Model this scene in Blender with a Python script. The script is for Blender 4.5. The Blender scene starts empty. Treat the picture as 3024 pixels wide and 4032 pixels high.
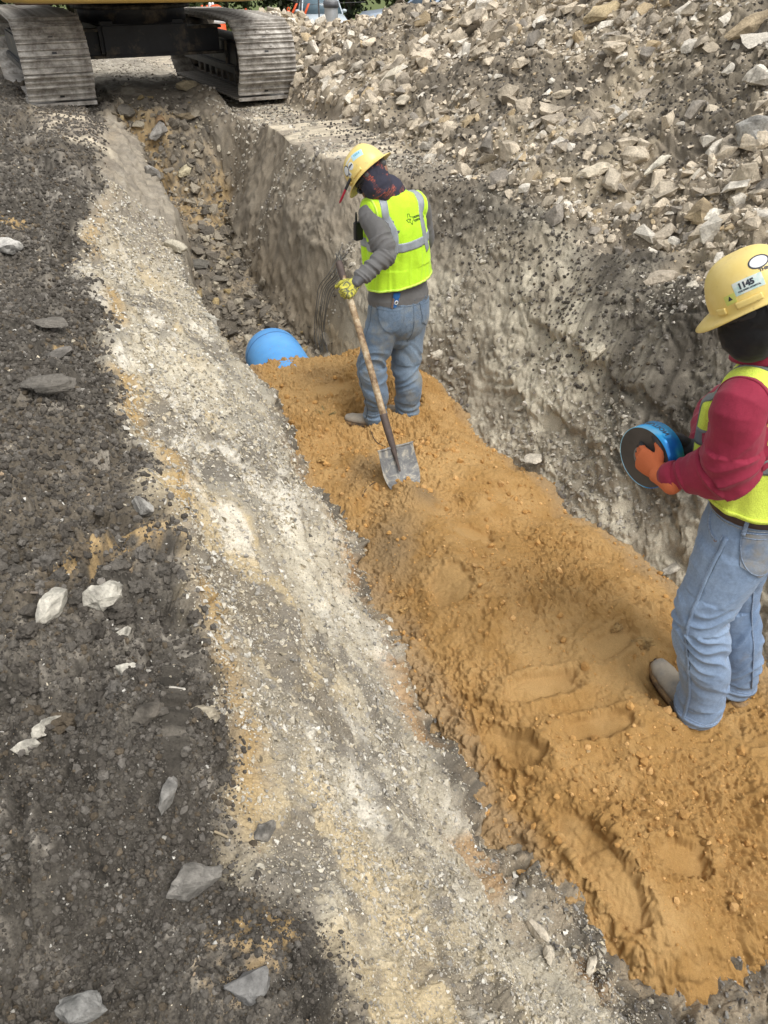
import bpy, bmesh, math, random
import numpy as np
from mathutils import Vector, Matrix, Euler
from mathutils.bvhtree import BVHTree

scene = bpy.context.scene
R = math.radians
# ---------------------------------------------------------------- camera
cam_data = bpy.data.cameras.new('camera')
cam = bpy.data.objects.new('camera', cam_data)
scene.collection.objects.link(cam)
cam.location = (0, 0, 1.5)
cam.rotation_euler = (R(90 - 36), 0, 0)
cam_data.sensor_fit = 'VERTICAL'
cam_data.sensor_height = 36.0
cam_data.lens = 36.0 * 3030 / 4032
cam_data.clip_start = 0.05
cam_data.clip_end = 400
scene.camera = cam
# ---------------------------------------------------------------- world, sun, exposure
SUN_EL, SUN_AZ = 60, 135       # azimuth clockwise from +Y
world = bpy.data.worlds.new("World")
scene.world = world
world.use_nodes = True
wt = world.node_tree
bg = wt.nodes['Background']
sky = wt.nodes.new('ShaderNodeTexSky')
sky.sky_type = 'NISHITA'
sky.sun_disc = False
sky.sun_elevation = R(SUN_EL)
sky.sun_rotation = R(SUN_AZ)
sky.dust_density = 4.0
sky.air_density = 1.2
hsv = wt.nodes.new('ShaderNodeHueSaturation')       # overcast: cloud takes the blue out
hsv.inputs['Saturation'].default_value = 0.12
wt.links.new(sky.outputs[0], hsv.inputs['Color'])
wt.links.new(hsv.outputs[0], bg.inputs['Color'])
bg.inputs['Strength'].default_value = 0.135
sun_d = bpy.data.lights.new('sun', 'SUN')
sun_d.energy = 1.05
sun_d.angle = R(32)
sun_d.color = (1.0, 0.955, 0.89)
sun = bpy.data.objects.new('sun', sun_d)
scene.collection.objects.link(sun)
_el, _az = R(SUN_EL), R(SUN_AZ)
_dir = Vector((math.sin(_az) * math.cos(_el), math.cos(_az) * math.cos(_el), math.sin(_el)))
sun.rotation_euler = _dir.to_track_quat('Z', 'Y').to_euler()
sun.location = _dir * 30
vs = scene.view_settings
vs.view_transform = 'Standard'
vs.look = 'None'
vs.gamma = 1
vs.exposure = 0.62
scene.cycles.use_denoising = True
scene.cycles.max_bounces = 6
# ---------------------------------------------------------------- helpers
COL = scene.collection
rng = np.random.default_rng(7)
random.seed(7)
f32 = np.float32

def nrm(v):
    v = np.asarray(v, float)
    return v / (np.linalg.norm(v, axis=-1, keepdims=True) + 1e-12)

def tag(o, label=None, cat=None, group=None, kind=None):
    if label: o['label'] = label
    if cat: o['category'] = cat
    if group: o['group'] = group
    if kind: o['kind'] = kind
    return o

def empty(name, loc=(0, 0, 0), rz=0.0):
    o = bpy.data.objects.new(name, None)
    o.empty_display_size = 0.1
    o.location = loc
    o.rotation_euler = (0, 0, rz)
    COL.objects.link(o)
    return o

def link(name, me, parent=None):
    o = bpy.data.objects.new(name, me)
    COL.objects.link(o)
    if parent is not None:
        o.parent = parent
    return o

def mesh_np(name, V, F, mat=None, col=None, smooth=True):
    """V (n,3); F (m,k) int array of one face size, or list of such arrays"""
    V = np.ascontiguousarray(V, dtype=f32)
    Fs = F if isinstance(F, list) else [F]
    me = bpy.data.meshes.new(name)
    me.vertices.add(len(V))
    me.vertices.foreach_set('co', V.ravel())
    tot = sum(f.size for f in Fs)
    me.loops.add(tot)
    me.loops.foreach_set('vertex_index', np.concatenate([f.ravel() for f in Fs]).astype(np.int32))
    n = sum(len(f) for f in Fs)
    me.polygons.add(n)
    sizes = np.concatenate([np.full(len(f), f.shape[1], np.int32) for f in Fs])
    starts = np.concatenate([[0], np.cumsum(sizes)[:-1]]).astype(np.int32)
    me.polygons.foreach_set('loop_start', starts)
    me.polygons.foreach_set('loop_total', sizes)
    me.polygons.foreach_set('use_smooth', np.full(n, smooth))
    if col is not None:
        a = me.color_attributes.new('Col', 'FLOAT_COLOR', 'POINT')
        c = np.ones((len(V), 4), f32)
        c[:, :3] = col
        a.data.foreach_set('color', c.ravel())
    me.update(calc_edges=True)
    if mat: me.materials.append(mat)
    return me

# value noise on a random tile, smooth and vectorised
_T3 = np.random.default_rng(3).random((64, 64, 64)).astype(f32) * 2 - 1
_T2 = np.random.default_rng(4).random((256, 256)).astype(f32) * 2 - 1
_J2 = np.random.default_rng(5).random((256, 256, 3)).astype(f32)

def n2(x, y):
    xi = np.floor(x); yi = np.floor(y)
    fx = (x - xi).astype(f32); fy = (y - yi).astype(f32)
    xi = xi.astype(np.int64) & 255; yi = yi.astype(np.int64) & 255
    x1 = (xi + 1) & 255; y1 = (yi + 1) & 255
    fx = fx * fx * (3 - 2 * fx); fy = fy * fy * (3 - 2 * fy)
    a = _T2[xi, yi]; b = _T2[x1, yi]; c = _T2[xi, y1]; d = _T2[x1, y1]
    a = a + (b - a) * fx; c = c + (d - c) * fx
    return a + (c - a) * fy

def n3(x, y, z):
    xi = np.floor(x); yi = np.floor(y); zi = np.floor(z)
    fx = (x - xi).astype(f32); fy = (y - yi).astype(f32); fz = (z - zi).astype(f32)
    xi = xi.astype(np.int64) & 63; yi = yi.astype(np.int64) & 63; zi = zi.astype(np.int64) & 63
    x1 = (xi + 1) & 63; y1 = (yi + 1) & 63; z1 = (zi + 1) & 63
    fx = fx * fx * (3 - 2 * fx); fy = fy * fy * (3 - 2 * fy); fz = fz * fz * (3 - 2 * fz)
    def row(yy, zz):
        a = _T3[xi, yy, zz]; b = _T3[x1, yy, zz]
        return a + (b - a) * fx
    a = row(yi, zi); b = row(y1, zi); a = a + (b - a) * fy
    c = row(yi, z1); d = row(y1, z1); c = c + (d - c) * fy
    return a + (c - a) * fz

def fbm2(x, y, sc, oct=4, gain=0.5, off=0.0):
    r = 0; a = 1.0; t = 0.0
    for i in range(oct):
        k = (2.03 ** i) / sc; ca, sa = math.cos(i * 1.1 + .4), math.sin(i * 1.1 + .4)
        r = r + a * n2((x * ca - y * sa) * k + 17.3 * i + off, (x * sa + y * ca) * k + 9.1 * i - off)
        t += a; a *= gain
    return r / t * 1.6

def fbm3(x, y, z, sc, oct=3, gain=0.5, off=0.0):
    r = 0; a = 1.0; t = 0.0
    for i in range(oct):
        k = (2.03 ** i) / sc
        r = r + a * n3((x * .8 - y * .6) * k + 7.3 * i + off, (x * .6 + y * .8) * k + 3.1 * i - off, z * k + 1.7 * i)
        t += a; a *= gain
    return r / t * 1.6

def worley2(x, y):
    """distance to nearest jittered point, distance to 2nd, random id value of nearest"""
    xi = np.floor(x).astype(np.int64); yi = np.floor(y).astype(np.int64)
    d1 = np.full(x.shape, 9, f32); d2 = np.full(x.shape, 9, f32); idv = np.zeros(x.shape, f32)
    for dx in (-1, 0, 1):
        for dy in (-1, 0, 1):
            cx = xi + dx; cy = yi + dy
            j = _J2[cx & 255, cy & 255]
            d = np.sqrt((cx + j[..., 0] - x) ** 2 + (cy + j[..., 1] - y) ** 2).astype(f32)
            m = d < d1
            d2 = np.where(m, d1, np.minimum(d2, d))
            idv = np.where(m, j[..., 2], idv)
            d1 = np.where(m, d, d1)
    return d1, d2, idv

def shards(x, y, z, k, warp=.25):
    """broken, faceted relief: each cell is a tilted plate; returns height (-1..1) and crack distance"""
    w1 = n3(x * k * .9, y * k * .9, z * k * .9) * warp; w2 = n3(x * k * .9 + 9, y * k * .9, z * k * .9 + 5) * warp
    sg = np.where(x + .39 * y > 1.6, .9, -.9)            # follow the slope down either wall
    X = (x + sg * z) * k + w1 * 1.6; Y = (y + .25 * z) * k + w2 * 1.6
    xi = np.floor(X).astype(np.int64); yi = np.floor(Y).astype(np.int64)
    d1 = np.full(x.shape, 9, f32); d2 = np.full(x.shape, 9, f32); h = np.zeros(x.shape, f32)
    for dx in (-1, 0, 1):
        for dy in (-1, 0, 1):
            cx = xi + dx; cy = yi + dy; j = _J2[cx & 255, cy & 255]; j2 = _J2[(cx + 91) & 255, (cy + 37) & 255]
            ex = (X - cx - j[..., 0]).astype(f32); ey = (Y - cy - j[..., 1]).astype(f32)
            d = np.sqrt(ex * ex + ey * ey); m = d < d1
            d2 = np.where(m, d1, np.minimum(d2, d)); d1 = np.where(m, d, d1)
            h = np.where(m, (j[..., 2] - .5) * 1.1 + ex * (j2[..., 0] - .5) * 2.4 + ey * (j2[..., 1] - .5) * 2.4, h)
    e = np.clip((d2 - d1) / .30, 0, 1); e = e * e * (3 - 2 * e)
    return (h + .45) * e - .40, d2 - d1

def sstep(a, b, x):
    t = np.clip((x - a) / (b - a), 0, 1)
    return t * t * (3 - 2 * t)

def mixc(a, b, t):
    t = np.asarray(t)[..., None]
    return a * (1 - t) + np.asarray(b, f32) * t

# ---------------------------------------------------------------- materials
class NT:
    def __init__(self, name):
        self.m = bpy.data.materials.new(name)
        self.m.use_nodes = True
        self.t = self.m.node_tree
        self.p = self.t.nodes['Principled BSDF']
    def n(self, kind, **kw):
        nd = self.t.nodes.new(kind)
        for k, v in kw.items():
            if k.startswith('i_'):
                nd.inputs[k[2:].replace('_', ' ')].default_value = v
            else:
                setattr(nd, k, v)
        return nd
    def l(self, a, b): self.t.links.new(a, b)
    def coord(self, scale=None):
        tc = self.n('ShaderNodeTexCoord')
        if scale is None: return tc.outputs['Object']
        mp = self.n('ShaderNodeMapping'); mp.inputs['Scale'].default_value = scale
        self.l(tc.outputs['Object'], mp.inputs[0]); return mp.outputs[0]
    def noise(self, sc, detail=4, rough=.55, co=None, dist=0):
        nd = self.n('ShaderNodeTexNoise'); nd.inputs['Scale'].default_value = sc
        nd.inputs['Detail'].default_value = detail; nd.inputs['Roughness'].default_value = rough
        nd.inputs['Distortion'].default_value = dist
        self.l(co if co is not None else self.coord(), nd.inputs['Vector']); return nd.outputs['Fac']
    def ramp(self, fac, stops, interp='LINEAR'):
        nd = self.n('ShaderNodeValToRGB'); e = nd.color_ramp.elements
        nd.color_ramp.interpolation = interp
        while len(e) < len(stops): e.new(0.5)
        for q, (p, c) in zip(e, stops):
            q.position = p; q.color = (*c, 1) if len(c) == 3 else c
        self.l(fac, nd.inputs[0]); return nd.outputs[0]
    def mix(self, a, b, fac, mode='MIX'):
        nd = self.n('ShaderNodeMix', data_type='RGBA', blend_type=mode)
        for s, v in ((nd.inputs[6], a), (nd.inputs[7], b), (nd.inputs[0], fac)):
            if isinstance(v, (int, float)): s.default_value = v
            elif isinstance(v, tuple): s.default_value = (*v, 1)
            else: self.l(v, s)
        return nd.outputs[2]
    def bump(self, h, dist=.002, strength=1.0, prev=None):
        nd = self.n('ShaderNodeBump'); nd.inputs['Distance'].default_value = dist
        nd.inputs['Strength'].default_value = strength
        self.l(h, nd.inputs['Height'])
        if prev is not None: self.l(prev, nd.inputs['Normal'])
        return nd.outputs[0]
    def done(self, color=None, rough=None, normal=None, metal=None, spec=None):
        P = self.p.inputs
        for s, v in ((P['Base Color'], color), (P['Roughness'], rough), (P['Normal'], normal), (P['Metallic'], metal), (P['Specular IOR Level'], spec)):
            if v is None: continue
            if isinstance(v, (int, float)): s.default_value = v
            elif isinstance(v, tuple): s.default_value = (*v, 1)
            else: self.l(v, s)
        return self.m

def mat_earth(name, fine, bump_d, contrast=.35):
    """per-vertex mineral colour times fine grain"""
    t = NT(name)
    a = t.n('ShaderNodeAttribute', attribute_name='Col')
    co = t.coord()
    n1 = t.noise(fine, 5, .65, co)
    g = t.ramp(n1, [(.25, (1 - contrast,) * 3), (.5, (1,) * 3), (.78, (1 + contrast,) * 3)])
    c = t.mix(a.outputs['Color'], g, 1.0, 'MULTIPLY')
    n2_ = t.noise(fine * 2.7, 3, .6, co)
    b = t.bump(n1, bump_d, .9)
    b = t.bump(n2_, bump_d * .5, .8, b)
    return t.done(c, .93, b, spec=.25)

def mat_plain(name, col, rough=.7, metal=0, var=.15, sc=8, bump=0, bsc=60, dirt=None, dirt_amt=.5, dirt_sc=6):
    t = NT(name)
    n = t.noise(sc, 5, .6)
    lo = tuple(c * (1 - var) for c in col); hi = tuple(min(1, c * (1 + var)) for c in col)
    c = t.ramp(n, [(.3, lo), (.7, hi)])
    if dirt:
        d = t.noise(dirt_sc, 6, .7)
        m = t.ramp(d, [(1 - dirt_amt - .1 if dirt_amt < .9 else .1, (0,) * 3), (1 - dirt_amt + .1, (1,) * 3)])
        c = t.mix(c, dirt, m)
    b = t.bump(t.noise(bsc, 3, .6), bump) if bump else None
    return t.done(c, rough, b, metal)
# ================================================================ terrain
# trench coordinates: s = across (left to right), t = along (y)
SL = 0.39
ZOFF = 0.0
def knots(t):
    """cross-section break points (s, z) at trench position t"""
    I = lambda xs, ys: np.interp(t, xs, ys)
    flat = I([10.5, 13, 20, 30, 45, 80], [0, -.08, -.45, -1.05, -1.9, -2.6])
    zf = I([5.8, 7.2, 8, 9, 10.2, 10.6, 11, 12], [-1.47, -1.43, -1.35, -1.2, -.98, -.55, -.12, 0]) + np.minimum(flat, 0)
    zf = np.where(t > 12, flat, zf)
    near = 1 - sstep(4.6, 5.7, t)         # 1 = shallow sand-filled part near us
    far = 1 - near
    K = []
    K.append((I([-3, 14, 15], [-30, -30, -30]), flat + .0))
    K.append((I([-3, 14], [-1.2, -1.0]), flat + .10))
    sB = I([-2, .6, 1.3, 2.7, 4, 4.85, 7, 9.4, 11, 13], [.18, .10, .07, .06, -.02, -.05, .2, .55, .72, .8])
    K.append((sB - .12, flat + .03))
    K.append((sB + .03, flat - .05))
    sl = I([0, 1.8, 4.5, 5.4, 7.0, 8.5, 10.7, 12], [.74, .64, .62, .74, .84, .95, .98, .98])
    zl = I([0, 4.5, 5.4, 5.9, 7.7, 10.7, 11.2], [-.56, -.56, -.70, -.62, -.40, -.10, -.0]) + np.minimum(flat, 0)
    K.append((sl, zl))
    K.append((I([0, 1.0, 2.4, 4.6, 6, 8.5, 12], [1.34, 1.26, 1.14, 1.12, .95, 1.06, 1.1]), -1.12 * near + (zf + .02) * far))
    sf = I([0, 5, 6.2, 7.2, 8, 9, 10.4, 11], [2.2, 2.2, 2.0, 1.86, 1.84, 1.9, 2.12, 2.1])
    K.append((sf - .1, -1.15 * near + zf * far))
    sm = I([0, 4.3, 5.4, 6.2, 7, 8.3, 10], [2.62, 2.62, 2.5, 2.2, 2.06, 2.08, 2.28])
    zm = I([0, 4.3, 5.4, 6.2, 7, 8.3, 10, 11, 12], [-.78, -.78, -.72, -.70, -.62, -.45, -.35, -.05, 0]) + np.minimum(flat, 0)
    K.append((sm, zm))
    se = I([0, 5, 6.0, 6.9, 7.6, 8.4, 10], [3.28, 3.28, 3.12, 2.78, 2.45, 2.32, 2.42])
    K.append((se, flat - .03))
    st_ = I([0, 5, 7, 9, 11, 16], [3.42, 3.36, 3.27, 3.3, 3.35, 3.4])
    K.append((st_, flat + .02))
    zc = I([-2, 3, 6, 8, 11, 12.5, 15.5, 18, 20], [2.5, 2.5, 2.2, 1.72, 1.17, .90, .42, .2, .02])
    K.append((st_ + zc / .60, flat + zc))
    K.append((st_ + zc / .60 + .9, flat + zc * 1.02))
    K.append((st_ + zc / .60 + .9 + zc / .6, flat))
    K.append((st_ * 0 + 80, flat))
    return K

def base_h(x, y):
    s = x + SL * y + .10 * n2(x * .9 + 5, y * .9 + 2) * sstep(-2, 1, y) + .045 * n2(x * 3.1 + 9, y * 3.1)
    K = knots(y)
    z = np.full(np.shape(x), K[0][1], dtype=float) if np.ndim(K[0][1]) == 0 else np.array(K[0][1], float)
    for (s0, z0), (s1, z1) in zip(K[:-1], K[1:]):
        f = (s - s0) / np.maximum(s1 - s0, 1e-3)
        z = np.where(s >= s0, z0 + (z1 - z0) * np.clip(f, 0, 1), z)
    # mound beyond the right track, and low heaps beyond
    z = z + .50 * np.exp(-(((x + 1.95) / .8) ** 2 + ((y - 15.6) / .9) ** 2))
    tr = (sstep(-.5, -.2, s) * (1 - sstep(.5, .8, s)) + sstep(2.3, 2.5, s) * (1 - sstep(3.3, 3.5, s))) * sstep(9.3, 9.9, y) * (1 - sstep(13.5, 14.5, y))
    z = z - (.075 + .10 * sstep(1.8, 2.3, s)) * tr
    return z

def zones(x, y):
    s = x + SL * y + .10 * n2(x * .9 + 5, y * .9 + 2) * sstep(-2, 1, y) + .045 * n2(x * 3.1 + 9, y * 3.1)
    K = knots(y)
    sB = K[3][0]; sl = K[4][0]; sf = K[6][0]; se = K[8][0]; st_ = K[9][0]
    w = .06 * n2(x * 7, y * 7)
    soil = 1 - sstep(-.05, .07, s - sB + w)
    far = sstep(5.0, 6.6, y)
    wallL = (1 - soil) * (1 - sstep(.9, 1.1, s))
    floor = sstep(.85, 1.0, s) * (1 - sstep(-.02, .1, s - sf)) * (1 - sstep(10.6, 11.8, y))
    slopeR = sstep(-.05, .1, s - sf) * (1 - sstep(-.1, .15, s - st_ + w * 2)) * (1 - sstep(12, 13, y))
    spoil = sstep(-.1, .15, s - st_ + w * 2) * (1 - sstep(17, 20, y))
    bench = sstep(-.08, .08, s - se + w) * (1 - sstep(-.05, .15, s - st_)) * sstep(6.8, 7.6, y)
    return s, soil, wallL, floor, slopeR, spoil, bench, far

C = lambda r, g, b: np.array([r, g, b], f32)
DARK, DARK2, BROWN = C(.074, .067, .058), C(.158, .144, .126), C(.118, .098, .073)  # soil tones; DARK is lowered so shade between clods sits in the colour
PALE, CREAM, GREY = C(.47, .43, .35), C(.60, .56, .47), C(.27, .255, .225)
OCHRE, ORANGE = C(.42, .29, .13), C(.47, .26, .085)
TAN, TAN2, SLATE = C(.28, .235, .175), C(.47, .41, .31), C(.13, .115, .095)

def earth_colour(x, y, z, s, soil, wallL, floor, slopeR, spoil, bench, far):
    L = fbm2(x, y, .8, 3); M = fbm2(x, y, .16, 4, .6, 5.); F = fbm2(x, y, .035, 3, .7, 11.)
    strk = fbm2((x + SL * y) * 3.2, y * .55, .35, 4, .6, 3.)       # bands that run along the trench
    K = knots(y); sB = K[3][0]; sl = K[4][0]
    c_soil = mixc(np.broadcast_to(DARK, x.shape + (3,)), DARK2, sstep(-.5, .9, M + .5 * L + .4 * F))
    G_ = fbm2(x, y, .013, 2, .7, 61.); c_soil = c_soil * (1 + .30 * G_ + .22 * F)[..., None]
    c_soil = mixc(c_soil, BROWN, .6 * sstep(.2, .9, L + .3 * F))
    c_soil = mixc(c_soil, C(.30, .28, .25), .55 * sstep(.55, 1.0, M + F * .5) )
    c_soil = mixc(c_soil, OCHRE, .7 * sstep(.72, 1.1, fbm2(x, y, .5, 3, .5, 40) + .3 * F))
    d = s - sB
    wl = mixc(np.broadcast_to(PALE, x.shape + (3,)), CREAM, sstep(-.2, .7, strk + .4 * M))
    wl = mixc(wl, C(.50, .40, .24), .75 * sstep(-.05, .5, fbm2(x, y, .5, 3, .5, 21) + .35 * M) * (1 - sstep(.35, .6, d)))
    wl = mixc(wl, GREY, .8 * sstep(.0, .6, fbm2((x + SL * y) * 2, y * .8, .35, 4, .6, 31) + .35 * F))
    wl = mixc(wl, GREY, .6 * sstep(.62, .95, d + .1 * M))
    dpt = sstep(.28, .55, fbm2((x + SL * y) * 1.6, y * .9, .42, 4, .6, 141) + .2 * F)
    wl = mixc(wl, C(.17, .155, .135), .8 * dpt * (1 - sstep(.55, .8, d)))
    wl = mixc(wl, C(.68, .65, .585), .75 * sstep(.35, .7, fbm2((x + SL * y) * 2.4, y * .8, .3, 3, .6, 151)))
    wl = mixc(wl, OCHRE, .85 * np.exp(-((d - .07 - .03 * L) / .045) ** 2) * sstep(-.5, .2, fbm2(x, y, .4, 2, .5, 8)))
    wl = mixc(wl, ORANGE, .95 * sstep(-.1, .35, fbm2(x, y, .3, 3, .6, 18)) * np.exp(-((s - .96) / .10) ** 2) * (1 - sstep(3.6, 4.2, y)))
    wl = mixc(wl, DARK2, .55 * (1 - sstep(.0, .35, d)) * sstep(3.2, 6, y) * sstep(-.4, .4, M))
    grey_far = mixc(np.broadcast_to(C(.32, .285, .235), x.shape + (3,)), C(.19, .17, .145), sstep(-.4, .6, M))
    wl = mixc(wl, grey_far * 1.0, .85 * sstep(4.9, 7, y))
    c_floor = mixc(np.broadcast_to(SLATE, x.shape + (3,)), TAN, sstep(-.3, .7, M + F * .4))
    c_floor = mixc(c_floor, OCHRE, .6 * sstep(.1, .8, L + F * .3) * sstep(8.6, 10, y))
    slr = mixc(np.broadcast_to(C(.32, .285, .228), x.shape + (3,)), C(.47, .43, .35), sstep(-.3, .6, strk * .6 + M * .6))
    dk = sstep(-.25, .35, fbm2(x, y, 1.0, 3, .5, 50) + .35 * M + 2.2 * (s - 2.92)) * sstep(2.5, 2.8, s) * (1 - .75 * sstep(6.3, 7.2, y))
    slr = mixc(slr, mixc(np.broadcast_to(C(.080, .071, .060), x.shape + (3,)), C(.165, .15, .126), sstep(-.3, .7, M + .4 * F)), .9 * dk)
    slr = mixc(slr, OCHRE, .5 * np.exp(-((s - K[6][0] - .06) / .10) ** 2) * sstep(5.5, 6.5, y) * (1 - sstep(8, 9, y)))
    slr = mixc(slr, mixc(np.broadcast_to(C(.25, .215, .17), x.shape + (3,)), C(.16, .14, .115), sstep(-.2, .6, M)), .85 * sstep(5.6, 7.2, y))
    sp = mixc(np.broadcast_to(C(.25, .215, .17), x.shape + (3,)), C(.36, .31, .235), sstep(-.2, .7, L + M * .4))
    sp = mixc(sp, C(.145, .128, .105), .75 * sstep(.0, .6, fbm2(x, y, .9, 4, .6, 61)))
    bn = mixc(np.broadcast_to(C(.30, .265, .22), x.shape + (3,)), C(.56, .50, .40), sstep(-.1, .5, fbm2(x * .5, y * 2.6, .3, 4, .6, 71)))
    far_g = mixc(np.broadcast_to(C(.25, .225, .19), x.shape + (3,)), C(.36, .33, .28), sstep(-.3, .6, M + .5 * L))
    c = far_g
    c = mixc(c, c_soil, soil * (1 - sstep(14, 16, y)))
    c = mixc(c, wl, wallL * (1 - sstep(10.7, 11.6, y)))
    c = mixc(c, c_floor, floor)
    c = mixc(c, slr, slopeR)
    c = mixc(c, bn, bench)
    # flattened track prints left of the trench, streaked pale
    lb = sstep(7.6, 8.6, y + .3 * M) * (1 - sstep(10.8, 11.2, y)) * sstep(-.35, -.1, s - .0) * (1 - sstep(.45, .6, s))
    c = mixc(c, bn, lb * .9)
    c = mixc(c, sp, spoil)
    c = mixc(c, C(.13, .17, .05), sstep(33, 36, y))
    c = c * (1 + .17 * F[..., None] + .10 * M[..., None]) * np.array([1.02, 1.0, .95], f32)
    return np.clip(c, .02, .8)

def rough_disp(x, y, z, dist, s, soil, wallL, floor, slopeR, spoil, bench):
    """relief laid on the base shape, metres along the normal"""
    fade = lambda sc: sstep(1.2, 3.0, sc / np.maximum(dist * .0022, 1e-4))
    n_l = fbm3(x, y, z, .9, 2, .5)
    n_m = fbm3(x, y, z, .28, 3, .5, 3.)
    n_s = fbm3(x, y, z, .07, 2, .6, 9.)
    n_t = fbm3(x, y, z, .022, 2, .6, 19.)
    sA, cA = shards(x, y, z, 4.2, .5); sB_, cB = shards(x, y, z, 11, .5); sC, cC = shards(x + 3, y, z, 29, .5); sD, cD = shards(x, y + 5, z, 75, .5)
    crk = lambda c, w: 1 - sstep(0, w, c)
    fB, fC, fD = fade(.12), fade(.045), fade(.018)
    n_u = fbm3(x, y, z, .012, 2, .6, 29.)
    soft = sstep(.1, .6, fbm2(x, y, .7, 3, .5, 120))            # areas packed smooth by boots and buckets
    d = soil * (.06 * n_l + .095 * n_m + .06 * np.clip(n3(x * 2.6, y * 2.6 + 4, z), 0, 1) - .02 + (1 - .7 * soft) * (.062 * sA * sstep(-.3, .4, n_m) + .024 * sB_ + fC * .0115 * sC)
                + fD * (.0042 * sD + .003 * n_u) + .014 * n_s * (1 - .5 * soft) + .006 * n_t * fC)
    bands = fbm2((x + SL * y) * 4.0, y * .8 + z, .5, 3, .6, 33)
    soft2 = sstep(-.1, .4, fbm2((x + SL * y) * 2.2, y * .7, .5, 3, .5, 121))
    d = d + wallL * (.025 * n_l + .040 * bands + .014 * n_m + (1 - .75 * soft2) * (.020 * sB_ + fC * .010 * sC) + .006 * n_s + fD * (.0035 * sD + .002 * n_u))
    d = d + floor * (.05 * n_l + .05 * n_m + .045 * sA + .025 * sB_ + .015 * n_s + .010 * sC * fC)
    s_ = x + SL * y
    low = (1 - sstep(4.6, 5.6, y))
    led = 0
    for s0, hh, sd in ((2.47, .035, 3.), (2.62, .055, 8.), (2.86, .045, 13.)):
        ln = s0 + .07 * fbm2(y * 1.0, y * 0 + sd, .5, 3, .6) + .04 * n2(x * 2.2 + sd, y * 2.2) + .05 * sA + .025 * sB_
        led = led + hh * (sstep(-.012, .012, s_ - ln) - .5) * (.35 + .65 * sstep(-.3, .3, n2(y * 1.6 + sd, y * 0)))
    scr = sstep(.22, .4, fbm2(x, y, .6, 2, .5, 130)) * sstep(2.75, 2.95, s_) * (1 - sstep(5.6, 6.2, y))      # scraped by the bucket
    u_ = (x * .55 + y * .83); v_ = (-x * .83 + y * .55)
    streak = n2(v_ * 26, u_ * 1.3) * .010 + n2(v_ * 60, u_ * 2.5) * .004
    rg = (1 - .85 * scr)
    d = d + slopeR * (.05 * n_l + .025 * n_m + led * low * 1.0 + rg * (.015 * sB_ * (1 + n_m) + .040 * sA * (.3 + .7 * low) * sstep(-.3, .3, n_l + .3) + fC * .011 * sC + .008 * n_s + fD * .0035 * sD) + scr * streak * 1.4)
    d = d + spoil * (.12 * n_l + .06 * n_m + .035 * sA + .020 * sB_ + fC * .010 * sC + .01 * n_s)
    flatz = (1 - np.clip(soil + wallL + floor + slopeR + spoil, 0, 1))
    d = d + flatz * (.03 * n_m + .012 * n_s)
    lb = sstep(7.8, 8.8, y) * (1 - sstep(10.8, 11.2, y)) * sstep(-.35, -.1, s) * (1 - sstep(.45, .6, s))
    flatten = np.clip(bench + lb, 0, 1)
    d = d * (1 - .8 * flatten) + flatten * .012 * n2(x * .6, y * 14)
    return d

AZ0, AZ1, NA = R(-50), R(50), 1400
NR = 1900
az = np.linspace(AZ0, AZ1, NA); rr = .80 * (75 / .80) ** np.linspace(0, 1, NR)
CYc = -.45
A_, R_ = np.meshgrid(az, rr)
gx = R_ * np.sin(A_); gy = CYc + R_ * np.cos(A_)
gz = base_h(gx, gy)
# normals from the base shape (central differences on the grid)
P = np.stack([gx, gy, gz], -1)
dr = np.gradient(P, axis=0); da = np.gradient(P, axis=1)
N = nrm(np.cross(da, dr)); N[N[..., 2] < 0] *= -1
Zn = zones(gx, gy)
disp = rough_disp(gx, gy, gz, R_, *Zn[:-1])
_edge = sstep(0, 1, 1)
P = P + N * disp[..., None]
colr = earth_colour(gx, gy, gz, *Zn)
idx = np.arange(NA * NR).reshape(NR, NA)
F_ = np.stack([idx[:-1, :-1], idx[:-1, 1:], idx[1:, 1:], idx[1:, :-1]], -1).reshape(-1, 4)
F_ = F_[:, ::-1]
m_ground = mat_earth('earth', 160, .004, .38)
GV = P.reshape(-1, 3).astype(f32)
g_me = mesh_np('ground', GV, F_, m_ground, colr.reshape(-1, 3))
ground = link('ground', g_me); tag(ground, kind='structure')
GN = N.reshape(-1, 3)

def g_idx(x, y):
    r = np.hypot(x, y - CYc); a = np.arctan2(x, y - CYc)
    i = np.clip(np.rint(np.log(np.maximum(r, 1e-3) / .80) / math.log(75 / .80) * (NR - 1)), 0, NR - 1).astype(int)
    j = np.clip(np.rint((a - AZ0) / (AZ1 - AZ0) * (NA - 1)), 0, NA - 1).astype(int)
    return i * NA + j
def gh(x, y):
    """height of the finished ground"""
    return float(GV[g_idx(np.array(x), np.array(y)), 2])

# wide coarse terrain that carries the ground on behind and beyond
bx, by = np.meshgrid(np.linspace(-120, 120, 121), np.linspace(-60, 220, 141))
def coarse(x, y):
    z = np.interp(y, [10.5, 13, 20, 30, 45, 80, 220], [0, -.08, -.45, -1.05, -1.9, -2.6, -2.6]) - .9
    return z - 1.9 * (y < 14)
bz = coarse(bx, by)
bi = np.arange(bx.size).reshape(bx.shape)
bf = np.stack([bi[:-1, :-1], bi[:-1, 1:], bi[1:, 1:], bi[1:, :-1]], -1).reshape(-1, 4)
bc = np.where((by > 33)[..., None], C(.12, .15, .05), C(.25, .22, .18)).reshape(-1, 3)
o = link('terrain', mesh_np('terrain', np.stack([bx, by, bz], -1).reshape(-1, 3), bf, m_ground, bc)); tag(o, kind='structure')

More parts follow.
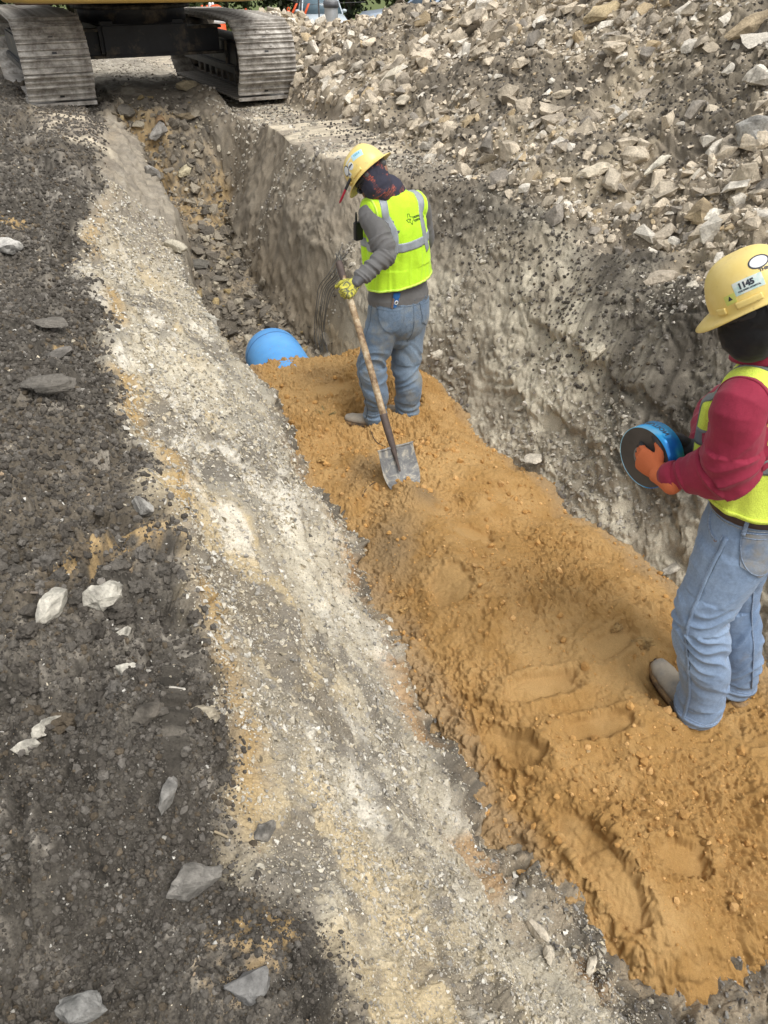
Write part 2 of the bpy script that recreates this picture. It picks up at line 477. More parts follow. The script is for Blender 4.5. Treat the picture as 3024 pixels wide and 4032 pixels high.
# the same ground carried on at a coarser grid beside and behind the detailed part
mx, my = np.meshgrid(np.linspace(-9, 9, 300), np.linspace(-5, 13, 300))
mz = base_h(mx, my); Zm = zones(mx, my); md = rough_disp(mx, my, mz, np.full(mx.shape, 6.), *Zm[:-1])
mi = np.arange(mx.size).reshape(mx.shape); mf = np.stack([mi[:-1, :-1], mi[:-1, 1:], mi[1:, 1:], mi[1:, :-1]], -1).reshape(-1, 4)
o = link('ground', mesh_np('ground_wide', np.stack([mx, my, mz + md - .09], -1).reshape(-1, 3), mf, m_ground, earth_colour(mx, my, mz, *Zm).reshape(-1, 3))); tag(o, kind='structure')

# ---------------------------------------------------------------- sand bed
NSx, NSy = 900, 1300
sv = np.linspace(.72, 3.05, NSx); tv = .55 + (6.05 - .55) * np.linspace(0, 1, NSy) ** 1.35
S_, T_ = np.meshgrid(sv, tv)
sx = S_ - SL * T_; sy = T_
def lerp(t, xs, ys): return np.interp(t, xs, ys)
PRINTS = [  # x, y, angle, half length, half width, depth : boot and shovel prints in the sand
    (.30, 2.62, 100, .15, .09, .03), (.62, 2.02, 15, .15, .06, .045), (.46, 1.80, -35, .14, .05, .045), (.80, 1.84, 5, .13, .05, .035),
    (.70, 1.35, -60, .22, .06, .05), (.98, 1.38, 0, .09, .055, .045), (.92, 2.2, 30, .12, .06, .03), (-.35, 4.75, 20, .14, .07, .025), (.45, 3.1, 0, .11, .07, .025)]
def sand_h(x, y):
    s = x + SL * y; t = y
    wob = .045 * n2(x * 3.2, y * 3.2) + .02 * n2(x * 11, y * 11)
    top = lerp(t - .34 * (x - .93) * (1 - sstep(1.4, 2.2, t)), [.5, .90, 1.12, 1.45, 2.4, 3.3, 4.2, 4.65, 5.0, 5.22, 5.42, 5.65, 5.9], [-1.6, -1.32, -1.08, -.90, -.87, -.96, -1.03, -1.0, -.925, -.93, -1.10, -1.35, -1.6])
    mid = lerp(t, [0, 3, 5], [1.75, 1.70, 1.6])
    half = lerp(t, [0, 1.2, 4.6, 5.6], [.80, .76, .72, .62])
    u = (s - mid) / half
    prof = np.where(np.abs(u) < 1, .10 * (1 - u * u), -.55 * (np.abs(u) - 1))
    z = top + prof - .04 + wob * .6 + .05 * fbm2(x, y, .55, 3, .5, 77)
    z = z + .05 * np.exp(-((s - 1.38 - .1 * n2(t * 1.2, t * 0)) / .13) ** 2) * (t < 4)
    z = z + .07 * np.exp(-(((x - .16) / .12) ** 2 + ((y - 3.42) / .10) ** 2))       # heap in front of the shovel
    for bx_, by_, lv_, ra_ in ((-.16, 4.46, -1.015, .20), (.10, 4.62, -1.02, .18), (1.15, 2.03, -.893, .17), (1.36, 2.12, -.905, .20)):   # trodden flat where people stand
        kk = 1 - sstep(.5, 1.0, np.hypot(x - bx_, y - by_) / ra_)
        z = z * (1 - kk) + np.minimum(z, lv_) * kk
    z = z + .07 * np.exp(-(((x - .98) / .2) ** 2 + ((y - 2.35) / .3) ** 2))
    smooth = np.zeros_like(z)
    for px, py, an, hl, hw, dep in PRINTS:
        ca, sa = math.cos(R(an)), math.sin(R(an))
        a = ((x - px) * ca + (y - py) * sa) / hl; b = (-(x - px) * sa + (y - py) * ca) / hw
        q = (np.abs(a) ** 3 + np.abs(b) ** 3) ** (1 / 3)
        k = 1 - sstep(.80, 1.0, q + .10 * n2(x * 22, y * 22) + .05 * n2(x * 60, y * 60))
        z = z - k * dep * .6 * (1 + .35 * a) + .4 * dep * np.exp(-((q - 1.25) / .22) ** 2)
        smooth = np.maximum(smooth, k)
    return z, smooth
sz, smo = sand_h(sx, sy)
P = np.stack([sx, sy, sz], -1)
da = np.gradient(P, axis=1); dr = np.gradient(P, axis=0); N = nrm(np.cross(da, dr)); N[N[..., 2] < 0] *= -1
c1, c2_, cid = worley2(sx * 26, sy * 26); c3, _, _ = worley2(sx * 60 + 3, sy * 60)
patch = sstep(-.5, .5, fbm2(sx, sy, .45, 3, .5, 90))
k = (1 - .72 * smo) * (.35 + .65 * patch)
shA, chA = shards(sx, sy, sz * 0, 13, .5); shB, chB = shards(sx + 2, sy, sz * 0, 34, .5); shC, _ = shards(sx, sy + 4, sz * 0, 85, .5)
lump = fbm2(sx, sy, .09, 3, .6, 15)
fd = sstep(1.0, 2.2, .025 / (np.hypot(sx, sy) * .0022))
dsp = k * (.014 * lump + .034 * np.clip(.42 - c1, 0, 1) * (cid > .35) + .014 * shA + .0075 * shB + fd * .003 * shC + .010 * fbm2(sx, sy, .03, 2, .6, 4) + fd * (.014 * np.clip(.45 - c3, 0, 1) + .007 * fbm2(sx, sy, .012, 2, .6, 6)))
P = P + N * dsp[..., None]
M = fbm2(sx, sy, .12, 4, .6, 3); L = fbm2(sx, sy, .6, 3)
sc_ = mixc(np.broadcast_to(C(.362, .212, .075), sx.shape + (3,)), C(.445, .28, .115), sstep(-.5, .7, M * .6 + L * .6 + smo * .25))
sc_ = mixc(sc_, C(.33, .185, .058), .35 * sstep(.1, .7, -M - .3 * L) * (1 - smo))
stain = np.exp(-(((sx - .03) / .16) ** 2 + ((sy - 3.0) / .32) ** 2)) + .8 * np.exp(-(((sx + .1) / .14) ** 2 + ((sy - 3.75) / .18) ** 2)) + .9 * np.exp(-(((sx - .22) / .09) ** 2 + ((sy - 3.4) / .09) ** 2)) + .5 * np.exp(-(((sx + .42) / .2) ** 2 + ((sy - 4.9) / .12) ** 2))
sc_ = mixc(sc_, C(.17, .125, .075), np.clip(.75 * stain * sstep(-.5, .5, M + .5), 0, .75))
edge_s = np.minimum(sstep(0, .12, sx + SL * sy - 1.0 + .05 * M), sstep(0, .16, 2.42 - (sx + SL * sy) + .07 * M))
sc_ = mixc(sc_, C(.34, .27, .18), .45 * (1 - edge_s))
idx = np.arange(S_.size).reshape(S_.shape)
F_ = np.stack([idx[:-1, :-1], idx[:-1, 1:], idx[1:, 1:], idx[1:, :-1]], -1).reshape(-1, 4)
m_sand = mat_earth('sand', 260, .003, .22)
SV = P.reshape(-1, 3)
sand = link('sand_bed', mesh_np('sand_bed', SV, F_, m_sand, sc_.reshape(-1, 3))); tag(sand, kind='structure')
def sh(x, y):
    s = x + SL * y
    i = int(np.argmin(np.abs(tv - y))); j = int(np.clip(round((s - .72) / (3.05 - .72) * (NSx - 1)), 0, NSx - 1))
    return float(SV[i * NSx + j, 2])
def top_h(x, y):
    """finished surface under a point: ground or sand, whichever is higher"""
    s = x + SL * y
    z = gh(x, y)
    if .72 < s < 3.05 and .55 < y < 6.05: z = max(z, sh(x, y))
    return z
# ================================================================ stones, clods and gravel
def hull_proto(seed, n=11, flat=1.0, chamfer=False):
    r = np.random.default_rng(seed)
    p = nrm(r.normal(size=(n, 3))) * (0.82 + .3 * r.random((n, 1)))
    p *= np.array([1, .55 + .35 * r.random(), (.28 + .3 * r.random()) if flat < 1 else (.5 + .35 * r.random())])
    bm = bmesh.new()
    for q in p: bm.verts.new(q)
    bmesh.ops.convex_hull(bm, input=bm.verts)
    bmesh.ops.delete(bm, geom=[v for v in bm.verts if not v.link_faces], context='VERTS')
    bmesh.ops.triangulate(bm, faces=bm.faces[:])
    return bm

def bm_np(bm):
    bm.verts.index_update()
    V = np.array([v.co[:] for v in bm.verts], f32)
    F = np.array([[v.index for v in f.verts] for f in bm.faces], np.int64)
    bm.free()
    return V, F

def clod_proto(seed, sub=1):
    bm = bmesh.new(); bmesh.ops.create_icosphere(bm, subdivisions=sub, radius=1)
    V, F = bm_np(bm)
    r = np.random.default_rng(seed); o_ = r.random(3) * 40
    k = 1 + .55 * fbm3(V[:, 0] + o_[0], V[:, 1] + o_[1], V[:, 2] + o_[2], .7, 3, .65)
    V = V * k[:, None] * np.array([1, .75 + .25 * r.random(), .6 + .3 * r.random()])
    return V.astype(f32), F

ANG = [bm_np(hull_proto(100 + i, 10, .5)) for i in range(14)] + [bm_np(hull_proto(200 + i, 11, 1)) for i in range(14)]
SLAB = [bm_np(hull_proto(300 + i, 12, .5)) for i in range(12)]
TINY = [bm_np(hull_proto(500 + i, 8, 1)) for i in range(10)]
CLOD = [clod_proto(400 + i, 1) for i in range(8)]

def rot_rand(n, r, tilt=1.0):
    """random rotation matrices (n,3,3); tilt <1 keeps the flat side roughly down"""
    yaw = r.random(n) * 6.283
    ax = r.random(n) * 6.283; an = (r.random(n) ** .7) * tilt * 1.4
    c, s = np.cos(yaw), np.sin(yaw); O = np.zeros(n); I1 = np.ones(n)
    Z = np.stack([np.stack([c, -s, O], -1), np.stack([s, c, O], -1), np.stack([O, O, I1], -1)], 1)
    kx, ky = np.cos(ax), np.sin(ax); ca, sa = np.cos(an), np.sin(an)
    T = np.stack([np.stack([ca + kx * kx * (1 - ca), kx * ky * (1 - ca), ky * sa], -1),
                  np.stack([kx * ky * (1 - ca), ca + ky * ky * (1 - ca), -kx * sa], -1),
                  np.stack([-ky * sa, kx * sa, ca], -1)], 1)
    return T @ Z

def align(nv):
    """matrices turning +z to nv"""
    z = nrm(nv); a = np.cross(np.broadcast_to([0, 1., 0], z.shape), z); a = nrm(a); b = np.cross(z, a)
    return np.stack([a, b, z], -1)

def merged(name, protos, pos, nv, size, colr, r, mat, tilt=.5, smooth=False, stretch=None):
    n = len(pos); Rm = align(nv) @ rot_rand(n, r, tilt)
    which = r.integers(0, len(protos), n)
    VV, FF, CC = [], [], []; off = 0
    for k, (pv, pf) in enumerate(protos):
        m = np.where(which == k)[0]
        if not len(m): continue
        v = np.einsum('nij,vj->nvi', Rm[m], pv) * size[m, None, None] + pos[m, None, :]
        f = pf[None] + (np.arange(len(m)) * len(pv))[:, None, None] + off
        VV.append(v.reshape(-1, 3)); FF.append(f.reshape(-1, 3)); off += v.shape[0] * v.shape[1]
        CC.append(np.repeat(colr[m], len(pv), 0))
    return mesh_np(name, np.concatenate(VV), np.concatenate(FF), mat, np.concatenate(CC), smooth)

m_stone = mat_earth('stone', 70, .006, .38)
m_clod = mat_earth('clod', 200, .004, .4)

def sample(n, r, a0=-36, a1=38, r0=1.0, r1=22):
    a = R(a0) + (R(a1) - R(a0)) * r.random(n)
    d = r0 * (r1 / r0) ** r.random(n)
    return d * np.sin(a), CYc + d * np.cos(a), d

def power(n, r, k0, k1, al=2.6):
    """sizes in picture-angle units, many small and few large"""
    u = r.random(n)
    return (k0 ** (1 - al) + u * (k1 ** (1 - al) - k0 ** (1 - al))) ** (1 / (1 - al))

PXA = .0014
def surf(x, y):
    i = g_idx(x, y)
    return GV[i].copy(), GN[i]

def pick(palette, w, n, r, var=.12):
    pal = np.array(palette, f32); i = r.choice(len(pal), n, p=np.array(w) / sum(w))
    return np.clip(pal[i] * (1 + var * r.normal(size=(n, 1))), .02, .85).astype(f32)

LIME = [(.58, .50, .385), (.49, .42, .32), (.66, .61, .52), (.40, .345, .27), (.28, .25, .21), (.52, .41, .26)]
BIG = []          # (pos, normal, size, colour, zone) kept back as single rocks

def scatter(name, zone_fn, n, k0, k1, al, smax, palette, w, protos, mat, seed, tilt=.5, sink=.25, keep=0.06, zone=None, smooth=False, r0=1.0, r1=22, dens=None, smin=0):
    r = np.random.default_rng(seed)
    x, y, d = sample(n, r, r0=r0, r1=r1)
    zz = zones(x, y)
    wgt = zone_fn(x, y, *zz)
    cl = .5 + .5 * sstep(-.4, .5, fbm2(x, y, .5, 3, .5, seed * 1.7))
    ok = r.random(n) < wgt * (cl if dens is None else dens(x, y))
    x, y, d = x[ok], y[ok], d[ok]; m = len(x)
    size = np.minimum(power(m, r, k0, k1, al) * d * PXA * .5, smax * (.6 + .4 * r.random(m)))
    size = np.maximum(size, smin)
    pos, nv = surf(x, y)
    pos = pos + nv * (size * (.35 - sink))[:, None]
    c = pick(palette, w, m, r)
    inview = size / (d * PXA)
    if keep:
        big = size > keep * 1.0
        big &= inview > 5.2
        for i in np.where(big)[0]: BIG.append((pos[i], nv[i], float(size[i]), c[i], zone, float(inview[i])))
        q = ~big; pos, nv, size, c = pos[q], nv[q], size[q], c[q]
    me = merged(name, protos, pos.astype(float), nv.astype(float), size, c, r, mat, tilt, smooth)
    o = link(name, me); tag(o, kind='stuff')
    return o

ZF = lambda f: (lambda x, y, s, soil, wallL, floor, slopeR, spoil, bench, far: f(x, y, s, soil, wallL, floor, slopeR, spoil, bench))
scatter('spoil_rubble', ZF(lambda x, y, s, so, w, f, sr, sp, b: sp), 260000, 1.8, 36, 2.6, .15, LIME, [4, 4, 2.5, 3, 2, .8], ANG + SLAB, m_stone, 11, tilt=.6, sink=.12, keep=.035, zone='spoil',
        r0=2.5, r1=20, dens=lambda x, y: .14 + .86 * sstep(-.3, .3, fbm2(x, y, .9, 4, .6, 61) * -1))
scatter('slope_gravel', ZF(lambda x, y, s, so, w, f, sr, sp, b: np.clip(sr + .25 * b + .35 * (1 - np.clip(so + w + f + sr + sp + b, 0, 1)), 0, 1)), 200000, 1.9, 12, 2.8, .04,
        [(.42, .385, .315), (.34, .31, .255), (.54, .50, .43), (.22, .20, .175)], [4, 4, 1.6, 1.8], ANG, m_stone, 12, tilt=.6, sink=.15, keep=.03, zone='slope', dens=lambda x, y: sstep(-.3, .5, fbm2(x, y, .4, 3, .5, 14)))
scatter('wall_gravel', ZF(lambda x, y, s, so, w, f, sr, sp, b: w * (.75 + .25 * sstep(.45, .9, s)) * (y < 7)), 420000, 1.8, 13, 2.9, .022,
        [(.52, .475, .385), (.47, .41, .30), (.32, .30, .265), (.64, .61, .54), (.22, .21, .185)], [4, 4, 2.2, 2.4, .35], TINY + ANG[:4], m_stone, 13, tilt=.6, sink=.2, keep=.02, zone='wall', r1=8, dens=lambda x, y: .34 + .66 * sstep(-.25, .35, fbm2((x + SL * y) * 2.2, y * .7, .5, 3, .5, 121) * -1 + .5 * fbm2(x, y, .15, 2)))
scatter('trench_rubble', ZF(lambda x, y, s, so, w, f, sr, sp, b: f * (y > 5)), 90000, 1.8, 22, 2.7, .11,
        [(.20, .175, .14), (.28, .245, .19), (.13, .115, .095), (.44, .39, .30), (.30, .23, .12)], [4, 3, 3.5, 1.1, .8], ANG + SLAB, m_stone, 14, tilt=.7, sink=.1, keep=.035, zone='floor', r0=5, r1=13)
scatter('soil_clods', ZF(lambda x, y, s, so, w, f, sr, sp, b: np.clip(so * .95 + .22 * sr * sstep(2.7, 2.95, s) + .25 * sp * sstep(-.1, .4, fbm2(x, y, .9, 4, .6, 61)), 0, 1)), 440000, 1.6, 14, 2.75, .020,
        [(.085, .075, .063), (.12, .108, .092), (.17, .155, .135), (.12, .096, .068)], [4, 4, 1.3, 1], CLOD, m_clod, 15, tilt=1.2, sink=.2, keep=.016, zone='soil', smooth=False, r1=14)
scatter('soil_pebbles', ZF(lambda x, y, s, so, w, f, sr, sp, b: so), 14000, 1.6, 8, 3.0, .02,
        [(.55, .53, .48), (.36, .34, .30), (.62, .55, .42), (.40, .30, .2)], [3, 4, 1.5, .7], ANG, m_stone, 16, tilt=.8, sink=.2, keep=0, r1=10)
scatter('gravel_patch', ZF(lambda x, y, s, so, w, f, sr, sp, b: (y < 1.35) * (s > .9) * (s < 3)), 26000, 2, 12, 2.6, .03,
        [(.17, .16, .145), (.25, .24, .22), (.12, .11, .10), (.5, .48, .43)], [4, 3, 3, .6], ANG, m_stone, 17, tilt=.8, sink=.2, keep=0, r1=3.2, dens=lambda x, y: np.ones_like(x))
# crumbs of sand
r_ = np.random.default_rng(21)
n = 26000; a = R(-40) + R(85) * r_.random(n); d = 1.1 * (6.2 / 1.1) ** r_.random(n)
x, y = d * np.sin(a), CYc + d * np.cos(a); s_ = x + SL * y
ok = (s_ > .95) & (s_ < 2.5) & (y > .8) & (y < 5.6) & (r_.random(n) < .25 + .75 * sstep(-.2, .5, fbm2(x, y, .35, 3, .5, 91)))
x, y, d, s_ = x[ok], y[ok], d[ok], s_[ok]
_, sm_ = sand_h(x, y); ok = sm_ < .2; x, y, d, s_ = x[ok], y[ok], d[ok], s_[ok]
ii = np.clip(np.searchsorted(tv, y), 0, NSy - 1); jj = np.clip(((s_ - .72) / (3.05 - .72) * (NSx - 1)).astype(int), 0, NSx - 1)
pos = SV[ii * NSx + jj]
size = np.minimum(power(len(x), r_, 1.5, 16, 3.0) * d * PXA * .5, .022)
cc = pick([(.50, .285, .10), (.42, .235, .08), (.56, .34, .14)], [3, 2, 2], len(x), r_, .08)
o = link('sand_crumbs', merged('sand_crumbs', CLOD, pos + [0, 0, .0] + np.array([0, 0, 1]) * (size * .25)[:, None], np.tile([0, 0, 1.], (len(x), 1)), size, cc, r_, mat_earth('sand_crumb', 260, .002, .2), 1.5)); tag(o, kind='stuff')

# single stones: the largest in view, each an object of its own
def stone_mesh(seed, kind, size, col, cuts=2, var=.16, full=False):
    r = np.random.default_rng(seed)
    if kind == 'clod':
        V, F = clod_proto(seed, 3)
        V = V * (1 + .16 * fbm3(V[:, 0] + seed, V[:, 1], V[:, 2], .35, 2, .7) + .22 * shards(V[:, 0], V[:, 1], V[:, 2] + seed, 2.6, .5)[0])[:, None]
    else:
        bm = hull_proto(seed, (26 if full else 10) if kind == 'slab' else (30 if full else 13), .4 if kind == 'slab' else 1)
        if full: cuts = 1.5
        bmesh.ops.subdivide_edges(bm, edges=bm.edges[:], cuts=int(cuts * 2), use_grid_fill=True)
        bmesh.ops.triangulate(bm, faces=bm.faces[:])
        V, F = bm_np(bm)
        o_ = r.random(3) * 30
        d = (.17 if full else .12) * fbm3(V[:, 0] + o_[0], V[:, 1] + o_[1], V[:, 2] + o_[2], .55, 2) + .05 * fbm3(V[:, 0] + o_[2], V[:, 1], V[:, 2], .16, 2, .6)
        V = V * (1 + d)[:, None]
    k = fbm3(V[:, 0] * 1.3 + seed, V[:, 1], V[:, 2], .6, 3)
    c = np.array(col, f32)[None] * (1 + var * k)[:, None]
    c = mixc(c, np.array(col, f32) * .38, .7 * sstep(.12, .7, fbm3(V[:, 0], V[:, 1] + seed, V[:, 2], .9, 3)))
    return V * size, F, c

def put_stone(name, pos, nv, size, col, kind, seed, label, cat, group=None, yaw=None, tilt=.35, mat=None, scale=None, full=False):
    V, F, c = stone_mesh(seed, kind, size, col, full=full)
    if scale is not None: V = V * np.array(scale)
    r = np.random.default_rng(seed + 5)
    Rm = (align(np.array([nv]))[0]) @ (rot_rand(1, r, tilt)[0] if yaw is None else np.array(Matrix.Rotation(R(yaw), 3, 'Z')))
    V = V @ Rm.T
    o = link(name, mesh_np(name, V, F, mat or m_stone, c, False))
    o.location = [float(q) for q in pos]
    tag(o, label, cat, group)
    return o

LABELS = {
 'spoil': ('limestone_chunk', 'angular tan limestone chunk lying loose among many others on the spoil heap', 'rock', 'limestone chunks on the spoil heap'),
 'floor': ('rubble_stone', 'muddy brown stone among the rubble on the floor of the open trench', 'rock', 'stones on the trench floor'),
 'soil': ('soil_clod', 'dark grey clod of earth lying on the bank left of the trench', 'clod', 'clods on the left bank'),
 'slope': ('slope_stone', 'pale stone resting on the slope right of the trench', 'rock', 'stones on the right slope'),
 'wall': ('wall_stone', 'small pale stone on the sloping left trench wall', 'rock', 'stones on the left wall')}
EXCL = []       # ground taken by other things: (x, y, radius)
BIG.sort(key=lambda b: -b[5])
quota = {'spoil': 190, 'floor': 35, 'soil': 34, 'slope': 20, 'wall': 10}
for i_, b_ in enumerate(BIG):
    if b_[4] == 'soil': BIG[i_] = (b_[0], b_[1], b_[2] * 1.5, b_[3], b_[4], b_[5])
rest = []; seed_ = 5000
for b in BIG:
    pos, nv, size, col, zone, iv = b
    X = pos[0]; Y = pos[1]; Z = pos[2] - 1.5
    zc_ = Y * math.cos(R(36)) - Z * math.sin(R(36))
    u = X / zc_; v = (Y * math.sin(R(36)) + Z * math.cos(R(36))) / zc_
    inside = zc_ > 0 and abs(u) < .5 and -.68 < v < .68
    if quota.get(zone, 0) > 0 and inside:
        quota[zone] -= 1; seed_ += 1
        kind = 'clod' if zone == 'soil' else ('slab' if seed_ % 2 else 'block')
        nm, lb, ct, gp = LABELS[zone]
        put_stone(nm, pos, nv, size, col, kind, seed_, lb, ct, gp, mat=m_clod if zone == 'soil' else m_stone)
    else:
        rest.append(b)
if rest:
    r_ = np.random.default_rng(77)
    mid = []
    for k in range(24):
        V, F, c = stone_mesh(9000 + k, 'slab' if k % 2 else 'block', 1.0, (.5, .5, .5), cuts=1)
        mid.append((V.astype(f32), F))
    for zs, nm, mt in ((('spoil', 'floor', 'slope', 'wall'), 'loose_stones', m_stone), (('soil',), 'loose_clods', m_clod)):
        q = [b for b in rest if b[4] in zs]
        if not q: continue
        o = link(nm, merged(nm, mid if mt is m_stone else [clod_proto(9100 + i, 2) for i in range(8)], np.array([b[0] for b in q], float), np.array([b[1] for b in q], float),
            np.array([b[2] for b in q]), np.array([b[3] for b in q]), r_, mt, .5)); tag(o, kind='stuff')

# stones one can point at: (x, y, size, colour, kind, yaw, scale, name, label, sink)
W_ = (.50, .47, .40); G_ = (.34, .325, .295); T_N = (.52, .45, .33)
A_up = np.array([0, 0, 1.2])
def px(u, v, z=0.0):
    """where the line of sight through a point of the photograph meets the level z"""
    x = (u - 829.5) / 1662.4; y = -(v - 1106) / 1662.4; p = R(36)
    dx, dy, dz = x, math.cos(p) + y * math.sin(p), -math.sin(p) + y * math.cos(p)
    t = (z - 1.5) / dz
    return dx * t, dy * t
NOTED = [
 (235, 1318, .050, W_, 'block', 30, (1, .9, .8), 'white rounded cobble with a dark hollow, upper of the white group on dark soil'),
 (130, 1352, .062, W_, 'block', 70, (1, .6, .6), 'long white chipped rock at the left of the white group on dark soil'),
 (255, 1366, .032, W_, 'slab', 60, (1, .7, .8), 'small white oval stone below the white cobble on dark soil'),
 (287, 1476, .028, (.52, .49, .42), 'slab', 10, (1, .8, .9), 'small white stone with a notched triangular outline alone on dark soil'),
 (55, 1608, .032, W_, 'slab', 20, (1, .45, .8), 'thin white flake lying low at the left edge of the picture'),
 (100, 1570, .036, W_, 'slab', 40, (1, .4, .8), 'thin white blade shaped flake above the low flake at the left edge'),
 (392, 1535, .024, (.50, .47, .41), 'block', 0, (1, .8, .8), 'small white block beside the flat tan stone at the bank edge'),
 (438, 1547, .036, (.42, .37, .28), 'slab', 5, (1, .6, .8), 'flat tan oval stone at the bank edge beside a small white block'),
 (303, 1070, .046, G_, 'block', -40, (1, .6, .7), 'grey pointed stone on dark soil at the upper part of the bank edge'),
 (420, 1902, .047, (.21, .197, .175), 'block', 35, (1, .7, .7), 'large light grey stone dusted white in the lower middle of the bank'),
 (372, 1742, .036, (.25, .24, .22), 'block', 80, (1, .7, .7), 'grey crusted stone standing on the bank above the large grey stone'),
 (545, 2148, .038, (.20, .195, .185), 'block', 15, (1, .85, .8), 'round dark grey cobble at the bottom edge of the bank'),
 (185, 2205, .04, (.22, .215, .20), 'block', 10, (1, .7, .7), 'light grey stone cut by the bottom edge of the picture'),
 (120, 885, .12, (.15, .137, .118), 'slab', 15, (1, .5, .6), 'long flat grey clod of hard clay on the upper bank'),
 (110, 720, .09, (.16, .146, .126), 'slab', 0, (1, .6, .6), 'broad grey slab of clay above the long flat clod on the bank'),
 (20, 545, .10, (.50, .48, .44), 'block', 0, (1, .7, .6), 'pale grey rock at the left edge of the upper bank'),
 (125, 760, .07, (.19, .175, .155), 'block', 50, (1, .7, .6), 'dark lump of clay at the middle of the upper bank'),
 (345, 1620, .034, (.13, .115, .095), 'block', 50, (1, .8, .8), 'dark brown smooth lump beneath the flat tan oval stone'),
 (560, 1735, .030, (.22, .205, .18), 'block', 50, (1, .8, .8), 'rough grey stone near the edge where the bank falls to the pale wall'),
]
for i, (u, v, sz_, c_, kd, yw, scl, lb) in enumerate(NOTED):
    x, y = px(u, v, .02); scl, kd = ((scl[0], max(scl[1], .6), .95), 'block') if sz_ < .07 else (scl, kd)
    nv = GN[g_idx(np.array(x), np.array(y))]
    put_stone('clay_lump' if 'cla' in lb or 'lump' in lb else 'stone', (x, y, gh(x, y) + sz_ * .5), nrm(nv + A_up), sz_ * 1.12, c_, kd, 7000 + i, lb, 'rock', yaw=yw, scale=scl, full=True)
def on_ground(u, v):
    """first point of the finished surface along a line of sight"""
    x = (u - 829.5) / 1662.4; y = -(v - 1106) / 1662.4; p = R(36)
    d = np.array([x, math.cos(p) + y * math.sin(p), -math.sin(p) + y * math.cos(p)])
    for k in range(900):
        t = .9 * (24 / .9) ** (k / 900)
        q = np.array([0, 0, 1.5]) + d * t
        if q[2] < top_h(q[0], q[1]): return q
    return q
